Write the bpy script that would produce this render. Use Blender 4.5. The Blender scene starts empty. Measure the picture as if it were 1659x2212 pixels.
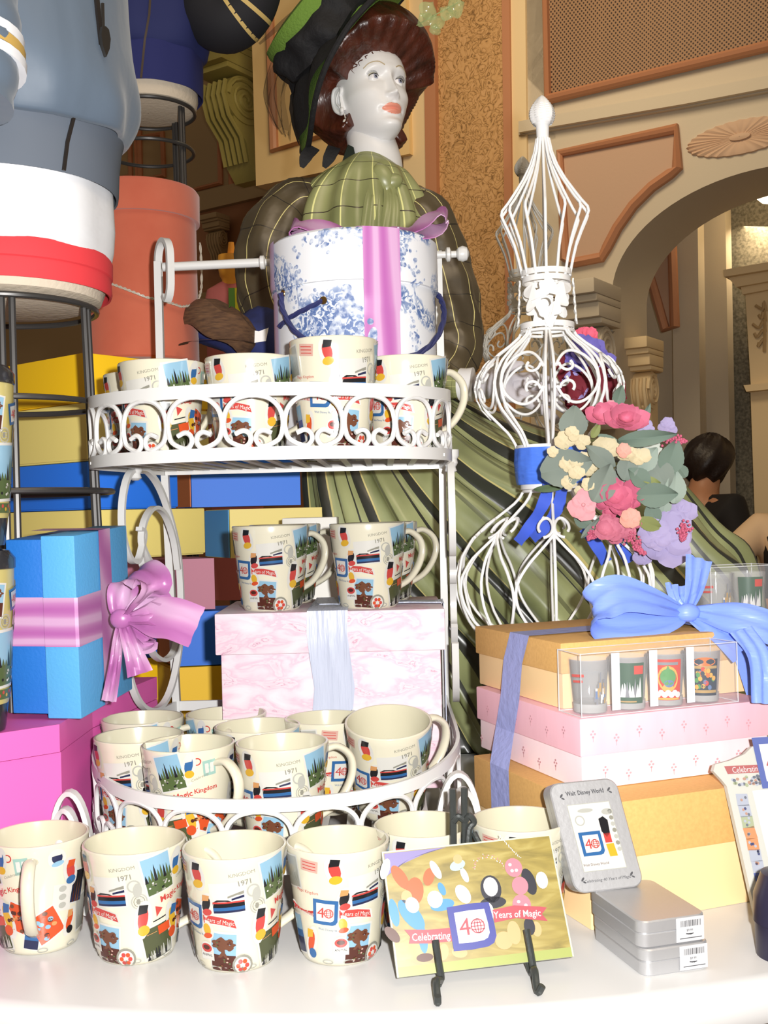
import bpy, bmesh, math, random
from math import sin, cos, pi, radians, sqrt, exp, atan2
from mathutils import Vector, Matrix, Euler, noise
random.seed(7)
SC = bpy.context.scene
COL = SC.collection
V = Vector

# ---------------------------------------------------------------- camera
FPX = 2400.0                      # focal length in pixels of the 1659 x 2212 frame
CZ = 0.415                        # camera height above the table top (table top is z = 0)
ROLL = radians(1.4)
cr, sr = cos(ROLL), sin(ROLL)
camd = bpy.data.cameras.new('camera')
cam = bpy.data.objects.new('camera', camd)
COL.objects.link(cam)
camd.sensor_fit = 'VERTICAL'
camd.sensor_height = 24.0
camd.lens = 24.0 * FPX / 2212.0
camd.clip_start = 0.05
camd.clip_end = 60
Rv, Uv, Fv = V((cr, 0, -sr)), V((sr, 0, cr)), V((0, 1, 0))
M = Matrix.Identity(4)
for i in range(3):
    M[i][0], M[i][1], M[i][2] = Rv[i], Uv[i], -Fv[i]
M[0][3], M[1][3], M[2][3] = 0, 0, CZ
cam.matrix_world = M
SC.camera = cam

# ---------------------------------------------------------------- view and light
SC.view_settings.view_transform = 'Standard'
SC.view_settings.look = 'None'
SC.view_settings.exposure = 0.0
SC.view_settings.gamma = 1.0
SC.view_settings.use_curve_mapping = False

W = bpy.data.worlds.new('World')
SC.world = W
W.use_nodes = True
bg = W.node_tree.nodes['Background']
bg.inputs[0].default_value = (1.0, 0.80, 0.58, 1)
bg.inputs[1].default_value = 0.17


def light(name, kind, loc, power, col=(1, 1, 1), size=0.1, aim=None, spread=None):
    l = bpy.data.lights.new(name, kind)
    o = bpy.data.objects.new(name, l)
    COL.objects.link(o)
    o.location = loc
    l.energy = power
    l.color = col
    if kind == 'AREA':
        l.size = size
        if spread: l.spread = spread
    else:
        l.shadow_soft_size = size
    if aim is not None:
        o.rotation_euler = (V(aim) - V(loc)).to_track_quat('-Z', 'Y').to_euler()
    return o


# the camera's own flash, just right of and above the lens
light('camera_flash', 'POINT', (0.055, -0.01, CZ + 0.03), 116.0, (1.0, 0.985, 0.97), 0.012)
# the shop's warm ceiling lamps
light('ceiling_lamp', 'AREA', (0.2, 3.4, 3.0), 30, (1, 0.80, 0.54), 0.8, aim=(0.5, 5.4, 1.2))
light('ceiling_lamp_hall', 'AREA', (2.2, 5.9, 1.9), 12, (1, 0.78, 0.5), 0.5, aim=(2.3, 6.6, 0.2))
light('ceiling_lamp_front', 'AREA', (0.6, 0.2, 2.6), 16, (1, 0.80, 0.58), 1.2, aim=(0.1, 1.6, 0))


# ---------------------------------------------------------------- helpers
def pt(px, py, d):
    """world point seen at pixel px, py of the frame at depth d"""
    u = (px - 829.5) / FPX
    v = (1106.0 - py) / FPX
    return V(((u * cr + v * sr) * d, d, CZ + (-u * sr + v * cr) * d))


def ray(px, py):
    return pt(px, py, 1.0) - V((0, 0, CZ))


def onz(px, py, z):
    r = ray(px, py)
    d = (z - CZ) / r.z
    return V((0, 0, CZ)) + r * d


def onplane(px, py, p0, n):
    r = ray(px, py)
    o = V((0, 0, CZ))
    t = (V(p0) - o).dot(n) / r.dot(n)
    return o + r * t


def s2l(c):
    c = c / 255.0
    return c / 12.92 if c <= 0.04045 else ((c + 0.055) / 1.055) ** 2.4


def C(r, g, b, E=1.0):
    """sRGB 0-255 to linear, divided by the light level the thing stands in"""
    return tuple(min(0.92, s2l(x) / E) for x in (r, g, b))


MATS = {}


def mat(name, col, rough=0.5, metal=0.0, spec=0.5, bump=None, var=None, coat=0.0, trans=0.0, alpha=1.0, sheen=0.0, ior=None):
    if name in MATS: return MATS[name]
    m = bpy.data.materials.new(name)
    m.use_nodes = True
    nt = m.node_tree
    b = nt.nodes['Principled BSDF']
    b.inputs['Base Color'].default_value = (*col, 1)
    b.inputs['Roughness'].default_value = rough
    b.inputs['Metallic'].default_value = metal
    b.inputs['Specular IOR Level'].default_value = spec
    b.inputs['Coat Weight'].default_value = coat
    b.inputs['Transmission Weight'].default_value = trans
    b.inputs['Alpha'].default_value = alpha
    b.inputs['Sheen Weight'].default_value = sheen
    if ior: b.inputs['IOR'].default_value = ior
    tc = None
    if bump or var:
        tc = nt.nodes.new('ShaderNodeTexCoord')
    if var:          # (scale, other colour, contrast[, stretch])
        n = nt.nodes.new('ShaderNodeTexNoise')
        n.inputs['Scale'].default_value = var[0]
        n.inputs['Detail'].default_value = 4
        src = tc.outputs['Object']
        if len(var) > 3:
            mp = nt.nodes.new('ShaderNodeMapping')
            mp.inputs['Scale'].default_value = var[3]
            nt.links.new(src, mp.inputs[0]); src = mp.outputs[0]
        nt.links.new(src, n.inputs['Vector'])
        r = nt.nodes.new('ShaderNodeValToRGB')
        k = var[2]
        r.color_ramp.elements[0].position = 0.5 - k
        r.color_ramp.elements[1].position = 0.5 + k
        r.color_ramp.elements[0].color = (*col, 1)
        r.color_ramp.elements[1].color = (*var[1], 1)
        nt.links.new(n.outputs['Fac'], r.inputs[0])
        nt.links.new(r.outputs[0], b.inputs['Base Color'])
    if bump:         # (scale, strength[, stretch])
        n = nt.nodes.new('ShaderNodeTexNoise')
        n.inputs['Scale'].default_value = bump[0]
        n.inputs['Detail'].default_value = 3
        src = tc.outputs['Object']
        if len(bump) > 2:
            mp = nt.nodes.new('ShaderNodeMapping')
            mp.inputs['Scale'].default_value = bump[2]
            nt.links.new(src, mp.inputs[0]); src = mp.outputs[0]
        nt.links.new(src, n.inputs['Vector'])
        bp = nt.nodes.new('ShaderNodeBump')
        bp.inputs['Strength'].default_value = bump[1]
        bp.inputs['Distance'].default_value = 0.004
        nt.links.new(n.outputs['Fac'], bp.inputs['Height'])
        nt.links.new(bp.outputs[0], b.inputs['Normal'])
    MATS[name] = m
    return m


def node_mat(name, fn, **kw):
    """material whose base colour is made by fn(nt, N, L, tex) -> colour socket"""
    m = mat(name, (0.5, 0.5, 0.5), **kw)
    nt = m.node_tree
    b = nt.nodes['Principled BSDF']
    def N(t, **p):
        n = nt.nodes.new(t)
        for k, v in p.items():
            if k in n.inputs.keys(): n.inputs[k].default_value = v
            else: setattr(n, k, v)
        return n
    tc = N('ShaderNodeTexCoord')
    out = fn(nt, N, nt.links.new, tc)
    nt.links.new(out, b.inputs['Base Color'])
    return m


def ramp(N, stops, interp='LINEAR'):
    r = N('ShaderNodeValToRGB')
    cr_ = r.color_ramp
    cr_.interpolation = interp
    while len(cr_.elements) > 1: cr_.elements.remove(cr_.elements[-1])
    for i, (p, c) in enumerate(stops):
        e = cr_.elements[0] if i == 0 else cr_.elements.new(p)
        e.position = p
        e.color = (*c, 1)
    return r


BASE = {}          # world location of each thing's base


class MB:
    """collects shapes for ONE mesh object"""
    def __init__(s):
        s.v, s.f, s.m, s.uv = [], [], [], {}
        s.cm = 0

    def quadgrid(s, rows, closed_u=False, closed_v=False, uvs=None):
        nr, nc = len(rows), len(rows[0])
        o = len(s.v)
        for r in rows: s.v += [V(p) for p in r]
        for i in range(nr if closed_v else nr - 1):
            for j in range(nc if closed_u else nc - 1):
                a, b = i, (i + 1) % nr
                c, d = j, (j + 1) % nc
                s.f.append((o + a * nc + c, o + a * nc + d, o + b * nc + d, o + b * nc + c))
                s.m.append(s.cm)
                if uvs:
                    jj = j + 1
                    s.uv[len(s.f) - 1] = [(j / (nc if closed_u else nc - 1), i / (nr - 1)), (jj / (nc if closed_u else nc - 1), i / (nr - 1)),
                                          (jj / (nc if closed_u else nc - 1), (i + 1) / (nr - 1)), (j / (nc if closed_u else nc - 1), (i + 1) / (nr - 1))]
        return o

    def poly(s, pts):
        o = len(s.v)
        s.v += [V(p) for p in pts]
        s.f.append(tuple(range(o, o + len(pts))))
        s.m.append(s.cm)

    def prism(s, pts, ext):
        """closed solid from a polygon swept along ext"""
        n = len(pts)
        o = len(s.v)
        e = V(ext)
        s.v += [V(p) for p in pts] + [V(p) + e for p in pts]
        s.f.append(tuple(range(o + n - 1, o - 1, -1))); s.m.append(s.cm)
        s.f.append(tuple(range(o + n, o + 2 * n))); s.m.append(s.cm)
        for i in range(n):
            j = (i + 1) % n
            s.f.append((o + i, o + j, o + n + j, o + n + i)); s.m.append(s.cm)

    def sweep(s, path, sec, closed=False, ref=None, scale=None, caps=True, twist=0.0):
        """sec: list of (a, b); a along N (towards ref), b along B"""
        P = [V(p) for p in path]
        n = len(P)
        rows = []
        prevN = None
        for i in range(n):
            if closed: t = P[(i + 1) % n] - P[i - 1]
            else: t = P[min(i + 1, n - 1)] - P[max(i - 1, 0)]
            if t.length < 1e-9: t = V((0, 0, 1))
            t.normalize()
            if ref is not None:
                r = V(ref(i)) if callable(ref) else V(ref)
                N_ = r - t * r.dot(t)
                if N_.length < 1e-6: N_ = prevN or t.orthogonal()
            else:
                N_ = (prevN - t * prevN.dot(t)) if prevN else t.orthogonal()
                if N_.length < 1e-6: N_ = t.orthogonal()
            N_.normalize()
            prevN = N_
            B_ = t.cross(N_)
            k = scale[i] if scale else 1.0
            if twist:
                a = twist * i
                N2, B2 = N_ * cos(a) + B_ * sin(a), B_ * cos(a) - N_ * sin(a)
            else: N2, B2 = N_, B_
            rows.append([P[i] + N2 * (x * k) + B2 * (y * k) for x, y in sec])
        o = s.quadgrid(rows, closed_u=True, closed_v=closed)
        if not closed and caps:
            m = len(sec)
            s.f.append(tuple(o + j for j in range(m - 1, -1, -1))); s.m.append(s.cm)
            s.f.append(tuple(o + (n - 1) * m + j for j in range(m))); s.m.append(s.cm)

    def tube(s, path, r, n=8, closed=False, scale=None):
        s.sweep(path, [(r * cos(2 * pi * i / n), r * sin(2 * pi * i / n)) for i in range(n)], closed, None, scale)

    def bar(s, path, w, t, ref, closed=False):
        """flat bar, w along ref, t across"""
        s.sweep(path, [(-w / 2, -t / 2), (w / 2, -t / 2), (w / 2, t / 2), (-w / 2, t / 2)], closed, ref)

    def lathe(s, prof, n=32, at=(0, 0, 0), axis=None, caps=(True, True)):
        at = V(at)
        R = Matrix.Identity(3)
        if axis is not None: R = V((0, 0, 1)).rotation_difference(V(axis)).to_matrix()
        rows = [[at + R @ V((r * cos(2 * pi * j / n), r * sin(2 * pi * j / n), z)) for j in range(n)] for r, z in prof]
        o = s.quadgrid(rows, closed_u=True)
        if caps[0] and prof[0][0] > 1e-6: s.f.append(tuple(o + j for j in range(n - 1, -1, -1))); s.m.append(s.cm)
        if caps[1] and prof[-1][0] > 1e-6:
            k = o + (len(prof) - 1) * n
            s.f.append(tuple(k + j for j in range(n))); s.m.append(s.cm)

    def ball(s, c, r, nu=16, nv=10, sc=(1, 1, 1), rot=None):
        c = V(c)
        R = rot or Matrix.Identity(3)
        rows = []
        for i in range(nv + 1):
            a = pi * i / nv
            rows.append([c + R @ V((r * sc[0] * max(sin(a), 1e-4) * cos(2 * pi * j / nu), r * sc[1] * max(sin(a), 1e-4) * sin(2 * pi * j / nu), -r * sc[2] * cos(a))) for j in range(nu)])
        s.quadgrid(rows, closed_u=True)

    def box(s, size, at=(0, 0, 0), rot=None, bev=0.0, seg=2):
        bm = bmesh.new()
        bmesh.ops.create_cube(bm, size=1.0)
        for v in bm.verts: v.co = V((v.co.x * size[0], v.co.y * size[1], v.co.z * size[2]))
        if bev > 0: bmesh.ops.bevel(bm, geom=list(bm.edges), offset=bev, segments=seg, affect='EDGES', profile=0.6)
        R = rot or Matrix.Identity(3)
        at = V(at)
        s.addbm(bm, lambda c: at + R @ c)

    def addbm(s, bm, fn=lambda c: c):
        o = len(s.v)
        bm.verts.ensure_lookup_table()
        for i, v in enumerate(bm.verts):
            v.index = i
            s.v.append(V(fn(v.co)))
        for f in bm.faces:
            s.f.append(tuple(o + v.index for v in f.verts)); s.m.append(s.cm)
        bm.free()

    def build(s, name, mats, parent=None, local=False, angle=38, smooth=True):
        me = bpy.data.meshes.new(name)
        off = V((0, 0, 0)) if (local or parent is None) else BASE.get(parent.name, V((0, 0, 0)))
        me.from_pydata([tuple(p - off) for p in s.v], [], s.f)
        if not isinstance(mats, (list, tuple)): mats = [mats]
        for m in mats: me.materials.append(m)
        me.polygons.foreach_set('material_index', [min(i, len(mats) - 1) for i in s.m])
        if s.uv:
            ul = me.uv_layers.new(name='UVMap')
            for p in me.polygons:
                if p.index in s.uv:
                    for k, li in enumerate(p.loop_indices): ul.data[li].uv = s.uv[p.index][k]
        if smooth:
            me.polygons.foreach_set('use_smooth', [True] * len(me.polygons))
            me.set_sharp_from_angle(angle=radians(angle))
        me.update()
        o = bpy.data.objects.new(name, me)
        COL.objects.link(o)
        if parent is not None:
            o.parent = parent
            BASE[o.name] = off
        return o


def thing(name, label, cat, loc=(0, 0, 0), group=None, rot=None):
    o = bpy.data.objects.new(name, None)
    COL.objects.link(o)
    o.empty_display_size = 0.03
    o.location = loc
    if rot: o.rotation_euler = rot
    BASE[o.name] = V(loc)
    o['label'] = label
    o['category'] = cat
    if group: o['group'] = group
    return o


def tag(o, label, cat, group=None):
    o['label'] = label
    o['category'] = cat
    if group: o['group'] = group
    return o


def struct(o):
    o['kind'] = 'structure'
    return o


def dup(root, label=None, group=None):
    r = root.copy(); COL.objects.link(r)
    if label: r['label'] = label
    if group: r['group'] = group
    for ch in list(root.children):
        c = ch.copy(); COL.objects.link(c); c.parent = r
        for g in list(ch.children):
            d = g.copy(); COL.objects.link(d); d.parent = c
    return r


def spline(pts, n=6, closed=False):
    """Catmull-Rom through pts"""
    P = [V(p) for p in pts]
    out = []
    m = len(P)
    for i in range(m if closed else m - 1):
        p0 = P[(i - 1) % m] if (closed or i > 0) else P[0] * 2 - P[1]
        p1, p2 = P[i], P[(i + 1) % m]
        p3 = P[(i + 2) % m] if (closed or i + 2 < m) else P[-1] * 2 - P[-2]
        for k in range(n):
            t = k / n
            out.append(0.5 * ((2 * p1) + (p2 - p0) * t + (2 * p0 - 5 * p1 + 4 * p2 - p3) * t * t + (3 * p1 - p0 - 3 * p2 + p3) * t ** 3))
    if not closed: out.append(P[-1])
    return out


def lerp(a, b, t): return a + (b - a) * t


def sst(a, b, x):
    t = max(0.0, min(1.0, (x - a) / (b - a)))
    return t * t * (3 - 2 * t)


def interp(tab, x):
    if x <= tab[0][0]: return tab[0][1]
    for (x0, y0), (x1, y1) in zip(tab, tab[1:]):
        if x <= x1: return y0 + (y1 - y0) * (x - x0) / (x1 - x0)
    return tab[-1][1]


_TXT = {}


def text_geo(txt, bold=0.0, shear=0.0):
    """letters as flat polygons, height of capitals about 0.7, centred on x and on the capitals"""
    k = (txt, bold, shear)
    if k in _TXT: return _TXT[k]
    cu = bpy.data.curves.new('t', 'FONT')
    cu.body = txt
    cu.resolution_u = 2
    cu.offset = bold
    cu.shear = shear
    o = bpy.data.objects.new('t', cu)
    COL.objects.link(o)
    dg = bpy.context.evaluated_depsgraph_get()
    me = o.evaluated_get(dg).to_mesh()
    vs = [(v.co.x, v.co.y) for v in me.vertices]
    fs = [tuple(p.vertices) for p in me.polygons]
    o.evaluated_get(dg).to_mesh_clear()
    bpy.data.objects.remove(o)
    bpy.data.curves.remove(cu)
    x0, x1 = min(a for a, b in vs), max(a for a, b in vs)
    vs = [(a - (x0 + x1) / 2, b - 0.35) for a, b in vs]
    _TXT[k] = (vs, fs, x1 - x0)
    return _TXT[k]


class Print(MB):
    """flat printed shapes mapped onto a surface by fn(x, y, lift)"""
    def __init__(s, fn, cell=0.006, step=0.00018):
        super().__init__()
        s.fn, s.cell, s.step = fn, cell, step
        s.layer = 1

    def rect(s, x, y, w, h, m, rot=0.0, lay=None):
        s.cm = m
        L = (lay or s.layer) * s.step
        nx, ny = max(1, int(w / s.cell + .5)), max(1, int(h / s.cell + .5))
        c, d = cos(rot), sin(rot)
        rows = []
        for j in range(ny + 1):
            r = []
            for i in range(nx + 1):
                a, b = -w / 2 + w * i / nx, -h / 2 + h * j / ny
                r.append(s.fn(x + a * c - b * d, y + a * d + b * c, L))
            rows.append(r)
        s.quadgrid(rows)

    def disc(s, x, y, rx, ry, m, n=18, rot=0.0, lay=None):
        s.cm = m
        L = (lay or s.layer) * s.step
        o = len(s.v)
        s.v.append(s.fn(x, y, L))
        c, d = cos(rot), sin(rot)
        for i in range(n):
            a = 2 * pi * i / n
            p, q = rx * cos(a), ry * sin(a)
            s.v.append(s.fn(x + p * c - q * d, y + p * d + q * c, L))
        for i in range(n): s.f.append((o, o + 1 + i, o + 1 + (i + 1) % n)); s.m.append(m)

    def ring(s, x, y, r, t, m, n=20, lay=None, ry=None):
        s.cm = m
        L = (lay or s.layer) * s.step
        ry = ry or r
        s.quadgrid([[s.fn(x + (r - q) * cos(2 * pi * i / n), y + (ry - q) * sin(2 * pi * i / n), L) for i in range(n)] for q in (t, 0)], closed_u=True)

    def blob(s, pts, m, lay=None):
        """star-shaped polygon as a fan from its centre"""
        s.cm = m
        L = (lay or s.layer) * s.step
        cx, cy = sum(p[0] for p in pts) / len(pts), sum(p[1] for p in pts) / len(pts)
        o = len(s.v)
        s.v.append(s.fn(cx, cy, L))
        n = len(pts)
        for p in pts: s.v.append(s.fn(p[0], p[1], L))
        for i in range(n): s.f.append((o, o + 1 + i, o + 1 + (i + 1) % n)); s.m.append(m)

    def text(s, txt, x, y, w, m, rot=0.0, lay=None, h=None, bold=0.0, arc=0.0, shear=0.0):
        vs, fs, tw = text_geo(txt, bold, shear)
        k = w / tw
        ky = h / 0.7 if h else k
        L = (lay or s.layer) * s.step
        c, d = cos(rot), sin(rot)
        o = len(s.v)
        for a, b in vs:
            a, b = a * k, b * ky + arc * (a * k) ** 2
            s.v.append(s.fn(x + a * c - b * d, y + a * d + b * c, L))
        for f in fs: s.f.append(tuple(o + i for i in f)); s.m.append(m)

# ================================================================ MATERIALS
def dot_grille(nt, N, L, tc):
    # woven cane: two sets of crossing strands with dark holes between them
    mp = N('ShaderNodeMapping')
    L(tc.outputs['UV'], mp.inputs[0])
    sx = N('ShaderNodeSeparateXYZ'); L(mp.outputs[0], sx.inputs[0])
    def wave(sock, k):
        m1 = N('ShaderNodeMath', operation='MULTIPLY'); L(sock, m1.inputs[0]); m1.inputs[1].default_value = k
        m2 = N('ShaderNodeMath', operation='SINE'); L(m1.outputs[0], m2.inputs[0])
        return m2.outputs[0]
    a, b = wave(sx.outputs[0], 2 * pi * 62), wave(sx.outputs[1], 2 * pi * 34)
    m = N('ShaderNodeMath', operation='MULTIPLY'); L(a, m.inputs[0]); L(b, m.inputs[1])
    r = ramp(N, [(0.0, C(146, 114, 84, .86)), (0.30, C(126, 96, 70, .86)), (0.48, C(44, 28, 18, .8))])
    L(m.outputs[0], r.inputs[0])
    return r.outputs[0]


def leafy_wall(nt, N, L, tc):
    n1 = N('ShaderNodeTexNoise', Scale=19.0, Detail=1.0, Distortion=2.6)
    L(tc.outputs['Object'], n1.inputs['Vector'])
    r = ramp(N, [(0.36, C(176, 138, 92, .72)), (0.46, C(164, 126, 80, .72)), (0.50, C(104, 76, 42, .72)), (0.54, C(162, 124, 78, .72)), (0.64, C(178, 140, 96, .72))])
    L(n1.outputs['Fac'], r.inputs[0])
    return r.outputs[0]


m_cream = mat('cream_plaster', (0.62, 0.54, 0.41), 0.75, bump=(60, .12))
m_cream2 = mat('cream_plaster_light', (0.80, 0.62, 0.36), 0.7)
m_terra = mat('terracotta_panel', (0.56, 0.375, 0.26), 0.8, bump=(80, .1))
m_otrim = mat('orange_trim', (0.50, 0.225, 0.115), 0.5)
m_dtrim = mat('russet_trim', (0.42, 0.15, 0.055), 0.5)
m_leaf = node_mat('leafy_wallpaper', leafy_wall, rough=0.85, bump=(26, .5))
m_grille = node_mat('woven_cane', dot_grille, rough=0.7)
m_stone = mat('grey_stone', (0.27, 0.25, 0.19), 0.85, var=(70, (0.13, 0.12, 0.09), .15))
m_brown = mat('brown_panel', (0.34, 0.22, 0.10), 0.7)
m_dark = mat('dark_brown_panel', (0.30, 0.12, 0.045), 0.7)
m_olive = mat('olive_gilt', (0.36, 0.31, 0.09), 0.45)
m_table = mat('white_laminate', (0.56, 0.555, 0.545), 0.3)
m_floor = mat('floor_carpet', (0.20, 0.11, 0.06), 0.9, bump=(90, .3))

# ================================================================ SETTING
WA = V((0.877, 5.0, 0))
WW = V((0.829, -0.559, 0)).normalized()
WN = V((-0.559, -0.829, 0)).normalized()      # the long back wall runs away to the left


def wp(px, py, off=0.0):
    return onplane(px, py, WA + WN * off, WN)


def wall_piece(name, pix, off, thick, m, parent=None):
    b = MB()
    b.prism([wp(x, y, off) for x, y in pix], -WN * thick)
    return b.build(name, m, parent, smooth=False)


def moulding(name, pix, off, w, h, m, closed=True, parent=None):
    """raised frame along a polyline on the wall"""
    b = MB()
    P = [wp(x, y, off) for x, y in pix]
    b.sweep(P, [(-.012, -w / 2), (h * .5, -w / 2), (h * .75, -w * .3), (h, -w * .1), (h * .8, w * .25), (h * .45, w / 2), (-.012, w / 2)], closed, ref=WN)
    return b.build(name, m, parent, angle=20)


b = MB(); b.poly([(-9, -1, -1), (9, -1, -1), (9, 12, -1), (-9, 12, -1)])
struct(b.build('floor', m_floor, smooth=False))

# arch wall on the right
tp = lambda p: (p - WA).dot(WW)
ts, zs = tp(wp(1322, 640)), wp(1322, 640).z
tc_, za = tp(wp(1655, 361)), wp(1655, 361).z
rt, rz = tc_ - ts, za - zs
Wp = lambda t, z, off=0.0: WA + WW * t + WN * off + V((0, 0, z))
t0, t1, ztop = tp(wp(1128, 300)), tc_ + rt + 1.0, 3.2
b = MB()
na = 40
inner, outer = [], []
for i in range(na + 1):
    a = pi - pi * i / na
    inner.append((tc_ + rt * cos(a), zs + rz * sin(a)))
    dx, dz = cos(a), sin(a)
    k = 1e9
    if dx < -1e-6: k = min(k, (t0 - tc_) / dx)
    if dx > 1e-6: k = min(k, (t1 - tc_) / dx)
    if dz > 1e-6: k = min(k, (ztop - zs) / dz)
    outer.append((tc_ + dx * k, zs + dz * k))
inner = [(tc_ - rt, -1.0)] + inner + [(tc_ + rt, -1.0)]
outer = [(t0, -1.0)] + outer + [(t1, -1.0)]
b.quadgrid([[Wp(t, z) for t, z in outer], [Wp(t, z) for t, z in inner], [Wp(t, z, -.42) for t, z in inner]])
struct(b.build('wall_right', m_cream, smooth=True, angle=30))

# panels, cornice and cane grille on the arch wall
wall_piece('trim_1', [(1120, 262), (1200, 247), (1480, 197), (1700, 155), (1700, 182), (1480, 224), (1200, 272), (1120, 286)], .05, .06, m_cream)['kind'] = 'structure'
wall_piece('trim_2', [(1120, 284), (1200, 270), (1480, 222), (1700, 182), (1700, 190), (1480, 231), (1200, 279), (1120, 292)], .025, .04, m_cream)['kind'] = 'structure'
g = thing('cane_grille', 'woven brown cane grille in an orange frame above the arch', 'grille', wp(1195, 205))
b = MB()
c4 = [wp(1186, 208, .012), wp(1760, 68, .012), wp(1760, -300, .012), wp(1182, -160, .012)]
b.quadgrid([[c4[0], c4[1]], [c4[3], c4[2]]], uvs=True)
b.build('cane_panel', m_grille, g, smooth=False)
moulding('grille_frame', [(1184, 215), (1760, 76), (1760, -300), (1176, -160)], .02, .045, .035, m_otrim, True, g)
g = thing('spandrel_panel', 'terracotta wall panel with orange frame curving beside the arch', 'wall panel', wp(1240, 560))
PN = [(1211, 332), (1462, 279), (1464, 364), (1448, 376), (1408, 404), (1368, 444), (1334, 492), (1312, 534), (1300, 556), (1240, 568), (1222, 560)]
wall_piece('panel_field', PN, .008, .012, m_terra, g)
moulding('panel_frame', PN, .01, .042, .03, m_otrim, True, g)
# oval rosette
g = thing('oval_rosette', 'pink oval fluted plaster rosette above the arch', 'plaster rosette', wp(1590, 300))
b = MB()
cx = wp(1600, 297, .0)
rows = []
for k, (q, hgt) in enumerate([(1.0, .0), (.97, .018), (.8, .024), (.4, .02), (.2, .012), (.19, .03), (.1, .034), (.01, .036)]):
    rr = []
    for i in range(96):
        a = 2 * pi * i / 96
        fl = 1 + .02 * cos(28 * a) * (1 if q > .3 else 0)
        rr.append(cx + WW * (.225 * q * fl * cos(a)) + V((0, 0, .072 * q * fl * sin(a))) + WN * (.55 * hgt * (1 + .2 * cos(28 * a) * (q > .3 and q < 1))))
    rows.append(rr)
b.quadgrid(rows, closed_u=True)
b.build('fluted_oval', mat('pink_plaster', (0.62, 0.42, 0.28), .7), g)


def corbel(name, label, px, py, h, w, off, m, depth=.26):
    """scroll bracket: moulded cap over a big volute and a small one"""
    p = wp(px, py, off)
    g = thing(name, label, 'corbel', p)
    b = MB()
    for k, (zz, dd, hh) in enumerate([(.0, 1.0, .10), (-.10, .90, .05), (-.15, .82, .10), (-.25, .72, .04)]):
        R = Matrix((WW, -WN, V((0, 0, 1)))).transposed()
        b.box((w * (.82 + .18 * dd), depth * dd, h * hh), p + WN * (depth * dd / 2) + V((0, 0, h * (zz - hh / 2))), R, .006)
    b.build('corbel_cap', m, g)
    b = MB()
    # volute outline extruded along the wall
    side = []
    for i in range(60):
        a = -pi / 2 + 2 * pi * i / 59
        side.append((depth * .36 + depth * .32 * cos(a), -h * .46 + h * .17 * sin(a)))
    P = [p + WN * y + V((0, 0, z)) - WW * (w * .36) for y, z in side]
    b.prism(P, WW * (w * .72))
    low = [(0, -h * .3), (depth * .5, -h * .45), (depth * .55, -h * .62), (depth * .34, -h * .76), (depth * .30, -h * .9), (depth * .16, -h), (0, -h)]
    b.prism([p + WN * y + V((0, 0, z)) - WW * (w * .33) for y, z in low], WW * (w * .66))
    for q in range(5):
        x = -w * .3 + w * .15 * q
        b.tube([p + WW * x + WN * (depth * a) + V((0, 0, h * z)) for a, z in [(.66, -.36), (.70, -.46), (.62, -.6), (.42, -.72), (.34, -.9)]], w * .05, 6)
    b.build('volute', m, g)
    b = MB()
    for sgn in (-1, 1):
        c0 = p + WN * (depth * .36) + V((0, 0, -h * .46)) + WW * (sgn * w * .37)
        b.tube([c0 + WN * (depth * .29 * (1 - i / 44) * cos(i * .42)) + V((0, 0, h * .155 * (1 - i / 44) * sin(i * .42))) for i in range(40)], w * .045, 6)
    b.build('spiral', m, g)
    return g


corbel('corbel', 'cream scroll corbel with spiral volute carrying the arch behind the wire topiary', 1296, 628, .62, .20, .0, m_cream, .30)

# inside the arch
struct(wall_piece('wall_back', [(1250, -200), (1900, -320), (1900, 1800), (1250, 1700)], -1.5, .05, m_cream))
wall_piece('trim_3', [(1450, 420), (1506, 410), (1520, 1500), (1462, 1500)], -.95, .1, m_cream)['kind'] = 'structure'
wall_piece('trim_4', [(1500, 440), (1566, 430), (1586, 1500), (1516, 1500)], -1.2, .1, m_cream)['kind'] = 'structure'
wall_piece('trim_5', [(1562, 420), (1900, 300), (1900, 1500), (1590, 1500)], -1.35, .1, m_stone)['kind'] = 'structure'
g = thing('wall_panel', 'small orange framed panel behind the arch beside the pillar', 'wall panel', wp(1430, 700, -.9))
PN = [(1398, 572), (1452, 530), (1458, 706), (1438, 712), (1420, 650)]
wall_piece('panel_field', PN, -.9, .012, m_terra, g)
moulding('panel_frame', PN, -.895, .045, .03, m_otrim, True, g)
corbel('corbel', 'lower ribbed scroll corbel inside the arch above the flowers', 1385, 742, .50, .22, -.35, m_cream2, .22)
g = thing('display_cabinet', 'tall cream cabinet with moulded cornice behind the two shoppers', 'cabinet', V((wp(1640, 900, -.8).x, wp(1640, 900, -.8).y, -1)))
wall_piece('cornice', [(1562, 583), (1760, 548), (1760, 566), (1564, 598)], -.70, .5, m_cream2, g)
wall_piece('cornice', [(1570, 596), (1760, 564), (1760, 590), (1590, 620)], -.74, .45, m_cream2, g)
wall_piece('cornice', [(1600, 618), (1760, 588), (1760, 606), (1604, 636)], -.77, .4, m_cream2, g)
wall_piece('frieze', [(1610, 634), (1780, 605), (1780, 840), (1622, 836)], -.8, .35, m_cream2, g)
wall_piece('ledge', [(1606, 832), (1780, 815), (1780, 828), (1612, 846)], -.76, .4, m_cream2, g)
wall_piece('body', [(1621, 842), (1780, 826), (1780, 1700), (1650, 1700)], -.82, .35, m_cream2, g)
b = MB()
for k in range(5):
    b.tube(spline([wp(1632 + 8 * sin(k * 2), 660 + 20 * k, -.795), wp(1642 + 6 * cos(k), 668 + 20 * k, -.79), wp(1650, 652 + 20 * k, -.79), wp(1655 - k, 672 + 22 * k, -.795)], 4), .008, 5)
b.build('carved_scroll', mat('carving', (.48, .33, .16), .7), g)
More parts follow.
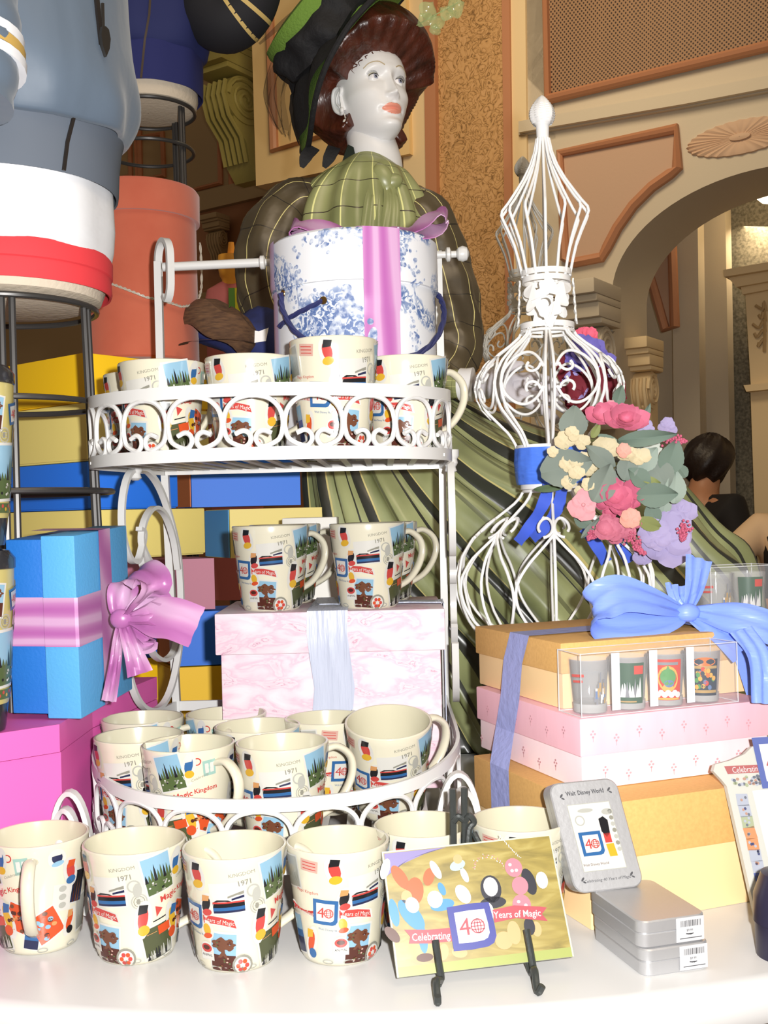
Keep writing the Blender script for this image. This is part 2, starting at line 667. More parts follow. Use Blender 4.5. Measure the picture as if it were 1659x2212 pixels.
# the lamp bowl in the arch
p = pt(1668, 405, 5.2)
g = thing('pendant_lamp', 'glowing white glass bowl lamp hanging in the arch', 'lamp', p + V((0, 0, .1)))
b = MB(); b.lathe([(.005, -.07), (.05, -.064), (.085, -.03), (.10, .02), (.097, .022), (.08, -.025), (.005, -.06)], 28, p)
me_ = mat('lamp_glass', (1, .9, .7), .4)
me_.node_tree.nodes['Principled BSDF'].inputs['Emission Color'].default_value = (1, .82, .55, 1)
me_.node_tree.nodes['Principled BSDF'].inputs['Emission Strength'].default_value = 4
b.build('lamp_shade', me_, g)
b = MB(); b.tube([p + V((0, 0, .0)), p + V((0, 0, .9))], .006, 8)
b.build('rod', m_otrim, g)
light('lamp_light', 'POINT', p + V((0.05, 0.25, .05)), 3.5, (1, .72, .38), .06)

# textured wall, pilaster strips and lintel left of the arch
struct(wall_piece('wall_left', [(932, -300), (1084, -340), (1110, 1500), (950, 1500)], .0, .12, m_leaf))
wall_piece('trim_6', [(1080, -330), (1096, -334), (1118, 1500), (1101, 1500)], .03, .1, m_otrim)['kind'] = 'structure'
wall_piece('trim_7', [(1094, -330), (1131, -340), (1150, 1500), (1114, 1500)], .015, .1, m_cream2)['kind'] = 'structure'
wall_piece('trim_8', [(1126, -340), (1180, -350), (1200, 300), (1140, 310)], .0, .1, m_cream)['kind'] = 'structure'
wall_piece('trim_9', [(910, -300), (934, -304), (957, 1500), (934, 1500)], .03, .12, m_otrim)['kind'] = 'structure'
wall_piece('trim_10', [(862, -280), (914, -290), (936, 1500), (888, 1500)], .01, .12, m_cream2)['kind'] = 'structure'
struct(wall_piece('wall_lintel', [(537, -160), (870, -250), (885, 332), (553, 402)], .04, .25, mat('warm_cream', (0.86, 0.62, 0.29), .7)))
moulding('trim_11', [(578, -160), (700, -190), (705, 292), (594, 326)], .042, .05, .035, m_otrim)['kind'] = 'structure'

# dim room further left
OFF = -1.2
struct(wall_piece('wall_far', [(-500, -100), (1000, -460), (1010, 1900), (-500, 1900)], OFF, .05, m_brown))
for k, pn in enumerate([[(300, 120), (472, 60), (478, 396), (306, 440)], [(496, 52), (620, 20), (630, 380), (502, 404)], [(236, 300), (282, 292), (284, 380), (238, 392)], [(296, 300), (352, 290), (356, 380), (300, 392)]]):
    o = moulding('trim_%d' % (12 + k), pn, OFF, .05, .03, m_dtrim); o['kind'] = 'structure'
wall_piece('trim_16', [(200, 470), (900, 300), (900, 345), (200, 510)], OFF + .06, .08, m_brown)['kind'] = 'structure'
wall_piece('trim_17', [(200, 515), (900, 350), (905, 620), (200, 640)], OFF + .02, .04, m_dark)['kind'] = 'structure'
wall_piece('trim_18', [(200, 640), (905, 615), (905, 660), (200, 675)], OFF + .05, .06, m_brown)['kind'] = 'structure'
wall_piece('trim_19', [(200, 672), (905, 655), (905, 1500), (200, 1500)], OFF + .02, .04, m_dark)['kind'] = 'structure'
corbel('corbel', 'small brown corbel on the dim wall right of the rust hat box', 478, 470, .36, .16, OFF + .06, m_brown, .14)
# gilt olive bracket
g = corbel('corbel', 'large olive gilt bracket jutting out left of the cream lintel', 545, 112, .78, .26, -.35, m_olive, .50)

# round table
g = thing('display_table', 'round white display table carrying the mugs, rack and boxes', 'table', (-.03, 2.06, -1))
b = MB()
b.lathe([(.01, -.045), (1.12, -.045), (1.145, -.04), (1.15, -.03), (1.15, -.008), (1.145, -.002), (1.135, 0), (.01, 0)], 160, (-.03, 2.06, 0))
b.build('tabletop', m_table, g, angle=50)
b = MB(); b.lathe([(.9, -1), (.9, -.05)], 64, (-.03, 2.06, 0)); b.build('base', m_table, g)

# ================================================================ MUGS
ME = 1.85
m_mug = mat('cream_ceramic', C(247, 241, 216, 1.62), 0.16, coat=0.4)
m_mugin = mat('cream_glaze', C(244, 238, 208, 1.7), 0.2)
PAL = {}
def pal(name, r, g, b, E=ME, rough=.2):
    PAL[name] = len(PALM); PALM.append(mat('print_' + name, C(r, g, b, E), rough))
PALM = []
pal('white', 250, 248, 240); pal('sky', 165, 212, 240); pal('dark', 40, 40, 44); pal('green', 92, 98, 66); pal('red', 226, 84, 78)
pal('blue', 62, 118, 180); pal('orange', 240, 96, 50); pal('yellow', 248, 196, 60); pal('brown', 128, 80, 58); pal('grey', 168, 166, 152)
pal('pink', 242, 196, 180); pal('teal', 180, 222, 210); pal('leaf', 96, 116, 70); pal('navy', 50, 56, 92); pal('tan', 236, 172, 110); pal('lgrey', 206, 206, 196); pal('maroon', 96, 50, 40)
pc = PAL

MH = 0.107
def mug_r(z):
    t = z / MH
    return 0.0368 + 0.0122 * t ** 0.92 - 0.004 * max(0, 1 - t * 14) ** 2


def mug_map(x, y, lift):
    """x: arc length from the front (viewer's right is +), y: height above the base"""
    a = x / 0.0440
    r = mug_r(max(0, min(MH, y))) + 0.00025 + lift
    return V((r * sin(a), -r * cos(a), y))


def sx(deg): return radians(deg) * 0.0440


def sticker(p, x, y, w, h, cols, seed):
    """plain cut-out sticker of rounded colour patches"""
    w, h = w * 1.15, h * 1.2
    t = .35 * sin(seed * 2.3)
    p.layer = 4
    p.disc(x, y, w * .52, h * .56, pc['white'], 16, t)
    p.layer = 5
    p.disc(x, y + h * .04, w * .30, h * .34, pc[cols[0]], 14, t)
    p.layer = 6
    p.disc(x + w * .04, y - h * .30, w * .36, h * .15, pc[cols[1]], 14, .2)
    p.layer = 7
    if len(cols) > 2: p.blob([(x - w * .3, y + h * .16), (x + w * .22, y + h * .2), (x + w * .3, y + h * .42), (x - w * .2, y + h * .44)], pc[cols[2]])
    p.layer = 1


def photo(p, x, y, w, h, rot, kind):
    w, h = w * 1.2, h * 1.2
    c, d = cos(rot), sin(rot)
    def Q(a, b): return x + (a * c - b * d) * w, y + (a * d + b * c) * h
    def T(a, b):
        a, b = a * w, b * h
        return x + a * c - b * d, y + a * d + b * c
    p.layer = 2
    p.rect(x, y, w, h, pc['white'], rot)
    p.layer = 3
    iw, ih = w * .88, h * .90
    base = {'spires': 'sky', 'lake': 'white', 'tree': 'sky', 'poster': 'green', 'grey': 'lgrey', 'night': 'dark', 'plant': 'orange', 'tall': 'blue'}[kind]
    p.rect(x, y, iw, ih, pc[base], rot)
    p.layer = 4
    def band(y0, y1, col, lay=4):
        p.layer = lay
        cx, cy = T(0, (y0 + y1) / 2 * .9)
        p.rect(cx, cy, iw, (y1 - y0) * h * .9, pc[col], rot)
    rnd = random.Random(int(abs(x) * 1e4) + len(kind))
    if kind == 'spires':      # trees and rooftops against the sky
        band(-.5, -.12, 'leaf')
        for i in range(9):
            a = -.4 + .1 * i
            hh = .10 + .22 * rnd.random() + (.14 if 3 <= i <= 5 else 0)
            p.layer = 5
            p.blob([T(a - .055, -.14), T(a + .055, -.14), T(a + .03, -.14 + hh * .6), T(a, -.12 + hh), T(a - .03, -.14 + hh * .6)], pc['leaf' if i % 3 else 'dark'])
        for i in range(16):
            p.layer = 6
            q = T(-.38 + .76 * rnd.random(), -.42 + .26 * rnd.random())
            p.disc(q[0], q[1], w * .035, h * .022, pc[rnd.choice(['white', 'dark', 'lgrey', 'grey'])], 8)
    elif kind == 'lake':
        band(-.5, -.3, 'navy'); band(-.3, -.12, 'dark'); band(-.16, -.1, 'red', 5); band(-.42, -.3, 'blue', 5)
        p.layer = 5
        p.blob([T(.0, .02), T(.44, .12), T(.44, .22), T(.3, .18), T(0, .08)], pc['grey'])
        p.blob([T(-.44, -.1), T(-.3, -.02), T(.0, -.04), T(.1, -.1)], pc['dark'])
        p.blob([T(.1, -.06), T(.44, .0), T(.44, .08), T(.1, .0)], pc['navy'])
    elif kind == 'tree':
        band(-.5, -.06, 'maroon')
        p.layer = 5
        p.blob([T(.40 * cos(a) * (1 + .10 * sin(9 * a + 1)), .20 + .15 * sin(a) * (1 + .25 * cos(7 * a))) for a in [2 * pi * i / 36 for i in range(36)]], pc['brown'])
        p.blob([T(-.05, .12), T(.05, .12), T(.07, .0), T(.2, -.12), T(-.2, -.12), T(-.07, .0)], pc['brown'])
        for i in range(10):
            p.layer = 6
            q = T(-.36 + .72 * rnd.random(), -.40 + .3 * rnd.random())
            p.disc(q[0], q[1], w * .04, h * .02, pc[rnd.choice(['brown', 'leaf', 'leaf', 'pink'])], 8)
        for i in range(9):
            q = T(-.34 + .68 * rnd.random(), .12 + .17 * rnd.random())
            p.disc(q[0], q[1], w * .035, h * .018, pc[rnd.choice(['maroon', 'maroon', 'leaf'])], 8)
    elif kind == 'poster':
        p.layer = 5
        q = T(.22, .30); p.rect(q[0], q[1], w * .38, h * .24, pc['orange'], rot)
        q = T(-.16, .30); p.rect(q[0], q[1], w * .3, h * .015, pc['tan'], rot)
        for i in range(10):
            a = -.36 + .08 * i
            hh = .12 + .2 * rnd.random()
            p.blob([T(a - .05, -.42), T(a + .05, -.42), T(a + .02, -.4 + hh), T(a, -.36 + hh)], pc[rnd.choice(['lgrey', 'dark', 'grey'])])
    elif kind == 'grey':
        for i in range(12):
            a = -.4 + .07 * i
            p.layer = 5
            p.blob([T(a - .03, -.44), T(a + .03, -.44), T(a + .01, -.2 + .4 * rnd.random()), T(a - .01, -.2 + .3 * rnd.random())], pc['grey'])
    elif kind == 'night':
        for i in range(8):
            p.layer = 5
            a = -.38 + .1 * i
            p.blob([T(a - .05, -.44), T(a + .05, -.44), T(a, -.1 + .4 * rnd.random())], pc[rnd.choice(['brown', 'maroon', 'navy'])])
    elif kind == 'plant':
        for i in range(14):
            p.layer = 5
            q = T(-.36 + .72 * rnd.random(), -.4 + .8 * rnd.random())
            p.disc(q[0], q[1], w * .09, h * .07, pc[rnd.choice(['tan', 'maroon', 'brown', 'sky', 'orange'])], 9)
    elif kind == 'tall':
        band(-.5, -.1, 'navy'); band(.1, .5, 'sky')
    p.layer = 1


def forty(p, x, y, s, rot=0.0, fm='blue', rm='red', wm='white'):
    """the rounded blue frame with a red 4 and a globe"""
    def T(a, b): return x + s * (a * cos(rot) - b * sin(rot)), y + s * (a * sin(rot) + b * cos(rot))
    p.layer = 6
    pts = [(-.5, -.5), (-.1, -.5), (.3, -.5), (.42, -.46), (.5, -.34), (.5, 0), (.5, .3), (.5, .5), (0, .5), (-.5, .5), (-.5, 0)]
    p.blob([T(a, b) for a, b in pts], pc[fm])
    p.layer = 7
    p.blob([T(a * .72, b * .72) for a, b in pts], pc[wm])
    p.layer = 8
    q = T(-.17, 0)
    p.text('4', q[0], q[1], s * .30, pc[rm], rot, h=s * .42)
    q = T(.14, -.02)
    p.ring(q[0], q[1], s * .19, s * .035, pc[rm])
    p.ring(q[0], q[1], s * .10, s * .03, pc[rm], ry=s * .19)
    for k in (-.08, .0, .08):
        r_ = T(.14, -.02 + k)
        p.rect(r_[0], r_[1], s * .35, s * .025, pc[rm], rot)
    p.layer = 1


def postmark(p, x, y, r):
    p.layer = 2
    p.ring(x, y, r, r * .16, pc['lgrey']); p.ring(x, y, r * .7, r * .1, pc['grey'])
    for k in (-.3, 0, .3): p.rect(x, y + k * r, r * .9, r * .1, pc['lgrey'])
    p.disc(x - r * .1, y, r * .25, r * .35, pc['grey'])
    p.layer = 1


def mug_print():
    p = Print(mug_map)
    Z = MH
    photo(p, sx(-66), Z * .80, .019, .026, radians(6), 'grey')
    p.layer = 2; p.rect(sx(-36), Z * .885, .017, .011, pc['pink'], radians(-6)); p.layer = 3
    for k in (-1, 0, 1): p.rect(sx(-36), Z * .885 + k * .003, .013, .0008, pc['red'], radians(-6))
    sticker(p, sx(-6), Z * .85, .014, .022, ('red', 'yellow', 'dark'), 1)
    photo(p, sx(31), Z * .665, .027, .024, radians(4), 'lake')
    # banner and 40
    p.layer = 4
    p.blob([(sx(-78), Z * .52), (sx(-30), Z * .50), (sx(-30), Z * .42), (sx(-78), Z * .44), (sx(-73), Z * .48)], pc['white'])
    p.blob([(sx(-2), Z * .52), (sx(20), Z * .515), (sx(40), Z * .48), (sx(43), Z * .395), (sx(20), Z * .43), (sx(-2), Z * .43)], pc['white'])
    p.layer = 5
    p.blob([(sx(-76), Z * .51), (sx(-30), Z * .49), (sx(-30), Z * .43), (sx(-76), Z * .45), (sx(-71), Z * .48)], pc['red'])
    p.blob([(sx(-2), Z * .51), (sx(20), Z * .505), (sx(37), Z * .475), (sx(40), Z * .405), (sx(20), Z * .44), (sx(-2), Z * .44)], pc['red'])
    p.layer = 6
    p.text('Celebrating', sx(-54), Z * .47, .030, pc['white'], radians(-3))
    p.text('Years of Magic', sx(19), Z * .467, .029, pc['white'], radians(-7), h=.0042)
    forty(p, sx(-19), Z * .49, .0235, radians(-4))
    p.layer = 3
    p.text('Walt Disney World', sx(-14), Z * .335, .024, pc['blue'], radians(-5))
    p.text('Magic Kingdom', sx(-42), Z * .655, .024, pc['red'], radians(-3))
    sticker(p, sx(4), Z * .60, .012, .018, ('dark', 'red', 'tan'), 2)
    sticker(p, sx(2), Z * .38, .012, .014, ('yellow', 'orange'), 3)
    photo(p, sx(22), Z * .19, .024, .033, radians(-4), 'tree')
    # lodge badge
    p.layer = 7
    bx, by = sx(-1), Z * .19
    p.blob([(bx - .008, by - .008), (bx + .008, by - .008), (bx + .008, by + .003), (bx + .005, by + .008), (bx, by + .0095), (bx - .005, by + .008), (bx - .008, by + .003)], pc['white'])
    p.layer = 8
    p.disc(bx, by + .0035, .0062, .0042, pc['red']); p.rect(bx, by - .0035, .0145, .006, pc['white'])
    p.layer = 9
    p.disc(bx, by + .004, .004, .0022, pc['maroon']); p.text('ANIMAL', bx, by - .003, .0125, pc['dark'])
    p.layer = 5
    p.disc(sx(47), Z * .075, .0105, .0105, pc['grey']); p.layer = 6; p.disc(sx(47), Z * .075, .0082, .0082, pc['white'])
    p.layer = 7
    for k in range(6): p.disc(sx(47) + .0045 * cos(k * 1.05), Z * .075 + .0045 * sin(k * 1.05), .0022, .0022, pc['orange' if k % 2 else 'red'])
    sticker(p, sx(-42), Z * .20, .011, .026, ('orange', 'blue', 'yellow'), 5)
    photo(p, sx(-66), Z * .25, .013, .032, radians(6), 'tall')
    # grey stamp lettering
    p.layer = 3
    p.text('KINGDOM', sx(47), Z * .875, .022, pc['grey'], radians(8)); p.text('1971', sx(50), Z * .80, .011, pc['grey'], radians(10), bold=.02)
    p.ring(sx(60), Z * .72, .006, .0015, pc['lgrey']); p.disc(sx(64), Z * .68, .004, .007, pc['lgrey'])
    photo(p, sx(88), Z * .80, .024, .033, radians(13), 'spires')
    postmark(p, sx(66), Z * .58, .0075)
    p.layer = 4
    p.text('Magic', sx(104), Z * .585, .019, pc['red'], radians(14), bold=.02); p.text('Kingdom', sx(134), Z * .63, .024, pc['red'], radians(8), bold=.02)
    sticker(p, sx(70), Z * .41, .014, .028, ('red', 'yellow', 'dark'), 7)
    p.layer = 3
    p.blob([(sx(89) + .005 * cos(a), Z * .47 + .006 * sin(a)) for a in (0.3, 2.2, 4.5)], pc['red'])
    p.rect(sx(93), Z * .395, .016, .0012, pc['dark'], radians(14))
    photo(p, sx(92), Z * .19, .030, .030, radians(13), 'poster')
    sticker(p, sx(112), Z * .86, .011, .022, ('blue', 'yellow', 'white'), 8)
    sticker(p, sx(113), Z * .34, .013, .030, ('yellow', 'orange', 'blue'), 9)
    photo(p, sx(128), Z * .36, .020, .024, radians(-20), 'plant')
    p.layer = 2; p.rect(sx(138), Z * .83, .013, .016, pc['teal'], radians(6)); p.layer = 3; p.rect(sx(138), Z * .83, .009, .010, pc['white'], radians(6))
    p.text('Celebrating', sx(126), Z * .75, .018, pc['grey'], radians(20), shear=.3)
    p.ring(sx(122), Z * .9, .004, .0012, pc['red'])
    sticker(p, sx(178), Z * .87, .014, .014, ('navy', 'sky', 'white'), 11)
    sticker(p, sx(196), Z * .72, .013, .022, ('red', 'blue', 'orange'), 12)
    photo(p, sx(210), Z * .56, .015, .028, radians(-8), 'night')
    p.layer = 2; p.rect(sx(186), Z * .50, .020, .026, pc['white'], radians(-5)); p.layer = 3
    for k in range(3): p.disc(sx(186), Z * .43 + .008 * k, .004, .003, pc['lgrey'])
    photo(p, sx(166), Z * .27, .026, .026, radians(28), 'plant')
    photo(p, sx(146), Z * .17, .014, .020, radians(-10), 'tall')
    sticker(p, sx(198), Z * .26, .010, .022, ('orange', 'dark', 'tan'), 13)
    photo(p, sx(222), Z * .30, .016, .030, radians(6), 'grey')
    postmark(p, sx(232), Z * .72, .008)
    sticker(p, sx(240), Z * .18, .012, .02, ('yellow', 'red'), 14)
    photo(p, sx(252), Z * .5, .014, .026, radians(-5), 'spires')
    p.layer = 2
    for k, a in enumerate((-20, 10, 60, 110, 160, 205)): p.ring(sx(a), Z * .045, .006, .0014, pc['lgrey'], ry=.003)
    return p


def make_mug(label):
    t = thing('mug', label, 'mug', group='printed souvenir mugs')
    b = MB()
    prof = [(.006, .002), (.030, .002), (.0325, 0), (.035, .0005), (mug_r(.004), .004)]
    for i in range(1, 13): prof.append((mug_r(MH * i / 12 * .985), MH * i / 12 * .985))
    prof += [(mug_r(MH) - .0005, MH - .0004), (mug_r(MH) - .0016, MH), (mug_r(MH) - .0028, MH - .0006)]
    b.lathe(prof, 56, caps=(True, False))
    b.build('body', m_mug, t, angle=60)
    b = MB()
    prof = [(mug_r(MH) - .0028, MH - .0006)]
    for i in range(10, -1, -1): prof.append((mug_r(MH * i / 11 * .97 + .004) - .0034, MH * i / 11 * .97 + .004))
    prof.append((.005, .0045))
    b.lathe(prof, 56, caps=(False, True))
    b.build('inner_wall', m_mugin, t, angle=60)
    b = MB()
    ha = radians(150)
    e = V((sin(ha), -cos(ha), 0))
    pth = spline([e * (mug_r(MH * .86) - .002) + V((0, 0, MH * .86)), e * .062 + V((0, 0, MH * .885)), e * .077 + V((0, 0, MH * .78)), e * .080 + V((0, 0, MH * .62)), e * .073 + V((0, 0, MH * .45)), e * .059 + V((0, 0, MH * .30)), e * (mug_r(MH * .2) - .002) + V((0, 0, MH * .20))], 6)
    tn = V((-e.y, e.x, 0))
    b.sweep(pth, [(.0062 * cos(2 * pi * i / 12), .0040 * sin(2 * pi * i / 12)) for i in range(12)], ref=tn)
    b.build('handle', m_mug, t, angle=70)
    mug_print().build('printed_collage', PALM, t, smooth=True, angle=60)
    return t


mug0 = make_mug('')
_mug_first = [True]


def place_mug(label, x, y, z, face, tilt=None, sz=1.0, group='printed souvenir mugs'):
    """face: the angle of the print (degrees) turned towards the camera"""
    if _mug_first[0]:
        o = mug0; _mug_first[0] = False
        o['label'] = label
    else: o = dup(mug0, label, group)
    o.location = (x, y, z)
    toward = atan2(x, y)                    # direction to the camera
    R = Matrix.Rotation(-toward - radians(face), 4, 'Z')
    if tilt: R = Matrix.Rotation(tilt[1], 4, tilt[0]) @ R
    o.rotation_euler = R.to_euler()
    o.scale = (1, 1, sz)
    return o


def xat(px, d): return pt(px, 1106, d).x

FR = 'mugs standing in front on the table'
place_mug('mug cut by the frame, handle toward us, on the table by the hot pink box', xat(66, 1.095), 1.095, 0, 158, group=FR)
place_mug('mug next to the one cut by the frame, on the table, sky photo facing us', xat(273, 1.065), 1.065, 0, 62, group=FR)
place_mug('front mug with brown tree photo at centre, nearest of the row on the table', xat(489, 1.043), 1.043, 0, 40, group=FR)
place_mug('mug with the blue framed 40 facing us, beside the gold card on the table', xat(712, 1.052), 1.052, 0, -2, group=FR)
place_mug('mug half hidden behind the upper corner of the gold card', xat(897, 1.096), 1.096, 0, 20, group=FR)
place_mug('mug behind the easel top, left of the upright silver tin', xat(1107, 1.106), 1.106, 0, 2, group=FR)
LT = 'mugs in the lower rack basket'
LZ = .070
place_mug('mug against the far end of the lower basket, below the blue gift box', xat(291, 1.228), 1.222, LZ, 62, group=LT)
place_mug('front mug in the lower basket with handle toward us and red lettering', xat(394, 1.172), 1.172, LZ, 112, group=LT)
place_mug('front mug in the lower basket with its handle arching to the right', xat(597, 1.168), 1.168, LZ, 40, group=LT)
place_mug('rear mug in the lower basket under the white rack scroll', xat(297, 1.33), 1.33, LZ, 80, group=LT)
place_mug('rear mug in the lower basket touching the pink marbled box, with blue cap sticker', xat(478, 1.345), 1.345, LZ, 150, group=LT)
place_mug('rear mug in the lower basket in front of the pale blue ribbon', xat(694, 1.30), 1.30, LZ, -40, group=LT)
place_mug('mug in the middle of the lower basket, only its rim showing', xat(545, 1.262), 1.262, LZ, 30, group=LT)
place_mug('mug leaning forward in the lower basket near the right post', xat(828, 1.262), 1.262, LZ + .008, 26, ('X', radians(13)), group=LT)
UT = 'mugs in the upper rack basket'
UZ = .482
place_mug('mug mostly hidden at the far end of the upper basket', xat(318, 1.36), 1.36, UZ, 60, group=UT)
place_mug('mug in the upper basket with sky photo, below the rust hat box', xat(357, 1.262), 1.262, UZ, 66, group=UT)
place_mug('mug in the upper basket between the tallest mug and the sky photo mug', xat(546, 1.235), 1.235, UZ, 38, group=UT)
place_mug('tallest mug in the upper basket, in front of the toile hat box', xat(729, 1.225), 1.225, UZ, 2, sz=1.14, group=UT)
place_mug('mug in the upper basket next to the right post', xat(882, 1.275), 1.275, UZ, 30, group=UT)
PB = 'mugs standing on the pink marbled box'
PBZ = .2945
place_mug('front mug on the pink marbled box farther from the cage', xat(583, 1.417), 1.417, PBZ, 32, group=PB)
place_mug('front mug on the pink marbled box nearer the cage', xat(793, 1.417), 1.417, PBZ, 32, group=PB)
place_mug('rear mug on the pink marbled box behind the one farther from the cage', xat(614, 1.520), 1.520, PBZ, 40, group=PB)
place_mug('rear mug on the pink marbled box behind the one nearer the cage', xat(823, 1.520), 1.520, PBZ, 40, group=PB)

# ================================================================ WHITE RACK
m_iron = mat('white_painted_iron', C(250, 250, 248, 1.55), 0.3)
rack = thing('bakers_rack', 'white scrolled iron two basket rack full of mugs on the table', 'rack', (-.13, 1.33, 0))
TX, TA = -.13, .21


def dpath(df, d0, dback, ax, z, rise=0.0, n=40, inset=0.0):
    P = []
    a_ = ax - inset
    P += [(TX - a_ + .16 * (lerp(dback, d0, i / 6) - d0), lerp(dback, d0, i / 6)) for i in range(6)]
    for i in range(n + 1):
        t = pi - pi * i / n
        P.append((TX + a_ * cos(t), d0 - (d0 - df - inset) * sin(t)))
    P += [(TX + a_, lerp(d0, dback, (i + 1) / 6)) for i in range(6)]
    return [V((x, y, z + rise * sst(df + .02, d0 + .04, y))) for x, y in P]


def resample(P, n):
    L = [0]
    for a, b_ in zip(P, P[1:]): L.append(L[-1] + (b_ - a).length)
    out = []
    k = 0
    for i in range(n + 1):
        s_ = L[-1] * i / n
        while k < len(P) - 2 and L[k + 1] < s_: k += 1
        t = (s_ - L[k]) / max(1e-9, L[k + 1] - L[k])
        out.append(P[k].lerp(P[k + 1], min(1, max(0, t))))
    return out


def at_len(P, s_):
    for a, b_ in zip(P, P[1:]):
        l = (b_ - a).length
        if s_ <= l: return a.lerp(b_, s_ / l), (b_ - a).normalized()
        s_ -= l
    return P[-1], (P[-1] - P[-2]).normalized()


OMEGA = [(-.10, .30), (-.17, .24), (-.20, .14), (-.13, .045), (-.27, .035), (-.40, .14), (-.475, .34), (-.48, .56), (-.42, .77), (-.28, .93), (-.10, .995), (0, 1.0)]
OMEGA = OMEGA + [(-x, y) for x, y in OMEGA[-2::-1]]
OMEGA[:5] = [(-.30, .27), (-.16, .33), (-.06, .26), (-.05, .12), (-.16, .02)]
OMEGA[-5:] = [(-x, y) for x, y in OMEGA[4::-1]]


def basket(zt, zb, df, d0, dback, rise, nscr, name):
    top = dpath(df, d0, dback, TA, zt, rise)
    bot = dpath(df, d0, dback, TA, zb, rise * .3)
    b = MB(); b.bar(top, .0135, .004, (0, 0, 1)); b.build(name + '_rim', m_iron, rack)
    b = MB(); b.bar(bot, .0135, .004, (0, 0, 1)); b.build(name + '_rim', m_iron, rack)
    Ltot = sum((q - p).length for p, q in zip(bot, bot[1:]))
    wid = Ltot / nscr
    for k in range(nscr):
        s0 = (k + .5) * wid
        pts = []
        for q in spline([V((x, y, 0)) for x, y in OMEGA], 4):
            p, t = at_len(bot, s0 + q.x * wid)
            pt_, _ = at_len(top, (s0 + q.x * wid) * sum((y - x).length for x, y in zip(top, top[1:])) / Ltot)
            z = lerp(p.z + .006, pt_.z - .006, q.y)
            pts.append(V((p.x, p.y, z)))
        b = MB(); b.tube(pts, .0027, 7); b.build('scroll', m_iron, rack)
    # wire floor
    for k in range(15):
        x = TX - TA + 2 * TA * (k + .5) / 15
        q = (x - TX) / TA
        y0 = d0 - (d0 - df) * sqrt(max(0, 1 - q * q)) + .002
        b = MB(); b.bar([V((x, y0, zb)), V((x + .04 * max(0, -q), dback, zb + rise * .3))], .003, .008, (0, 0, 1)); b.build('floor_slat', m_iron, rack)


basket(.128, .066, 1.097, 1.30, 1.56, .022, 17, 'lower')
basket(.5435, .478, 1.135, 1.315, 1.54, .006, 17, 'upper')
# back rails
for z, d in ((.150, 1.56), (.073, 1.56), (.5495, 1.54), (.480, 1.54)):
    b = MB(); b.bar([V((TX - TA + .16 * (d - 1.30), d, z)), V((TX + TA, d, z))], .0135, .004, (0, 0, 1)); b.build('back_rail', m_iron, rack)
# back posts
for sgn, xb in ((-1, TX - TA + .042), (1, TX + TA)):
    x0, x1 = xb + .0 * sgn, (pt(340, 700, 1.53).x if sgn < 0 else pt(951, 700, 1.53).x)
    b = MB()
    zt = .79 if sgn < 0 else .775
    b.bar([V((xb, 1.565, 0)), V((xb, 1.563, .15)), V((lerp(xb, x1, .5), 1.55, .40)), V((x1, 1.545, .56)), V((x1, 1.545, zt - .02 if sgn < 0 else zt))], .010, .012, (1, 0, 0))
    if sgn < 0:   # the top bends over into a hook
        c0 = V((x1, 1.545, zt - .02))
        e = V((.55, -.83, 0)).normalized()
        P = [c0 + V((0, 0, -.02))] + [c0 + e * (.021 * (1 - cos(a))) + V((0, 0, .026 * sin(a))) for a in [pi * i / 12 for i in range(13)]]
        P += [c0 + e * .042 + V((0, 0, -.02)), c0 + e * .040 + V((0, 0, -.045)), c0 + e * .030 + V((0, 0, -.058)), c0 + e * .022 + V((0, 0, -.05))]
        b.bar(spline(P, 3), .010, .006, e.cross(V((0, 0, 1))))
    b.build('post', m_iron, rack)
# hanging rail with knob
pa, pb = pt(352, 577, 1.53), pt(985, 549, 1.53)
b = MB()
mid = pt(566, 567, 1.53)
b.tube([pa, mid], .0062, 14)
b.tube([mid, pb], .0048, 12)
b.lathe([(.0063, -.004), (.0095, -.002), (.0095, .003), (.006, .005)], 16, mid, (mid - pa))
b.lathe([(.004, 0), (.009, .003), (.011, .009), (.009, .015), (.003, .018)], 16, pb, (pb - pa))
b.lathe([(.006, 0), (.010, .002), (.010, .006), (.006, .008)], 16, pt(962, 550, 1.53), (pb - pa))
b.build('hanging_rail', m_iron, rack)

# scrolled side frames (drawn in their own plane: t along the depth, z up)
def side_curves():
    p0, dirv = V((-.323, 1.34, 0)), V((.042, .2, 0))
    nrm = V((dirv.y, -dirv.x, 0)).normalized()
    def q(px, py):
        w_ = onplane(px, py, p0, nrm)
        return (w_ - p0).dot(dirv) / dirv.dot(dirv), w_.z
    big = [(300, 1142), (310, 1150), (307, 1180), (297, 1212), (282, 1208), (268, 1170), (263, 1120), (266, 1070), (276, 1030), (292, 1014), (318, 1018), (345, 1055), (368, 1120), (385, 1200), (391, 1290), (389, 1380), (378, 1455), (362, 1505), (342, 1530), (318, 1532), (298, 1512), (282, 1470), (272, 1410)]
    small = [(322, 1240), (320, 1262), (330, 1275), (338, 1255), (334, 1225), (320, 1208), (306, 1170), (312, 1125), (332, 1097), (356, 1112), (375, 1165), (384, 1230)]
    small2 = [(303, 1195), (310, 1225), (322, 1250), (336, 1280), (344, 1320), (338, 1360), (324, 1372)]
    small3 = [(388, 1330), (378, 1400), (358, 1425), (338, 1420), (322, 1398), (312, 1372)]
    return [[q(*c) for c in cc] for cc in (big, small, small2, small3)]


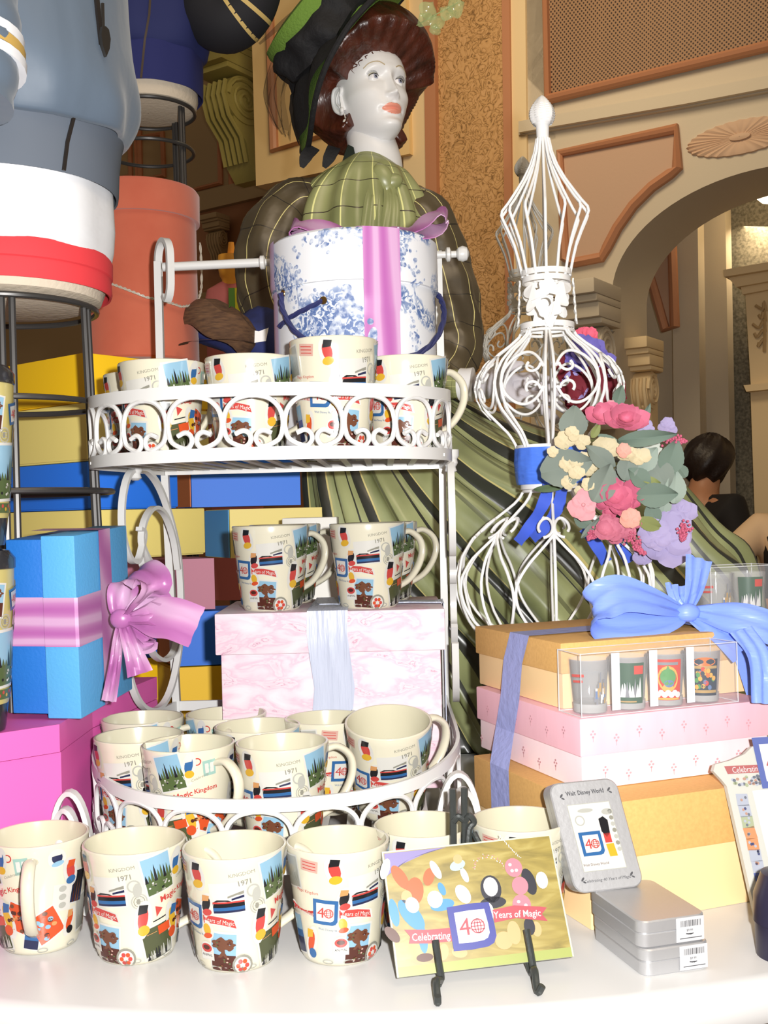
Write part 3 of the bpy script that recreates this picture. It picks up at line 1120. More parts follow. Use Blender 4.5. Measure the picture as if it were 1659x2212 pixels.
SIDE = side_curves()
for p0, dv in ((V((-.323, 1.34, 0)), V((.042, .2, 0))), (V((.0835, 1.36, 0)), V((.010, .2, 0)))):
    axis = V((dv.y, -dv.x, 0)).normalized()
    for k, cc in enumerate(SIDE):
        b = MB()
        b.bar(spline([p0 + dv * t + V((0, 0, z)) for t, z in cc], 5), .0085, .005, axis)
        b.build('side_scroll', m_iron, rack)
    b = MB()
    c0 = p0 + dv * SIDE[0][9][0] + V((0, 0, SIDE[0][9][1] + .004))
    b.lathe([(.004, -.012), (.008, -.009), (.0065, -.004), (.0095, .001), (.0085, .006), (.011, .010), (.011, .018)], 14, c0 + V((0, 0, -.006)))
    b.build('finial', m_iron, rack)
# small scrolled feet at the front corners of the lower basket
for sgn in (-1, 1):
    x = TX + sgn * (TA + .002)
    for k, (r_, dx) in enumerate(((.070, .0), (.052, .005))):
        c0 = V((x + sgn * -.010 + sgn * dx, 1.150 if sgn < 0 else 1.19, .064))
        P = [c0 + V((sgn * -r_ * .34 * cos(a), -.012 * cos(a), r_ * .98 * sin(a))) for a in [-.9 + (pi + 1.5) * i / 24 for i in range(25)]]
        b = MB(); b.bar(P, .010, .005, (0, 1, .1)); b.build('foot_scroll', m_iron, rack)
    b = MB(); b.ball((x - sgn * .002, 1.142 if sgn < 0 else 1.182, .082), .007); b.build('knob', m_iron, rack)
    b = MB(); b.tube([V((x - sgn * .010, 1.15 if sgn < 0 else 1.19, .006)), V((x - sgn * .045, 1.20, .068))], .004, 8); b.build('foot_bar', m_iron, rack)
    for yy in (1.19, 1.5):
        b = MB(); b.tube([V((TX + sgn * (TA - (.06 if yy < 1.3 else .0)), yy, 0)), V((TX + sgn * (TA - (.06 if yy < 1.3 else .0)), yy, .07))], .004, 8); b.build('leg', m_iron, rack)

# ================================================================ BOXES ON AND BESIDE THE RACK
def marble_pink(nt, N, L, tc):
    n = N('ShaderNodeTexNoise', Scale=22.0, Detail=8.0, Distortion=.5)
    mp = N('ShaderNodeMapping'); mp.inputs['Scale'].default_value = (1, 1, 2.4)
    L(tc.outputs['Object'], mp.inputs[0]); L(mp.outputs[0], n.inputs['Vector'])
    r = ramp(N, [(.36, C(253, 240, 246, 1.42)), (.48, C(252, 226, 236, 1.42)), (.55, C(246, 204, 222, 1.42)), (.58, C(252, 230, 238, 1.42)), (.63, C(246, 212, 226, 1.42)), (.64, C(214, 150, 178, 1.42)), (.65, C(250, 226, 236, 1.42))])
    L(n.outputs['Fac'], r.inputs[0])
    return r.outputs[0]


def moire(cols, sc=(1, 1, 1), direction='X'):
    def fn(nt, N, L, tc):
        mp = N('ShaderNodeMapping'); mp.inputs['Scale'].default_value = sc
        L(tc.outputs['Object'], mp.inputs[0])
        w = N('ShaderNodeTexWave', Scale=14.0, Distortion=9.0, Detail=2.5)
        w.bands_direction = direction
        w.inputs['Detail Scale'].default_value = .7
        L(mp.outputs[0], w.inputs['Vector'])
        r = ramp(N, [(0, cols[0]), (.55, cols[1]), (.9, cols[2])])
        L(w.outputs['Fac'], r.inputs[0])
        return r.outputs[0]
    return fn


m_marble = node_mat('pink_marbled_paper', marble_pink, rough=.6)
m_pale = mat('pale_blue_satin', C(218, 226, 248, 1.55), .35, bump=(30, .5, (6, 1, .4)))
m_mauve = node_mat('mauve_moire', moire([C(206, 118, 196, 1.55), C(222, 148, 212, 1.55), C(240, 190, 234, 1.55)], (1, 1, .12)), rough=.35)
m_mauveh = node_mat('mauve_moire_flat', moire([C(206, 118, 196, 1.7), C(222, 148, 212, 1.7), C(240, 190, 234, 1.7)], (.15, .15, 1.0), 'Z'), rough=.35)
m_mauves = node_mat('mauve_moire_pale', moire([C(208, 124, 196, 1.8), C(224, 154, 212, 1.7), C(236, 186, 228, 1.7)], (.5, .5, .5), 'DIAGONAL'), rough=.35)

# pink marbled box in the lower basket
PX0, PX1 = pt(476, 1400, 1.37).x, pt(952, 1400, 1.37).x
cx = (PX0 + PX1) / 2; wd = PX1 - PX0
t = thing('gift_box', 'pink marbled gift box with pale blue ribbon in the lower basket, mugs on its lid', 'box', (cx, 1.47, .072))
b = MB(); b.box((wd, .19, .19), (cx, 1.468, .072 + .095), bev=.002); b.build('body', m_marble, t)
b = MB(); b.box((wd + .012, .202, .051), (cx, 1.468, .2945 - .0255), bev=.002); b.build('lid', m_marble, t)
b = MB()
rx = pt(714, 1400, 1.37).x
rows = []
for yy, zz in [(1.3715, .075), (1.3705, .14), (1.3695, .2), (1.3655, .243), (1.3650, .27), (1.3655, .2955), (1.3675, .2962), (1.45, .2965), (1.57, .2965)]:
    rows.append([V((rx + x + .004 * sin(zz * 40), yy - .0016 * (.5 + .5 * sin(x * 260 + zz * 30)) * (zz < .294), zz)) for x in [-.025 + .005 * i for i in range(11)]])
b.quadgrid(rows)
b.build('ribbon', m_pale, t)
b = MB()
b.quadgrid([[V((cx - wd / 2 - .008, y, z)), V((cx - wd / 2 - .008, y + .03, z))] for y, z in [(1.45, .08), (1.45, .20)]])
P = [V((x, 1.455 + .008 * sin(x * 60), .2968)) for x in [cx - .02 + (wd / 2 + .03) * i / 20 for i in range(21)]]
P[-1] = V((cx + wd / 2 + .0085, 1.455, .2966))
P += [V((cx + wd / 2 + .0085, 1.455, .25)), V((cx + wd / 2 + .0085, 1.455, .08))]
b.bar(P, .03, .0012, (0, 1, 0))
b.build('ribbon', m_pale, t)

# toile hat box
def toile(nt, N, L, tc):
    n1 = N('ShaderNodeTexNoise', Scale=13.0, Detail=2.0, Distortion=.6); L(tc.outputs['Object'], n1.inputs['Vector'])
    n2 = N('ShaderNodeTexNoise', Scale=95.0, Detail=4.0, Distortion=2.2); L(tc.outputs['Object'], n2.inputs['Vector'])
    a = N('ShaderNodeMapRange'); L(n1.outputs['Fac'], a.inputs[0]); a.inputs[1].default_value = .52; a.inputs[2].default_value = .66
    b_ = N('ShaderNodeMapRange'); L(n2.outputs['Fac'], b_.inputs[0]); b_.inputs[1].default_value = .42; b_.inputs[2].default_value = .60
    m = N('ShaderNodeMath', operation='MULTIPLY'); L(a.outputs[0], m.inputs[0]); L(b_.outputs[0], m.inputs[1])
    r = ramp(N, [(0.05, C(246, 248, 252, 1.35)), (.22, C(176, 192, 222, 1.35)), (.55, C(96, 122, 176, 1.35))])
    L(m.outputs[0], r.inputs[0])
    return r.outputs[0]


m_toile = node_mat('blue_toile', toile, rough=.5)
m_toileb = mat('toile_ink', C(104, 128, 180, 1.35), .6, var=(160, C(220, 228, 242, 1.35), .12))
m_cord = mat('navy_cord', C(48, 54, 104, 1.3), .5)
m_lav = mat('lavender_edge', C(204, 186, 224, 1.3), .4)
HR = .1055
hc = pt(768, 700, 1.40)
HX, HY, HZ0, HZ1 = hc.x, 1.412, .486, .752
t = thing('hat_box', 'round blue and white toile hat box with mauve ribbon in the upper basket', 'hat box', (HX, HY, HZ0))
b = MB(); b.lathe([(.01, HZ0), (HR - .004, HZ0), (HR - .004, HZ1 - .03)], 72, (HX, HY, 0)); b.build('body', m_toile, t)
b = MB(); b.lathe([(HR - .006, HZ1 - .062), (HR, HZ1 - .062), (HR, HZ1 - .003), (HR - .003, HZ1), (.01, HZ1)], 72, (HX, HY, 0)); b.build('lid', m_toile, t)


def hcyl(a, z, l=0.0):
    r = HR + l + (0 if z > HZ1 - .062 else -.0035)
    return V((HX + r * sin(a), HY - r * cos(a), z))


b = MB()
rows = []
for z in [HZ0 + (HZ1 - HZ0) * i / 24 for i in range(25)]:
    rows.append([hcyl(a, z, .0012 if z > HZ1 - .062 else (.0049 if z > HZ1 - .09 else .0014)) for a in [.12 + .44 * i / 8 for i in range(9)]])
rows.append([V((HX + (HR - .02) * sin(a), HY - (HR - .02) * cos(a), HZ1 + .0015)) for a in [.12 + .44 * i / 8 for i in range(9)]])
rows.append([V((HX + .05 * sin(a), HY - .05 * cos(a) + .03, HZ1 + .0015)) for a in [.12 + .44 * i / 8 for i in range(9)]])
b.quadgrid(rows)
b.build('ribbon', m_mauve, t)
b = MB()
b.quadgrid([[hcyl(a, z, .0014) for a in [-1.46 + .3 * i / 6 for i in range(7)]] for z in [HZ0 + (HZ1 - HZ0) * i / 20 for i in range(21)]])
b.build('ribbon', m_lav, t)
# bow lying on the lid
b = MB()
for sg, L_, up in ((-1, .088, .016), (1, .090, .026)):
    P = spline([V((HX + .03, HY - .03, HZ1 + .006)), V((HX + .03 + sg * L_ * .45, HY - .05, HZ1 + .008)), V((HX + .02 + sg * L_ * .95, HY - .058, HZ1 + up)), V((HX + .02 + sg * L_ * 1.06, HY - .05, HZ1 + up * .7)), V((HX + .02 + sg * L_ * .8, HY - .05, HZ1 + .004)), V((HX + .03, HY - .03, HZ1 + .003))], 6)
    b.sweep(P, [(-.017, -.0006), (.017, -.0006), (.017, .0006), (-.017, .0006)], ref=lambda i: (.1, .75, .55 + .2 * sin(i * .9)))
b.build('bow', m_mauves, t)
# cord handle through two brass eyelets
b = MB()
P = spline([hcyl(-.98, .683, .005), hcyl(-.88, .660, .009), hcyl(-.62, .628, .012), hcyl(-.2, .604, .013), hcyl(.25, .594, .013), hcyl(.65, .600, .013), hcyl(1.0, .622, .013), hcyl(1.3, .652, .012), hcyl(1.5, .675, .009), hcyl(1.6, .69, .004)], 10)
for k in range(3):
    Q = []
    for i, p in enumerate(P):
        a = i * .42 + k * 2.094
        o_ = V((p.x - HX, p.y - HY, 0)).normalized()
        Q.append(p + o_ * (.0019 * cos(a)) + V((0, 0, .0019 * sin(a))))
    b.tube(Q, .0021, 6)
P2 = spline([hcyl(-1.05, .645, .004), hcyl(-.8, .652, .005), hcyl(-.55, .659, .005), hcyl(-.36, .666, .003)], 8)
for k in range(3):
    Q = []
    for i, p in enumerate(P2):
        a = i * .42 + k * 2.094
        o_ = V((p.x - HX, p.y - HY, 0)).normalized()
        Q.append(p + o_ * (.0017 * cos(a)) + V((0, 0, .0017 * sin(a))))
    b.tube(Q, .0018, 6)
b.build('cord', m_cord, t)
b = MB()
for a, z in ((-.98, .684), (-.35, .667)):
    c0 = hcyl(a, z, .001); n_ = V((sin(a), -cos(a), 0))
    b.lathe([(.003, 0), (.005, .001), (.0045, .002), (.003, .002)], 14, c0, n_)
b.build('eyelet', mat('brass', C(190, 150, 90, 1.3), .3, 1.0), t)
# engraved scene: a lady, children and trees
def blobline(p, pts, m):
    p.blob(pts, m)
pr = Print(lambda x, y, l: hcyl(x / HR, y, l + .0006), .006, .0001)
def ell(cx_, cz_, rx_, rz_, rot=0.0): pr.disc(cx_, cz_, rx_, rz_, 0, 14, rot)
for (a_, b_, c_, d_, e_) in [(-.008, .680, .007, .005, 0), (-.004, .664, .006, .014, .2), (-.014, .652, .009, .016, -.3), (.006, .657, .012, .003, -.5), (-.022, .628, .010, .022, -.3), (-.014, .606, .004, .014, 0), (.008, .634, .004, .005, 0), (.007, .615, .007, .015, .1), (.020, .640, .004, .004, 0), (.022, .62, .006, .014, -.2), (-.004, .588, .030, .005, .05), (.01, .580, .020, .005, -.1)]:
    pr.layer += 1; ell(a_, b_, c_, d_, e_)
rnd = random.Random(3)
for tx, tz, n_, sx_, sz_ in [(-.048, .640, 46, .016, .034), (-.075, .700, 36, .014, .026), (-.03, .738, 36, .034, .010), (.045, .60, 40, .010, .03), (.085, .70, 26, .012, .026), (.062, .728, 20, .014, .016), (-.065, .545, 40, .016, .03), (.085, .62, 30, .01, .02), (.02, .735, 12, .014, .008), (.07, .560, 30, .014, .018), (-.02, .585, 40, .04, .006)]:
    for i in range(n_):
        pr.layer = 1 + i % 3
        ell(tx + rnd.gauss(0, sx_ * .6), tz + rnd.gauss(0, sz_ * .6), .0012 + .0022 * rnd.random(), .0010 + .002 * rnd.random(), rnd.random() * 3)
    pr.layer = 2
    if sz_ > .02: pr.rect(tx, tz - sz_ * .9, .002, sz_ * 1.3, 0, rnd.uniform(-.2, .2))
pr.build('engraving', m_toileb, t)

# rust suede hat box
m_suede = mat('rust_suede', C(198, 96, 70, 1.22), .95, var=(9, C(212, 114, 86, 1.22), .2), sheen=.3)
m_silver = mat('silver_cord', C(190, 182, 168, 1.1), .4)
c0 = pt(296, 600, 1.84)
SX, SY, SR, SZ0, SZ1 = c0.x, 1.86, .0985, .672, .958
t = thing('hat_box', 'tall rust suede hat box standing on the yellow box', 'hat box', (SX, SY, SZ0))
b = MB(); b.lathe([(.01, SZ0), (SR - .006, SZ0), (SR - .003, SZ0 + .003), (SR - .003, SZ1 - .045)], 64, (SX, SY, 0)); b.build('body', m_suede, t)
b = MB(); b.lathe([(SR - .006, SZ1 - .052), (SR + .003, SZ1 - .052), (SR + .004, SZ1 - .006), (SR, SZ1), (.01, SZ1)], 64, (SX, SY, 0)); b.build('lid', m_suede, t)
b = MB()
P = []
for i in range(160):
    a = -1.2 + 3.1 * i / 159
    P.append(V((SX + (SR + .004) * sin(a), SY - (SR + .004) * cos(a), interp([(-1.2, .87), (-.3, .79), (.3, .765), (.9, .755), (1.3, .765), (1.6, .80), (1.9, .88)], a))))
for k in range(2):
    b.tube([p + V((.0012 * cos(i * .9 + k * pi), 0, .0012 * sin(i * .9 + k * pi))) for i, p in enumerate(P)], .0013, 5)
b.build('cord', m_silver, t)

# coloured storage boxes stacked behind the rack
BYAW = radians(39)
bl, br_ = V((-sin(radians(51)), cos(radians(51)), 0)), V((cos(radians(51)), sin(radians(51)), 0))
BE = .92
colY, colP, colB, colK, colO, colS = C(252, 190, 20, BE), C(226, 208, 122, BE), C(36, 112, 222, BE), C(180, 112, 134, BE), C(206, 118, 66, BE), C(88, 164, 224, BE)
Bm = {k: mat('card_' + k, c, .55) for k, c in dict(yellow=colY, straw=colP, blue=colB, mauve=colK, orange=colO, sky=colS, pink=C(226, 140, 160, BE)).items()}
ys = [(760, 868), (868, 996), (996, 1101), (1101, 1212), (1212, 1318), (1318, 1440), (1440, 1560), (1560, 1760)]
cols = ['yellow', 'straw', 'blue', 'straw', 'mauve', 'blue', 'yellow', 'straw']
DC = 1.60
for k in range(8):
    c = pt(188, ys[k][0], DC); d_ = pt(188, ys[k][1], DC)
    cz0, cz1 = d_.z, c.z
    if k == 7: cz0 = 0.0
    cn = V((pt(188, 1000, DC).x, DC, 0))
    LL, RR = .30, [.235, .235, .168, .222, .11, .12, .12, .12][k]
    t = thing('storage_box', '%s cardboard box, %s in the far left stack' % (['bright yellow', 'straw yellow', 'royal blue', 'straw yellow', 'dusky mauve', 'royal blue', 'bright yellow', 'straw yellow'][k], ['top', 'second from the top', 'third from the top', 'fourth from the top', 'fifth from the top', 'sixth from the top', 'second from the bottom', 'bottom'][k]), 'box', cn + bl * (LL / 2) + br_ * (RR / 2) + V((0, 0, cz0)), group='coloured boxes in the left stack')
    R = Matrix((br_, bl, V((0, 0, 1)))).transposed()
    hgt = cz1 - cz0 - .0006
    cen = cn + bl * (LL / 2) + br_ * (RR / 2)
    b = MB(); b.box((RR - .004, LL - .004, hgt * .3), cen + V((0, 0, cz0 + hgt * .15)), R, .002); b.build('body', Bm[cols[k]], t)
    b = MB(); b.box((RR, LL, hgt * .97), cen + V((0, 0, cz1 - .0006 - hgt * .485)), R, .002); b.build('lid', Bm[cols[k]], t)
# second stack, its end panels in another colour
spec = [('blue', 'orange', 385, 415, 655, 994, 1096), ('straw', 'sky', 445, 496, 700, 1099, 1206), ('mauve', 'pink', 308, 346, 468, 1208, 1320), ('blue', 'orange', 340, 372, 700, 1322, 1440), ('yellow', 'yellow', 330, 362, 700, 1442, 1580), ('straw', 'straw', 330, 362, 700, 1582, 1800)]
for k, (fc, sc_, x0, x1, x2, y0, y1) in enumerate(spec):
    D2 = 1.90
    cn = pt(x1, 1106, D2); cn.z = 0
    z1, z0 = pt(x1, y0, D2).z, pt(x1, y1, D2).z
    if k == 5: z0 = 0.0
    r2, l2 = V((.985, .17, 0)).normalized(), V((-.17, .985, 0)).normalized()
    RR = (pt(x2, 1106, D2 + .05).x - cn.x)
    LL = .14
    l3 = (V((pt(x0, 1106, D2 + .10).x, D2 + .10, 0)) - cn)
    t = thing('storage_box', '%s cardboard box with %s end, %s in stack behind rack' % ({'blue': 'royal blue', 'straw': 'straw yellow', 'mauve': 'dusky mauve', 'yellow': 'bright yellow'}[fc], sc_, ['topmost', 'second from top', 'third from top', 'fourth from top', 'second from bottom', 'lowest'][k]), 'box', (cn.x, D2, z0), group='coloured boxes behind the rack')
    b = MB()
    b.prism([cn + V((0, 0, z0)), cn + r2 * RR + V((0, 0, z0)), cn + r2 * RR + l3 + V((0, 0, z0)), cn + l3 + V((0, 0, z0))], (0, 0, z1 - z0 - .001))
    b.build('body', Bm[fc], t, smooth=False)
    b = MB()
    e = V((l3.y, -l3.x, 0)).normalized() * -.0015
    b.prism([cn + e + V((0, 0, z0 + .001)), cn + l3 + e + V((0, 0, z0 + .001)), cn + l3 + e * 2 + V((0, 0, z0 + .001)), cn + e * 2 + V((0, 0, z0 + .001))], (0, 0, z1 - z0 - .003))
    b.build('end_panel', Bm[sc_], t, smooth=False)

# hot pink box and the blue gift box on it
m_hot = mat('hot_pink_card', C(240, 104, 188, 1.3), .6)
hy = radians(32)
hr_, hl_ = V((cos(hy), sin(hy), 0)), V((-sin(hy), cos(hy), 0))
P0 = onz(-70, 1590, .20)
P0 = V((-.47, 1.12, 0))
def boxat(corner, r_, l_, w, l, z0, z1, name, m, parent, bev=.002, grow=0.0):
    R = Matrix((r_, l_, V((0, 0, 1)))).transposed()
    b = MB()
    b.box((w + 2 * grow, l + 2 * grow, z1 - z0), corner + r_ * (w / 2) + l_ * (l / 2) + V((0, 0, (z0 + z1) / 2)), R, bev)
    return b.build(name, m, parent)
t = thing('storage_box', 'large hot pink box on the table under the blue gift box', 'box', (-.42, 1.26, 0))
q0 = V((-.346, 1.172, 0)); qf, qs = V((.766, .643, 0)), V((.17, .985, 0))
for nm, g_, za_, zb_ in (('body', 0, 0, .17), ('lid', .003, .171, .20)):
    b = MB()
    qq = [V((-.347, 1.172 - g_, 0)), V((-.347, 1.172, 0)) - qf * (.24 + g_) - qs * g_, V((-.62, 1.50, 0)), V((-.312, 1.50, 0)), V((-.347, 1.30, 0))]
    b.prism([p + V((0, 0, za_)) for p in qq], (0, 0, zb_ - za_)); b.build(nm, m_hot, t, smooth=False)

m_bl = mat('blue_card', C(36, 128, 226, 1.5), .55, bump=(300, .1))
m_bl2 = mat('light_blue_card', C(96, 184, 246, 1.4), .55, bump=(300, .1))
gb = thing('gift_box', 'blue gift box on edge with mauve ribbon bow, on the hot pink box', 'box', pt(176, 1555, 1.165))
base = pt(176, 1555, 1.19); base.z = .2012
gr, gl = V((sin(radians(9)), cos(radians(9)), 0)), V((-cos(radians(9)), sin(radians(9)), 0))
RB = Matrix((gl, gr, V((0, 0, 1)))).transposed()
TILT = Matrix.Rotation(radians(3.5), 3, 'X')
def gp(a, d, z): return base + TILT @ (gl * a + gr * d + V((0, 0, z)))
HB = .197
def gbox(b, a0, a1, d0, d1, z0, z1, bev=.0015):
    b.box((a1 - a0, d1 - d0, z1 - z0), gp((a0 + a1) / 2, (d0 + d1) / 2, (z0 + z1) / 2), TILT @ RB, bev)
b = MB(); gbox(b, .036, .080, .004, .141, .004, HB - .004); b.build('body', m_bl, gb)
b = MB(); gbox(b, 0, .038, 0, .145, 0, HB); b.build('lid', m_bl2, gb)
def flat(b, pts, th=.0006): b.prism(pts, V((.0004, -.0006, .0004)))
b = MB()
z0, z1 = .078, .131
b.quadgrid([[gp(.0805, .05, z), gp(.0805, .0022, z), gp(.039, .0022, z), gp(.037, -.0016, z), gp(.002, -.0016, z), gp(-.0014, .0, z), gp(-.0014, .07, z), gp(-.0014, .145, z)] for z in [lerp(z0, z1, i / 6) for i in range(7)]])
b.build('ribbon', m_mauveh, gb, angle=20)
b = MB()
b.quadgrid([[gp(-.0016, d, z) for d in [.060 + .004 * i for i in range(9)]] for z in [HB * i / 20 + .001 for i in range(21)]])
b.quadgrid([[gp(a, d, HB + .0012) for d in [.060 + .004 * i for i in range(9)]] for a in [-.001 + .08 * i / 8 for i in range(9)]])
b.build('ribbon', m_mauves, gb, angle=20)
# bow
kx = pt(264, 1336, 1.215)
b = MB()
def rib(pts, w, ref, tw=0.0, n=7, cols=8):
    P = spline(pts, n)
    rows = []
    m_ = len(P)
    for i, p in enumerate(P):
        t_ = (P[min(i + 1, m_ - 1)] - P[max(i - 1, 0)]).normalized()
        r0 = V(ref(i / (m_ - 1)) if callable(ref) else ref)
        s_ = (r0 - t_ * r0.dot(t_)).normalized()
        nn = t_.cross(s_)
        ww = w(i / (m_ - 1)) if callable(w) else w
        rows.append([p + s_ * (ww * (j / cols - .5)) + nn * (.0022 * sin(j * 1.9 + i * .15)) for j in range(cols + 1)])
    b.quadgrid(rows)
k3 = lambda px, py, d: pt(px, py, d)
rib([kx, k3(300, 1300, 1.20), k3(330, 1262, 1.20), k3(300, 1236, 1.22), k3(272, 1262, 1.23), k3(262, 1310, 1.225), kx], lambda t: .012 + .034 * sin(pi * t), lambda t: (.6, .55, .5))
rib([kx, k3(315, 1330, 1.20), k3(345, 1322, 1.205), k3(335, 1296, 1.215), k3(300, 1302, 1.22), kx], lambda t: .012 + .02 * sin(pi * t), (.3, .5, .8))
rib([kx, k3(320, 1335, 1.20), k3(370, 1335, 1.19), k3(425, 1355, 1.185)], lambda t: .010 + .036 * sst(0, .5, t), (.12, .25, 1))
rib([kx, k3(310, 1362, 1.21), k3(332, 1380, 1.205), k3(300, 1388, 1.21), kx], lambda t: .010 + .016 * sin(pi * t), (.2, .4, 1))
rib([kx, k3(275, 1370, 1.205), k3(292, 1420, 1.20), k3(303, 1456, 1.20)], lambda t: .010 + .018 * t, (1, .2, .1))
rib([kx, k3(255, 1380, 1.205), k3(248, 1440, 1.20), k3(235, 1515, 1.20)], lambda t: .008 + .008 * t, (1, .2, .1))
b.ball(kx + V((0, -.006, 0)), .011, 14, 8, (1.1, .7, 1))
b.build('bow', m_mauves, gb, angle=70)

wb = V((pt(668, 1106, 1.72).x, 1.76, 0))
g = thing('display_riser', 'white display block standing behind the mugs on the pink marbled box', 'riser', wb)
b = MB(); zt_ = pt(668, 1118, 1.72).z; b.box((.085, .08, zt_), wb + V((0, 0, zt_ / 2)), bev=.002); b.build('block', mat('white_riser', C(236, 234, 226, 1.1), .5), g)

# ================================================================ DRESS FORM STANDS AND JACKETS
m_wire = mat('black_steel', (0.055, 0.052, 0.05), 0.35, 0.4)
m_satin = mat('grey_blue_satin', C(124, 144, 166, 2.0), .55, bump=(13, 1.0, (1, 1, .6)), sheen=.2)
m_rib = mat('grey_rib_knit', C(112, 122, 136, 1.45), .8)
m_shirt = mat('white_jersey', C(240, 242, 246, 1.2), .8, bump=(12, .5, (1, 1, 2.5)))
m_redk = mat('red_rib_knit', C(232, 62, 70, 1.15), .8)
m_linen = mat('beige_linen', C(222, 208, 186, 1.15), .85, bump=(120, .3))
m_zip = mat('dark_zip', (.06, .05, .045), .4, .7)
m_gold = mat('gold_stripe', C(206, 170, 90, 1.2), .7)
m_navy = mat('navy_cotton', C(32, 40, 92, .95), .8)
m_black = mat('black_knit', (.012, .012, .016), .8)
FX, FY = pt(6, 700, 1.36).x, 1.36


def cloth_ring(cx, cy, rf, z, n, ph=0.0, fold=0.0, nf=9, sqz=1.0):
    return [V((cx + (rf + fold * sin(nf * a + ph)) * cos(a), cy + sqz * (rf + fold * sin(nf * a + ph)) * sin(a), z)) for a in [2 * pi * i / n for i in range(n)]]


def wire_stand(name, label, cx, cy, ztop, rings, rods, zbot=0.0):
    t = thing(name, label, 'display stand', (cx, cy, zbot))
    for z, r in rings:
        b = MB(); b.tube([V((cx + r * cos(a), cy + r * sin(a), z)) for a in [2 * pi * i / 48 for i in range(48)]], .0036, 8, True); b.build('ring', m_wire, t)
    for a, r0, r1 in rods:
        for da in (-.055, .055):
            b = MB(); b.tube([V((cx + r0 * cos(a + da), cy + r0 * sin(a + da), ztop)), V((cx + r1 * cos(a + da * .8), cy + r1 * sin(a + da * .8), zbot))], .0042, 8); b.build('rod', m_wire, t)
    return t


wire_stand('wire_stand', 'black wire stand carrying the form dressed in the grey blue jacket', FX, FY, .672, [(.672, .112), (.556, .118), (.449, .126)], [(-.10, .105, .119), (-1.2, .105, .125), (2.0, .105, .12), (3.6, .105, .12)], .2012)
form = thing('dress_form', 'beige linen torso form dressed in the jacket, on the wire stand', 'dress form', (FX, FY, .67))
b = MB()
rows = [cloth_ring(FX, FY, r, z, 48) for r, z in [(.001, .676), (.10, .676), (.118, .682), (.125, .70), (.124, .75), (.125, .85), (.128, 1.0), (.13, 1.2)]]
b.quadgrid(rows, closed_u=True); b.build('torso', m_linen, form)
sh = thing('shirt', 'white jersey shirt with a red ribbed hem under the grey blue jacket', 'shirt', (FX, FY, .69))
b = MB()
b.quadgrid([cloth_ring(FX, FY, r, z, 72, .3, f) for r, z, f in [(.131, .730, .0006), (.133, .745, .002), (.1345, .77, .0025), (.134, .80, .002), (.133, .85, .002), (.133, 1.0, .001)]], closed_u=True)
b.build('body', m_shirt, sh)
b = MB()
b.quadgrid([cloth_ring(FX, FY, r, z, 72, 0, 0) for r, z in [(.1275, .690), (.130, .689), (.1315, .694), (.1305, .7115), (.1325, .713), (.133, .730), (.131, .735)]], closed_u=True)
b.build('hem', m_redk, sh)
jk = thing('jacket', 'grey blue satin zip jacket with ribbed waistband, at the upper corner', 'jacket', (FX, FY, .80))
b = MB()
prof = [(.150, .876, .004), (.158, .880, .005), (.168, .905, .005), (.171, .935, .005), (.168, .965, .004), (.163, 1.0, .003), (.158, 1.05, .003), (.156, 1.12, .002), (.16, 1.25, .002)]
rows = []
for q in spline([V((r, z, f)) for r, z, f in prof], 4):
    n = 120
    rr = []
    for i in range(n):
        a = 2 * pi * i / n
        wr = .0035 * sin(6 * a + q.y * 40) * exp(-((q.y - .9) / .05) ** 2) + .004 * sin(11 * a + 1.3 + q.y * 25) * exp(-((q.y - .90) / .035) ** 2) + .0025 * sin(3 * a + q.y * 18)
        zz = q.y + .006 * sin(2 * a + .5) * exp(-((q.y - .88) / .06) ** 2)
        seam = -.0035 * exp(-((a - 5.52) / .025) ** 2)
        rr.append(V((FX + (q.x + wr + seam) * cos(a), FY + (q.x + wr + seam) * sin(a), zz)))
    rows.append(rr)
b.quadgrid(rows, closed_u=True)
b.build('body', m_satin, jk, angle=80)
b = MB()
n = 360
rows = []
for r, z in [(.1385, .812), (.1405, .811), (.1415, .817), (.143, .845), (.146, .870), (.150, .884)]:
    rows.append([V((FX + (r + .0007 * (i % 2)) * cos(2 * pi * i / n), FY + (r + .0007 * (i % 2)) * sin(2 * pi * i / n), z)) for i in range(n)])
b.quadgrid(rows, closed_u=True)
b.build('waistband', m_rib, jk, angle=80)
za = 2 * pi - .52
def jp(a, r, z): return V((FX + r * cos(a), FY + r * sin(a), z))
b = MB()
b.bar([jp(za, .1600, 1.22), jp(za, .1615, 1.08), jp(za + .015, .1665, 1.0), jp(za + .02, .1700, .96)], .006, .003, lambda i: (-sin(za), cos(za), 0))
b.build('zipper', m_zip, jk)
b = MB()
b.bar([jp(za - .22, .1445, .812), jp(za - .19, .1465, .845), jp(za - .15, .1525, .876)], .004, .0025, lambda i: (-sin(za), cos(za), 0))
b.build('zipper', m_zip, jk)
b = MB()
c0 = jp(za + .018, .1735, .962)
e = V((-sin(za), cos(za), 0))
pl = [(0, .018), (.005, .016), (.0075, .006), (.0055, -.006), (0, -.017), (-.0055, -.006), (-.0075, .006), (-.005, .016)]
b.prism([c0 + e * x + V((0, 0, z)) for x, z in pl], V((cos(za), sin(za), 0)) * .004)
b.tube([c0 + V((0, 0, .045)), c0 + V((0, 0, .015))], .002, 6)
b.build('zipper_pull', mat('gunmetal', (.12, .11, .10), .3, .9), jk)
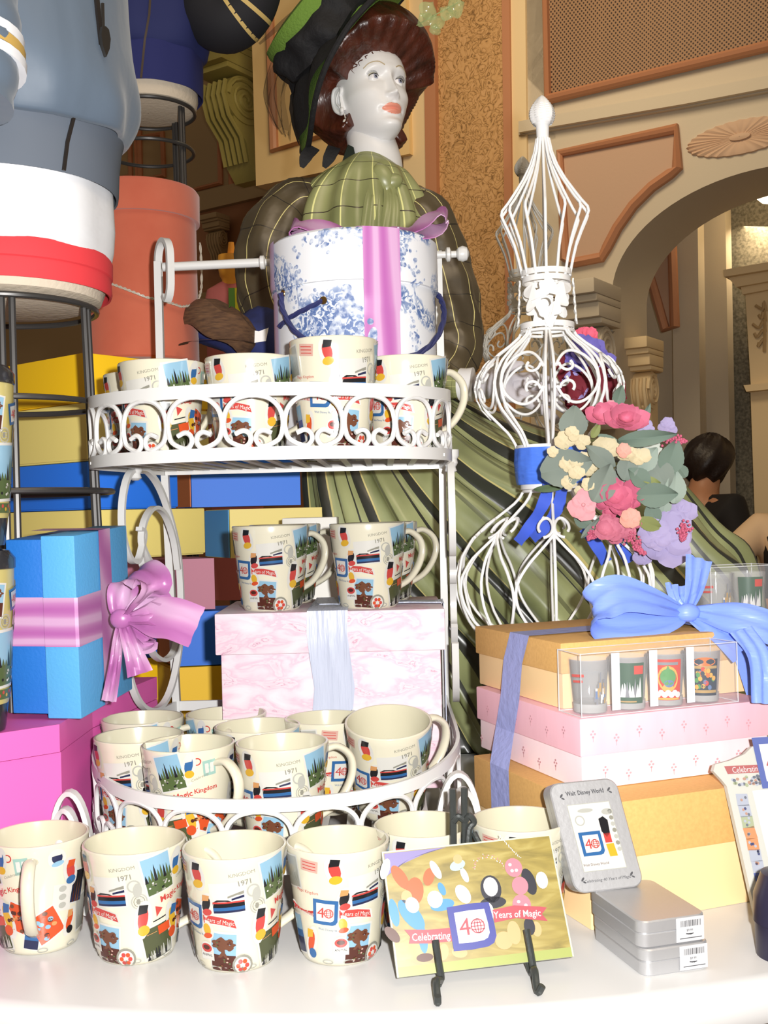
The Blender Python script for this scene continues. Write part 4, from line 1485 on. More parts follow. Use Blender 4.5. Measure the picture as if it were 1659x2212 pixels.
# sleeve with three stripes
b = MB(); b2 = MB(); b3 = MB()
sp = spline([pt(-60, -40, 1.18), pt(-52, 60, 1.17), pt(-55, 130, 1.16), pt(-70, 220, 1.15)], 8)
b.tube(sp, .045, 24, scale=[1 + .03 * sin(i * 1.1) for i in range(len(sp))])
b.build('sleeve', m_satin, jk)
for k, (y, m_) in enumerate(((78, m_shirt), (103, m_gold), (128, m_shirt))):
    q = MB(); c1, c2 = pt(-53, y, 1.17), pt(-54, y + 21, 1.168)
    q.tube([c1, c2], .0496 + .0012 * k, 24); q.build('stripe', m_, jk)

# second stand and navy jacket
GX, GY = pt(318, 150, 2.12).x, 2.12
Zg = lambda z: .415 + (z - .415) * 2.12 / 2.02
wire_stand('wire_stand', 'black wire stand behind the rust hat box, under the navy jacket', GX, GY, Zg(1.15), [(Zg(1.15), .088), (Zg(1.078), .084), (Zg(.96), .086), (.004, .12)], [(-.40, .074, .085), (.95, .07, .085), (3.4, .07, .085)])
f2 = thing('dress_form', 'beige linen form under the navy jacket, only its base showing', 'dress form', (GX, GY, 1.14))
b = MB(); b.quadgrid([cloth_ring(GX, GY, r * 1.05, Zg(z), 40) for r, z in [(.001, 1.150), (.07, 1.150), (.086, 1.155), (.090, 1.17), (.088, 1.25), (.09, 1.5)]], closed_u=True); b.build('torso', m_linen, f2)
j2 = thing('jacket', 'navy zip jacket with dark striped sleeve, hanging above the rust hat box', 'jacket', (GX, GY, 1.17))
b = MB(); b.quadgrid([cloth_ring(GX, GY, r * 1.05, Zg(z), 90, .4, f) for r, z, f in [(.096, 1.176, .001), (.0985, 1.175, .001), (.099, 1.19, .001), (.100, 1.245, .001)]], closed_u=True); b.build('waistband', mat('navy_rib', C(34, 40, 98, .95), .85), j2)
b = MB(); b.quadgrid([cloth_ring(GX, GY, r * 1.05, Zg(z), 90, .4, f, 7) for r, z, f in [(.099, 1.243, .001), (.106, 1.25, .003), (.112, 1.28, .004), (.112, 1.33, .003), (.11, 1.5, .002)]], closed_u=True); b.build('body', m_navy, j2, angle=80)
b = MB()
za2 = 2 * pi - 1.32
b.bar([V((GX + r * 1.05 * cos(za2 + k), GY + r * 1.05 * sin(za2 + k), Zg(z))) for r, z, k in [(.098, 1.176, -.16), (.101, 1.24, -.08), (.1145, 1.28, 0), (.114, 1.45, .12)]], .004, .003, lambda i: (-sin(za2), cos(za2), 0))
b.build('zipper', mat('brass_zip', C(70, 58, 48, 1.0), .4, .5), j2)
b = MB()
sp = spline([pt(395, -60, 2.1), pt(440, -10, 2.09), pt(470, 30, 2.08), pt(500, 38, 2.07), pt(535, 5, 2.06), pt(560, -60, 2.05)], 6)
sl = [.8, .9, 1.0, 1.05, 1.0, .9]
b.tube(sp, .062, 22, scale=[interp([(0, .9), (10, 1.1), (20, .95), (30, .8)], i) for i in range(len(sp))])
b.build('sleeve', m_black, j2)
for k, (px_, py_) in enumerate(((527, 20), (541, -8))):
    q = MB()
    i0 = 20 + 3 * k
    q.tube(sp[i0:i0 + 2], .0625, 22, scale=[interp([(0, .9), (10, 1.1), (20, .95), (30, .8)], i0 + j) for j in range(2)], )
    q.build('stripe', mat('tan_stripe', C(190, 164, 100, .8), .7), j2)

# navy cap and garments on the box stack between the rust hat box and the gown
m_denim = mat('navy_twill', C(30, 40, 92, .62), .8, var=(20, C(22, 28, 60, .62), .2))
m_plaid = mat('brown_tweed', C(92, 66, 44, .72), .9, var=(60, C(60, 40, 28, .72), .2, (1, 1, 5)))
c0 = pt(545, 735, 1.90)
g = thing('folded_shirt', 'crumpled navy shirt with white printing on the boxes behind the upper basket', 'shirt', c0)
b = MB()
rows = []
for i in range(15):
    t_ = i / 14
    rr = []
    for j in range(24):
        a = 2 * pi * j / 24
        k = sin(pi * min(.98, max(.02, t_))) ** .5
        rr.append(c0 + V((.115 * (1 - 2 * t_) + .004 * sin(a * 3 + i), .06 * k * cos(a), (.045 + .02 * sin(t_ * 5 + .5)) * k * sin(a) * (1 + .12 * sin(a * 4 + i * 1.1)) + (.5 - t_) * -.03)))
    rows.append(rr)
b.quadgrid(rows, closed_u=True)
b.build('body', m_denim, g, angle=80)
pr = Print(lambda x, y, l: c0 + V((x, -.064 - l - .1 * x * x, y)), .02, .001)
pr.blob([(-.045, .000), (-.02, .012), (.02, .004), (.035, .010), (.030, -.012), (0, -.016), (-.03, -.018)], 0)
pr.layer = 3; pr.rect(-.005, -.004, .030, .012, 1, -.3); pr.layer = 4; pr.rect(-.005, -.004, .022, .006, 0, -.3)
pr.build('print', [mat('white_print', C(210, 214, 220, .7), .7), m_black], g)
c1 = pt(478, 700, 1.84)
g = thing('tweed_cap', 'brown tweed flat cap beside the rust hat box', 'cap', c1)
b = MB()
rows = []
for i, (r_, z) in enumerate([(.052, -.03), (.058, -.022), (.060, -.005), (.050, .018), (.03, .028), (.004, .031)]):
    rows.append([c1 + Matrix.Rotation(.5, 3, 'Y') @ V((r_ * 1.1 * cos(a), r_ * sin(a), z + .003 * sin(5 * a))) for a in [2 * pi * j / 32 for j in range(32)]])
b.quadgrid(rows, closed_u=True)
b.build('crown', m_plaid, g)
b = MB()
b.quadgrid([[c1 + V((.062 * q * cos(a), -.05 + .055 * q * sin(a), -.03 - .012 * q)) for a in [pi + pi * j / 14 for j in range(15)]] for q in (.75, 1.0)])
b.build('peak', m_plaid, g)
# pink child's top on a small far form
c2 = pt(502, 640, 3.3)
g = thing('childs_top', "faded pink child's top with a rainbow patch, far behind the navy shirt", 'top', V((c2.x, c2.y, -1)))
b = MB()
b.quadgrid([[V((c2.x + rx_ * cos(a), c2.y + .5 * rx_ * sin(a), c2.z + z)) for a in [2 * pi * j / 24 for j in range(24)]] for rx_, z in [(.075, -.9), (.08, -.1), (.085, -.02), (.075, .02), (.04, .04), (.028, .045)]], closed_u=True)
b.build('body', mat('faded_pink', C(150, 80, 76, .55), .8), g)
b = MB(); b.quadgrid([[V((c2.x + rx_ * cos(a), c2.y + rx_ * sin(a), c2.z + z)) for a in [2 * pi * j / 20 for j in range(20)]] for rx_, z in [(.028, .03), (.03, .05), (.036, .06), (.042, .09), (.04, .12), (.012, .125), (.008, .16)]], closed_u=True)
b.build('neck', mat('amber_neck', C(214, 130, 40, .55), .6), g)
b = MB(); b.tube([V((c2.x, c2.y, -1)), V((c2.x, c2.y, c2.z - .85))], .03, 12); b.lathe([(.12, 0), (.12, .02), (.03, .03)], 24, (c2.x, c2.y, -1)); b.build('stand_pole', m_wire, g)
pr = Print(lambda x, y, l: V((c2.x + x, c2.y - .046 - l, c2.z + y)), .05, .002)
for k, (cc, w_) in enumerate([((90, 140, 60), .02), ((220, 190, 40), .02), ((240, 90, 30), .022), ((220, 40, 30), .018)]):
    pr.rect(-.02 + .019 * k + .025, -.02, w_, .07, k, lay=1 + k)
pr.build('rainbow_patch', [mat('patch_%d' % k, C(*cc, .6), .6) for k, cc in enumerate([(90, 140, 60), (220, 190, 40), (240, 90, 30), (220, 40, 30)])], g)

# two travel tumblers at the frame edge, one on the other
m_tbase = mat('black_gloss', (.025, .025, .028), .15)
for k, (lab, z_, px_) in enumerate((('printed travel tumbler on the hot pink box beside the blue gift box', .2012, -66), ('printed travel tumbler with black base standing on top of the lower tumbler', .3905, -58))):
    d_ = 1.14
    c = pt(px_, 1106, d_)
    g = thing('travel_tumbler', lab, 'tumbler', (c.x, d_, z_), group='travel tumblers')
    b = MB(); b.lathe([(.03, 0), (.031, .004), (.034, .028)], 32, (c.x, d_, z_)); b.build('base', m_tbase, g)
    b = MB(); b.lathe([(.034, .028), (.0345, .03), (.042, .150), (.0425, .165)], 32, (c.x, d_, z_)); b.build('body', mat('tumbler_straw', C(206, 192, 120, 1.4), .25), g)
    b = MB(); b.lathe([(.0425, .165), (.044, .166), (.044, .176), (.038, .184), (.02, .188), (.002, .189)], 32, (c.x, d_, z_)); b.build('lid', m_tbase, g)
    p = Print(lambda x, y, l, c=c, z_=z_: V((c.x + (.0346 + .0075 * max(0, (y - .03) / .12) + l + .0006) * sin(x / .04), d_ - (.0346 + .0075 * max(0, (y - .03) / .12) + l + .0006) * cos(x / .04), z_ + y)))
    photo(p, .062, .075, .040, .05, .05, 'spires'); photo(p, .03, .135, .03, .03, -.1, 'tree'); photo(p, .012, .075, .03, .04, .1, 'lake')
    forty(p, .066, .135, .022, .2); postmark(p, .05, .112, .008); sticker(p, .075, .112, .014, .02, ('red', 'blue', 'yellow'), 4); sticker(p, .088, .14, .014, .02, ('navy', 'sky', 'white'), 6)
    p.layer = 2; p.rect(.05, .038, .09, .010, pc['leaf']); p.layer = 3
    for i in range(14): p.disc(.02 + .006 * i, .037 + .003 * (i % 2), .002, .002, pc['red' if i % 3 else 'yellow'], 8)
    p.build('printed_collage', PALM, g, angle=60)

# ================================================================ WIRE CAGES
m_cage = mat('white_wire', C(252, 252, 250, 1.05), .35)
m_cageb = mat('grey_white_wire', C(214, 212, 204, .95), .4)
# profile of the cage: (height above its foot, radius), metres
CD = 1.60
def cprof(py, hw): return (1430 - py) * CD / FPX, hw * CD / FPX
LANT = [cprof(*q) for q in [(300, 13), (330, 19), (360, 30), (390, 46), (420, 66), (440, 80), (456, 93), (466, 95), (476, 91), (500, 80), (530, 68), (560, 60), (600, 51)]]
COLL = [cprof(*q) for q in [(604, 50), (640, 52), (680, 54), (706, 56)]]
BULB = [cprof(*q) for q in [(710, 52), (728, 62), (745, 82), (762, 106), (785, 130), (810, 146), (835, 152), (860, 148), (885, 136), (910, 112), (935, 88), (955, 76), (968, 71)]]
WAIST = [cprof(*q) for q in [(968, 70), (1000, 72), (1040, 68), (1058, 60)]]
BELL = [cprof(*q) for q in [(1060, 60), (1080, 72), (1105, 104), (1130, 138), (1160, 170), (1200, 198), (1240, 211), (1270, 211), (1300, 204), (1330, 190), (1360, 168), (1395, 140), (1430, 120)]]
ALLP = sorted(LANT + COLL + BULB + WAIST + BELL)


def crad(z): return interp(ALLP, z)


def Y(py): return (1430 - py) * CD / FPX


def cage(label, base, sc, m, rot, tubes=7):
    t = thing('wire_topiary', label, 'wire topiary', base)
    base = V(base)
    def S(a, z, l=0.0):
        r = (crad(z) + l) * sc
        return base + V((r * sin(a + rot), -r * cos(a + rot), z * sc))
    wr = .0021 * sc
    def wire(name, pts, r=wr):
        b = MB(); b.tube(pts, r, tubes); b.build(name, m, t)
    def ringz(z, r=wr * 1.1, tall=None):
        b = MB()
        P = [S(2 * pi * i / 40, z) for i in range(40)]
        if tall: b.bar(P, tall * sc, .003 * sc, (0, 0, 1), True)
        else: b.tube(P, r, tubes, True)
        b.build('ring', m, t)
    for k in range(14):
        a = 2 * pi * k / 14
        wire('lantern_wire', [S(a, z) for z, r in [(q.x, 0) for q in spline([V((z, 0, 0)) for z, r in LANT], 2)]])
    for py in (592, 606, 706): ringz(Y(py), tall=.008)
    ringz(Y(718)); ringz(Y(966), tall=.006); ringz(Y(1050), tall=.008); ringz(Y(1060)); ringz(Y(1428), tall=.008)
    for k in range(8):
        a = 2 * pi * k / 8
        for da in (-.06, .06):
            wire('bulb_wire', [S(a + da, lerp(Y(710), Y(966), i / 30)) for i in range(31)])
    # big rings with curled ends round the bulb
    for k in range(8):
        a = 2 * pi * (k + .5) / 8
        zc = Y(828); Rr = 52 * CD / FPX
        P = []
        for i in range(34):
            q = -2.75 + 5.5 * i / 33
            P.append((Rr * .92 * cos(q), Rr * sin(q) * 1.05))
        for sg in (1, -1):
            e0 = P[-1] if sg > 0 else P[0]
            cc = []
            for i in range(12):
                q = i / 11 * 3.6
                rr_ = Rr * .42 * (1 - i / 24)
                cc.append((-.18 * Rr - rr_ * cos(q) * .9 + rr_ * .0 - Rr * .30 + rr_ * .3, sg * (Rr * .50 - rr_ * sin(q) * .85)))
            if sg > 0: up = cc
            else: dn = cc
        arc = 1 if k % 2 == 0 else -1
        wire('scroll', [S(a + arc * x / .098, zc + y) for x, y in P])
        wire('scroll', [S(a + arc * x / .098, zc + y) for x, y in up])
        wire('scroll', [S(a + arc * x / .098, zc + y) for x, y in dn])
    # lower bell
    for k in range(8):
        a = 2 * pi * k / 8
        for da in (0,):
            wire('bell_wire', [S(a + da, lerp(Y(1062), Y(1428), i / 30)) for i in range(31)])
        for sg in (-1, 1):
            P = []
            for i in range(29):
                f = i / 28
                z = lerp(Y(1150), Y(1420), f)
                P.append(S(a + sg * (pi / 8) * (sin(pi * f ** .9) ** 1.15) * .97, z, .001))
            # heart curl on top
            H = []
            for i in range(22):
                q = i / 21
                ang = -pi * .5 + 1.75 * pi * q
                rr_ = (24 - 9 * q) * CD / FPX
                H.append((sg * (24 * CD / FPX + rr_ * cos(pi - ang) * 1.0), Y(1135) + rr_ * .9 * sin(ang)))
            wire('leaf_scroll', P)
            wire('heart_scroll', [S(a + x / .125, z, .001) for x, z in H])
    # side bands of leaves along the bulb and collar
    for k in range(2):
        a = pi / 2 + pi * k
        for (y0, y1, n_) in ((606, 704, 5), (775, 905, 6)):
            b = MB()
            for i in range(n_):
                f = (i + .5) / n_
                z = Y(lerp(y1, y0, f))
                L_ = (y1 - y0) / n_ * CD / FPX * .72
                for sg in (-1, 1):
                    pts = [(0, -L_ * .6), (sg * .007, -L_ * .25), (sg * .010, L_ * .2), (sg * .006, L_ * .75), (sg * .001, L_ * .35)]
                    q = [S(a + x / crad(z), z + y, .004) for x, y in pts]
                    b.prism(q, (S(a, z, 1) - S(a, z, 0)) * (.0025 * sc / ((S(a, z, 1) - S(a, z, 0)).length + 1e-9)))
            b.build('leaf_band', m, t, smooth=False)
    # vine leaves on the collar
    for kk in range(2):
        b = MB()
        for (ox, oy, s_, r_) in [(-.018, 648, .026, 1.3), (.019, 642, .027, -1.2), (.001, 622, .017, 0), (.002, 684, .024, pi)]:
            pts = []
            for i in range(36):
                q = 2 * pi * i / 36
                rr_ = s_ * (.62 + .22 * cos(3 * q) + .12 * cos(5 * q + .6))
                pts.append((ox + rr_ * sin(q + r_), Y(oy) + rr_ * cos(q + r_)))
            n_ = (S(kk * pi, Y(650), 1) - S(kk * pi, Y(650), 0)).normalized()
            b.prism([S(kk * pi + x / .036, z, .004) for x, z in pts], n_ * .003 * sc)
        b.tube([S(kk * pi + x / .036, z, .006) for x, z in spline([V((-.02, Y(660), 0)), V((0, Y(652), 0)), V((.006, Y(670), 0)), V((.001, Y(700), 0))], 5) and [(q.x, q.y) for q in spline([V((-.02, Y(660), 0)), V((0, Y(652), 0)), V((.006, Y(670), 0)), V((.001, Y(700), 0))], 5)]], .0018 * sc, 6)
        b.build('vine_leaf', m, t, smooth=False)
    # neck and pine-cone finial
    b = MB()
    prof = [(0.0088, Y(302)), (.0092, Y(285)), (.0095, Y(272)), (.0125, Y(266))]
    b.lathe([(r * sc, z * sc) for r, z in prof], 20, base)
    rows = []
    for i in range(25):
        f = i / 24
        z = lerp(Y(268), Y(206), f)
        r0 = .0185 * (sin(pi * min(1, f * .80 + .20)) ** .75) * (1 - .25 * f) + .0012
        rows.append([base + V(((r0 * (1 + .10 * sin(6 * a + i * 1.57) * sin(i * 1.57 + .8))) * cos(a) * sc, (r0 * (1 + .10 * sin(6 * a + i * 1.57) * sin(i * 1.57 + .8))) * sin(a) * sc, z * sc)) for a in [2 * pi * j / 36 for j in range(36)]])
    b.quadgrid(rows, closed_u=True)
    b.build('finial', m, t)
    return t, S


cb = pt(1200, 1430, CD)
cage_t, CS = cage('large white wire topiary with bouquet and blue ribbon, behind the tan boxes', cb, 1.0, m_cage, -.13)
b = MB()
b.quadgrid([[CS(2 * pi * i / 48, Y(py), .004 + .0012 * sin(i * 1.9 + py)) for i in range(48)] for py in (968, 980, 1000, 1020, 1040, 1046)], closed_u=True)
m_blue = mat('blue_satin', C(74, 118, 228, .80), .35, bump=(18, .8, (1, 1, 6)))
rb = thing('ribbon', 'royal blue satin ribbon tied round the waist of the large wire topiary', 'ribbon', CS(0, Y(1046)))
b.build('band', m_blue, rb, angle=80)
b = MB()
for pts, w_ in (([(1185, 1046), (1175, 1085), (1150, 1130), (1118, 1172)], .018), ([(1215, 1050), (1205, 1095), (1180, 1135), (1150, 1165)], .018), ([(1262, 1140), (1290, 1180), (1310, 1215)], .018), ([(1330, 1150), (1345, 1185), (1360, 1215)], .018)):
    P = [pt(x, y, 1.545) for x, y in pts]
    b.sweep(spline(P, 5), [(-w_ / 2, -.0006), (w_ / 2, -.0006), (w_ / 2, .0006), (-w_ / 2, .0006)], ref=lambda i: (1, .3 + .2 * sin(i), .2))
b.build('tail', mat('deep_blue_satin', C(66, 94, 200, .85), .35), rb)
# risers the cages stand on
m_riser = mat('white_riser', C(236, 234, 226, 1.1), .5)
g = thing('display_riser', 'white display block behind the tan boxes, under the large wire topiary', 'riser', (cb.x, CD, 0))
b = MB(); b.box((.15, .18, cb.z - .001), (cb.x, CD, (cb.z - .001) / 2), bev=.004); b.build('block', m_riser, g)
cb2 = V((pt(1140, 800, 2.45).x, 2.45, .30))
ztop = pt(1120, 338, 2.45).z
sc2 = 1.0
cb2.z = ztop - Y(206) * sc2
cage('smaller grey white wire topiary further back, behind the large one', cb2, sc2 * 1.0, m_cageb, .3, 6)
g = thing('display_riser', 'tall white display block under the smaller wire topiary', 'riser', (cb2.x, 2.45, 0))
b = MB(); b.box((.20, .20, cb2.z - .001), (cb2.x, 2.45, (cb2.z - .001) / 2), bev=.004); b.build('block', m_riser, g)

# bouquet tied to the big topiary
BQ = thing('bouquet', 'silk flower bouquet of pink, cream and lilac blooms on the large wire topiary', 'bouquet', pt(1330, 1030, 1.45))
QE = 1.3
ml = [mat('silk_leaf_%d' % i, C(*c, QE), .75, bump=(40, .2)) for i, c in enumerate([(134, 146, 136), (118, 138, 124), (160, 176, 164), (146, 154, 92), (96, 118, 84)])]
mf = {k: mat('petal_' + k, C(*c, QE), .7, bump=(50, .3)) for k, c in dict(pink=(226, 120, 150), hot=(222, 108, 140), cream=(228, 214, 176), peach=(246, 176, 160), rose=(214, 120, 144), lilac=(184, 172, 216), blush=(238, 170, 178), pale=(206, 214, 204)).items()}
def fr(n, up):
    n = V(n).normalized()
    u = (V(up) - n * V(up).dot(n)).normalized()
    return u.cross(n), u, n           # right, up, normal
def zb(x, y): return 1150 + x / 4.74, 840 + y / 4.74
def leaf(zx, zy, L, Wd, ang, m, d=1.44, tilt=(0, -1, .15), serr=.04):
    c = pt(*zb(zx, zy), d)
    r, u, n = fr(tilt, (sin(ang), 0, cos(ang)))
    b = MB()
    rows = []
    nL = 16
    for i in range(nL + 1):
        f = i / nL
        w_ = Wd * (sin(pi * min(1, f * .94 + .04)) ** .8) * (1 - .35 * f) * (1 + serr * (i % 2))
        rows.append([c + u * (L * (f - .5)) + r * (w_ * x) + n * (.012 * L / .05 * (abs(x) * .35 + .2 * sin(f * 3 + x)) - .006) for x in (-1, -.5, -.06, 0, .06, .5, 1)])
    b.quadgrid(rows)
    return b.build('leaf', m, BQ, angle=60)
def bloom(zx, zy, R, n, m, d=1.42, layers=1, cup=.5, seed=1, tilt=(0, -1, .2), name='flower', centre=None, asp=1.0):
    c = pt(*zb(zx, zy), d)
    rnd = random.Random(seed)
    r, u, n_ = fr(tilt, (0, 0, 1))
    b = MB()
    for Lr in range(layers):
        q = 1 - .28 * Lr
        for k in range(n):
            a = 2 * pi * (k + .5 * Lr) / n + rnd.uniform(-.25, .25)
            dx = r * cos(a) + u * sin(a) * asp
            tx = r * -sin(a) + u * cos(a) * asp
            RR = R * q * rnd.uniform(.72, 1.15)
            rows = []
            for i in range(6):
                f = i / 5
                w_ = RR * .62 * (sin(pi * (.12 + .74 * f)) ** .7)
                rows.append([c + dx * (RR * f) + tx * (w_ * x) + n_ * (RR * (cup * f * f * (1 + Lr) * .5 + .10 * Lr + .12 * x * x + .05 * sin(5 * x + k) * f)) for x in (-1, -.5, 0, .5, 1)])
            b.quadgrid(rows)
    if centre is not None:
        b.ball(c + n_ * (R * .08), R * .13, 8, 6)
    return b.build(name, m, BQ, angle=75)
P_ = lambda px: px * 1.44 / FPX / 4.74
for q in [(420, 340, 320, 150, .1, 0, 1.43), (350, 800, 480, 200, 1.35, 0, 1.415), (730, 960, 380, 150, .5, 0, 1.405), (1180, 500, 520, 85, 1.45, 1, 1.405), (820, 560, 300, 70, 2.2, 1, 1.44), (1430, 700, 330, 130, .3, 1, 1.41), (1280, 860, 320, 160, -.5, 0, 1.415), (1280, 1090, 360, 130, 1.5, 1, 1.405), (1470, 1000, 300, 110, .1, 2, 1.41), (900, 70, 240, 75, .4, 1, 1.5), (1190, 230, 160, 36, .35, 1, 1.48), (510, 1330, 230, 85, -.8, 1, 1.43), (1230, 1270, 220, 90, -.2, 1, 1.43), (1190, 1380, 260, 75, -1.2, 3, 1.42), (1210, 930, 190, 42, 1.9, 3, 1.41), (660, 430, 150, 45, .5, 3, 1.42), (700, 700, 330, 100, -.9, 0, 1.405), (980, 790, 260, 110, .2, 0, 1.41), (1100, 900, 240, 100, -.9, 1, 1.408), (1180, 720, 260, 110, .7, 2, 1.41), (600, 1420, 250, 36, .75, 0, 1.42), (1540, 830, 150, 70, -.6, 1, 1.46), (1120, 640, 300, 110, 1.1, 2, 1.46), (180, 1020, 300, 40, 1.5, 4, 1.48), (980, 860, 300, 130, .9, 0, 1.45), (1370, 1180, 180, 70, .2, 2, 1.45)]:
    leaf(q[0], q[1], P_(q[2]) * 1.12, P_(q[3]) * 1.15, q[4], ml[q[5]], q[6], tilt=(.25 * sin(q[0]), -1, .2 * cos(q[1])))
bloom(950, 310, P_(210), 6, mf['pink'], 1.41, 3, .6, 1, asp=.75)
bloom(700, 260, P_(160), 4, mf['pink'], 1.42, 2, .7, 2, asp=.9)
bloom(800, 190, P_(70), 4, mf['blush'], 1.42, 1, .7, 3)
for i, (x, y, r_, s_) in enumerate([(410, 450, 85, 4), (330, 540, 95, 5), (500, 540, 85, 6), (210, 640, 70, 7), (350, 780, 95, 8), (520, 740, 85, 9), (460, 860, 85, 10), (370, 960, 80, 11), (570, 800, 90, 12), (560, 990, 70, 13), (440, 740, 80, 14), (470, 1040, 60, 15)]):
    bloom(x, y, P_(r_), 4, mf['cream'], 1.405 + .01 * (i % 3), 1, .3, s_)
bloom(760, 620, P_(150), 5, mf['cream'], 1.42, 1, .5, 21, asp=.8); bloom(960, 680, P_(110), 5, mf['cream'], 1.41, 2, .4, 22, asp=.7); bloom(1080, 700, P_(110), 4, mf['cream'], 1.41, 1, .4, 23); bloom(930, 640, P_(70), 4, mf['peach'], 1.40, 1, .5, 24)
bloom(520, 1190, P_(160), 5, mf['blush'], 1.41, 1, .3, 31, centre=1)
for i, (x, y, r_) in enumerate([(840, 1100, 150), (900, 1180, 140), (720, 1160, 120), (980, 1140, 120), (830, 1000, 110), (780, 1260, 90)]): bloom(x, y, P_(r_), 5, mf['hot'], 1.41 + .005 * i, 2, .5, 40 + i)
bloom(1090, 1030, P_(140), 4, mf['hot'], 1.42, 1, .6, 50)
for i, (x, y, r_) in enumerate([(740, 1440, 110), (820, 1460, 120), (900, 1420, 100), (760, 1360, 80), (980, 1470, 80), (1060, 1380, 70), (850, 1520, 80)]): bloom(x, y, P_(r_), 5, mf['rose'], 1.405 + .004 * i, 2, .45, 60 + i)
bloom(1000, 1320, P_(120), 5, mf['peach'], 1.40, 1, .4, 70)
# lilac ruffle
for i, (x, y, r_, d_) in enumerate([(1350, 1560, 260, 1.44), (1440, 1420, 200, 1.45), (1250, 1520, 170, 1.43), (1520, 1260, 150, 1.46), (1330, 1360, 150, 1.45), (1130, 1700, 110, 1.46), (1380, 380, 110, 1.47), (1160, 420, 110, 1.46), (1240, 640, 110, 1.46)]):
    bloom(x, y, P_(r_), 5, mf['lilac'] if i < 8 else mf['pale'], d_, 1, .35, 80 + i, asp=.95)
for pts in ([(1400, 510), (1480, 525), (1560, 530)], [(1010, 1520), (1070, 1610), (1140, 1680)], [(700, 1430), (620, 1490), (570, 1530)], [(1560, 1400), (1545, 1480), (1530, 1540)]):
    b = MB()
    S_ = [pt(*zb(*q), 1.415) for q in pts]
    P = spline(S_, 9)
    rnd = random.Random(5)
    for i, p in enumerate(P):
        for k in range(5):
            b.ball(p + V((rnd.gauss(0, .0030), rnd.gauss(0, .003), rnd.gauss(0, .0030))) * (1.3 - i / len(P)), .0019, 6, 4)
    b.build('flower_spike', mf['hot'], BQ)

# ================================================================ THE SEATED MANNEQUIN
def uvlines(base, lines):
    """satin with woven lines: lines = list of (axis, count, width, colour)"""
    def fn(nt, N, L, tc):
        sx_ = N('ShaderNodeSeparateXYZ'); L(tc.outputs['UV'], sx_.inputs[0])
        nz = N('ShaderNodeTexNoise', Scale=7.0, Detail=2.0); L(tc.outputs['Object'], nz.inputs['Vector'])
        r0 = ramp(N, [(.35, base[0]), (.65, base[1])]); L(nz.outputs['Fac'], r0.inputs[0])
        col = r0.outputs[0]
        for ax, cnt, wd, cc, ph in lines:
            m1 = N('ShaderNodeMath', operation='MULTIPLY_ADD'); L(sx_.outputs[ax], m1.inputs[0]); m1.inputs[1].default_value = cnt; m1.inputs[2].default_value = ph
            m2 = N('ShaderNodeMath', operation='FRACT'); L(m1.outputs[0], m2.inputs[0])
            m3 = N('ShaderNodeMath', operation='LESS_THAN'); L(m2.outputs[0], m3.inputs[0]); m3.inputs[1].default_value = wd
            mx = N('ShaderNodeMix', data_type='RGBA')
            L(m3.outputs[0], mx.inputs[0]); L(col, mx.inputs[6]); mx.inputs[7].default_value = (*cc, 1)
            col = mx.outputs[2]
        return col
    return fn


LE = .62
m_skin = mat('porcelain_skin', C(224, 226, 230, .74), .38)
m_lip = mat('coral_lip', C(232, 140, 120, .74), .35)
olive = (C(150, 154, 104, .80), C(122, 128, 84, .80))
m_bod = node_mat('olive_plaid_taffeta', uvlines(olive, [(0, 15, .04, C(224, 214, 140, .7), .3), (1, 7, .03, C(44, 36, 28, .7), .2)]), rough=.36, spec=.9, bump=(14, .55, (1, 1, .5)))
m_slv = node_mat('brown_plaid_taffeta', uvlines((C(78, 68, 48, .66), C(58, 50, 36, .66)), [(0, 9, .035, C(206, 196, 130, .7), .1), (1, 8, .03, C(30, 26, 22, .7), .2)]), rough=.38, spec=.9, bump=(12, .7))
GT = C(196, 184, 120, .85)
DK = C(44, 46, 40, .8)
m_skt = node_mat('olive_striped_taffeta', uvlines((C(160, 166, 118, .84), C(112, 118, 78, .84)), [(0, 15, .06, C(104, 108, 74, .9), .45), (0, 15, .17, DK, 0.0), (0, 15, .022, GT, .025), (0, 15, .03, DK, .72)]), rough=.34, spec=.9, bump=(12, .5, (1, 1, .5)))
m_dkg = mat('dark_green_velvet', C(30, 40, 34, .7), .7)
HD = 2.15
lady = thing('mannequin', 'pale mannequin lady in olive plaid gown, feathered green hat and auburn hair', 'mannequin', (pt(840, 900, 2.1).x, 2.1, 0))
hc_ = pt(798, 207, HD)
HS = .88
psi, pit, rol = radians(32), radians(9), radians(-1)
fx = V((cos(psi), sin(psi), 0)); ff = V((sin(psi), -cos(psi), 0)); fz = V((0, 0, 1))
ff2 = ff * cos(pit) + fz * sin(pit); fz2 = fz * cos(pit) - ff * sin(pit)
fx3 = fx * cos(rol) - fz2 * sin(rol); fz3 = fz2 * cos(rol) + fx * sin(rol)
def hp(x, y, z): return hc_ + (fx3 * x + ff2 * y + fz3 * z) * HS
FR_ = [(-.122, .035), (-.119, .058), (-.113, .076), (-.102, .0845), (-.094, .083), (-.085, .0775), (-.075, .082), (-.06, .088), (-.045, .086), (-.02, .084), (0, .085), (.012, .090), (.02, .0925), (.035, .0925), (.055, .088), (.075, .074), (.092, .050), (.102, .024), (.106, .002)]
BK_ = [(-.122, -.03), (-.09, -.05), (-.05, -.08), (0, -.1), (.04, -.096), (.08, -.07), (.098, -.035), (.106, -.002)]
WD_ = [(-.122, .012), (-.119, .021), (-.113, .030), (-.102, .0395), (-.085, .0500), (-.06, .0605), (-.03, .0690), (0, .0725), (.03, .0735), (.06, .067), (.085, .048), (.1, .022), (.106, .002)]
G = lambda v, s_: exp(-(v / s_) ** 2)
def sm(tab, z):
    return sum(interp(tab, z + k * .003) for k in (-2, -1, 0, 1, 2)) / 5
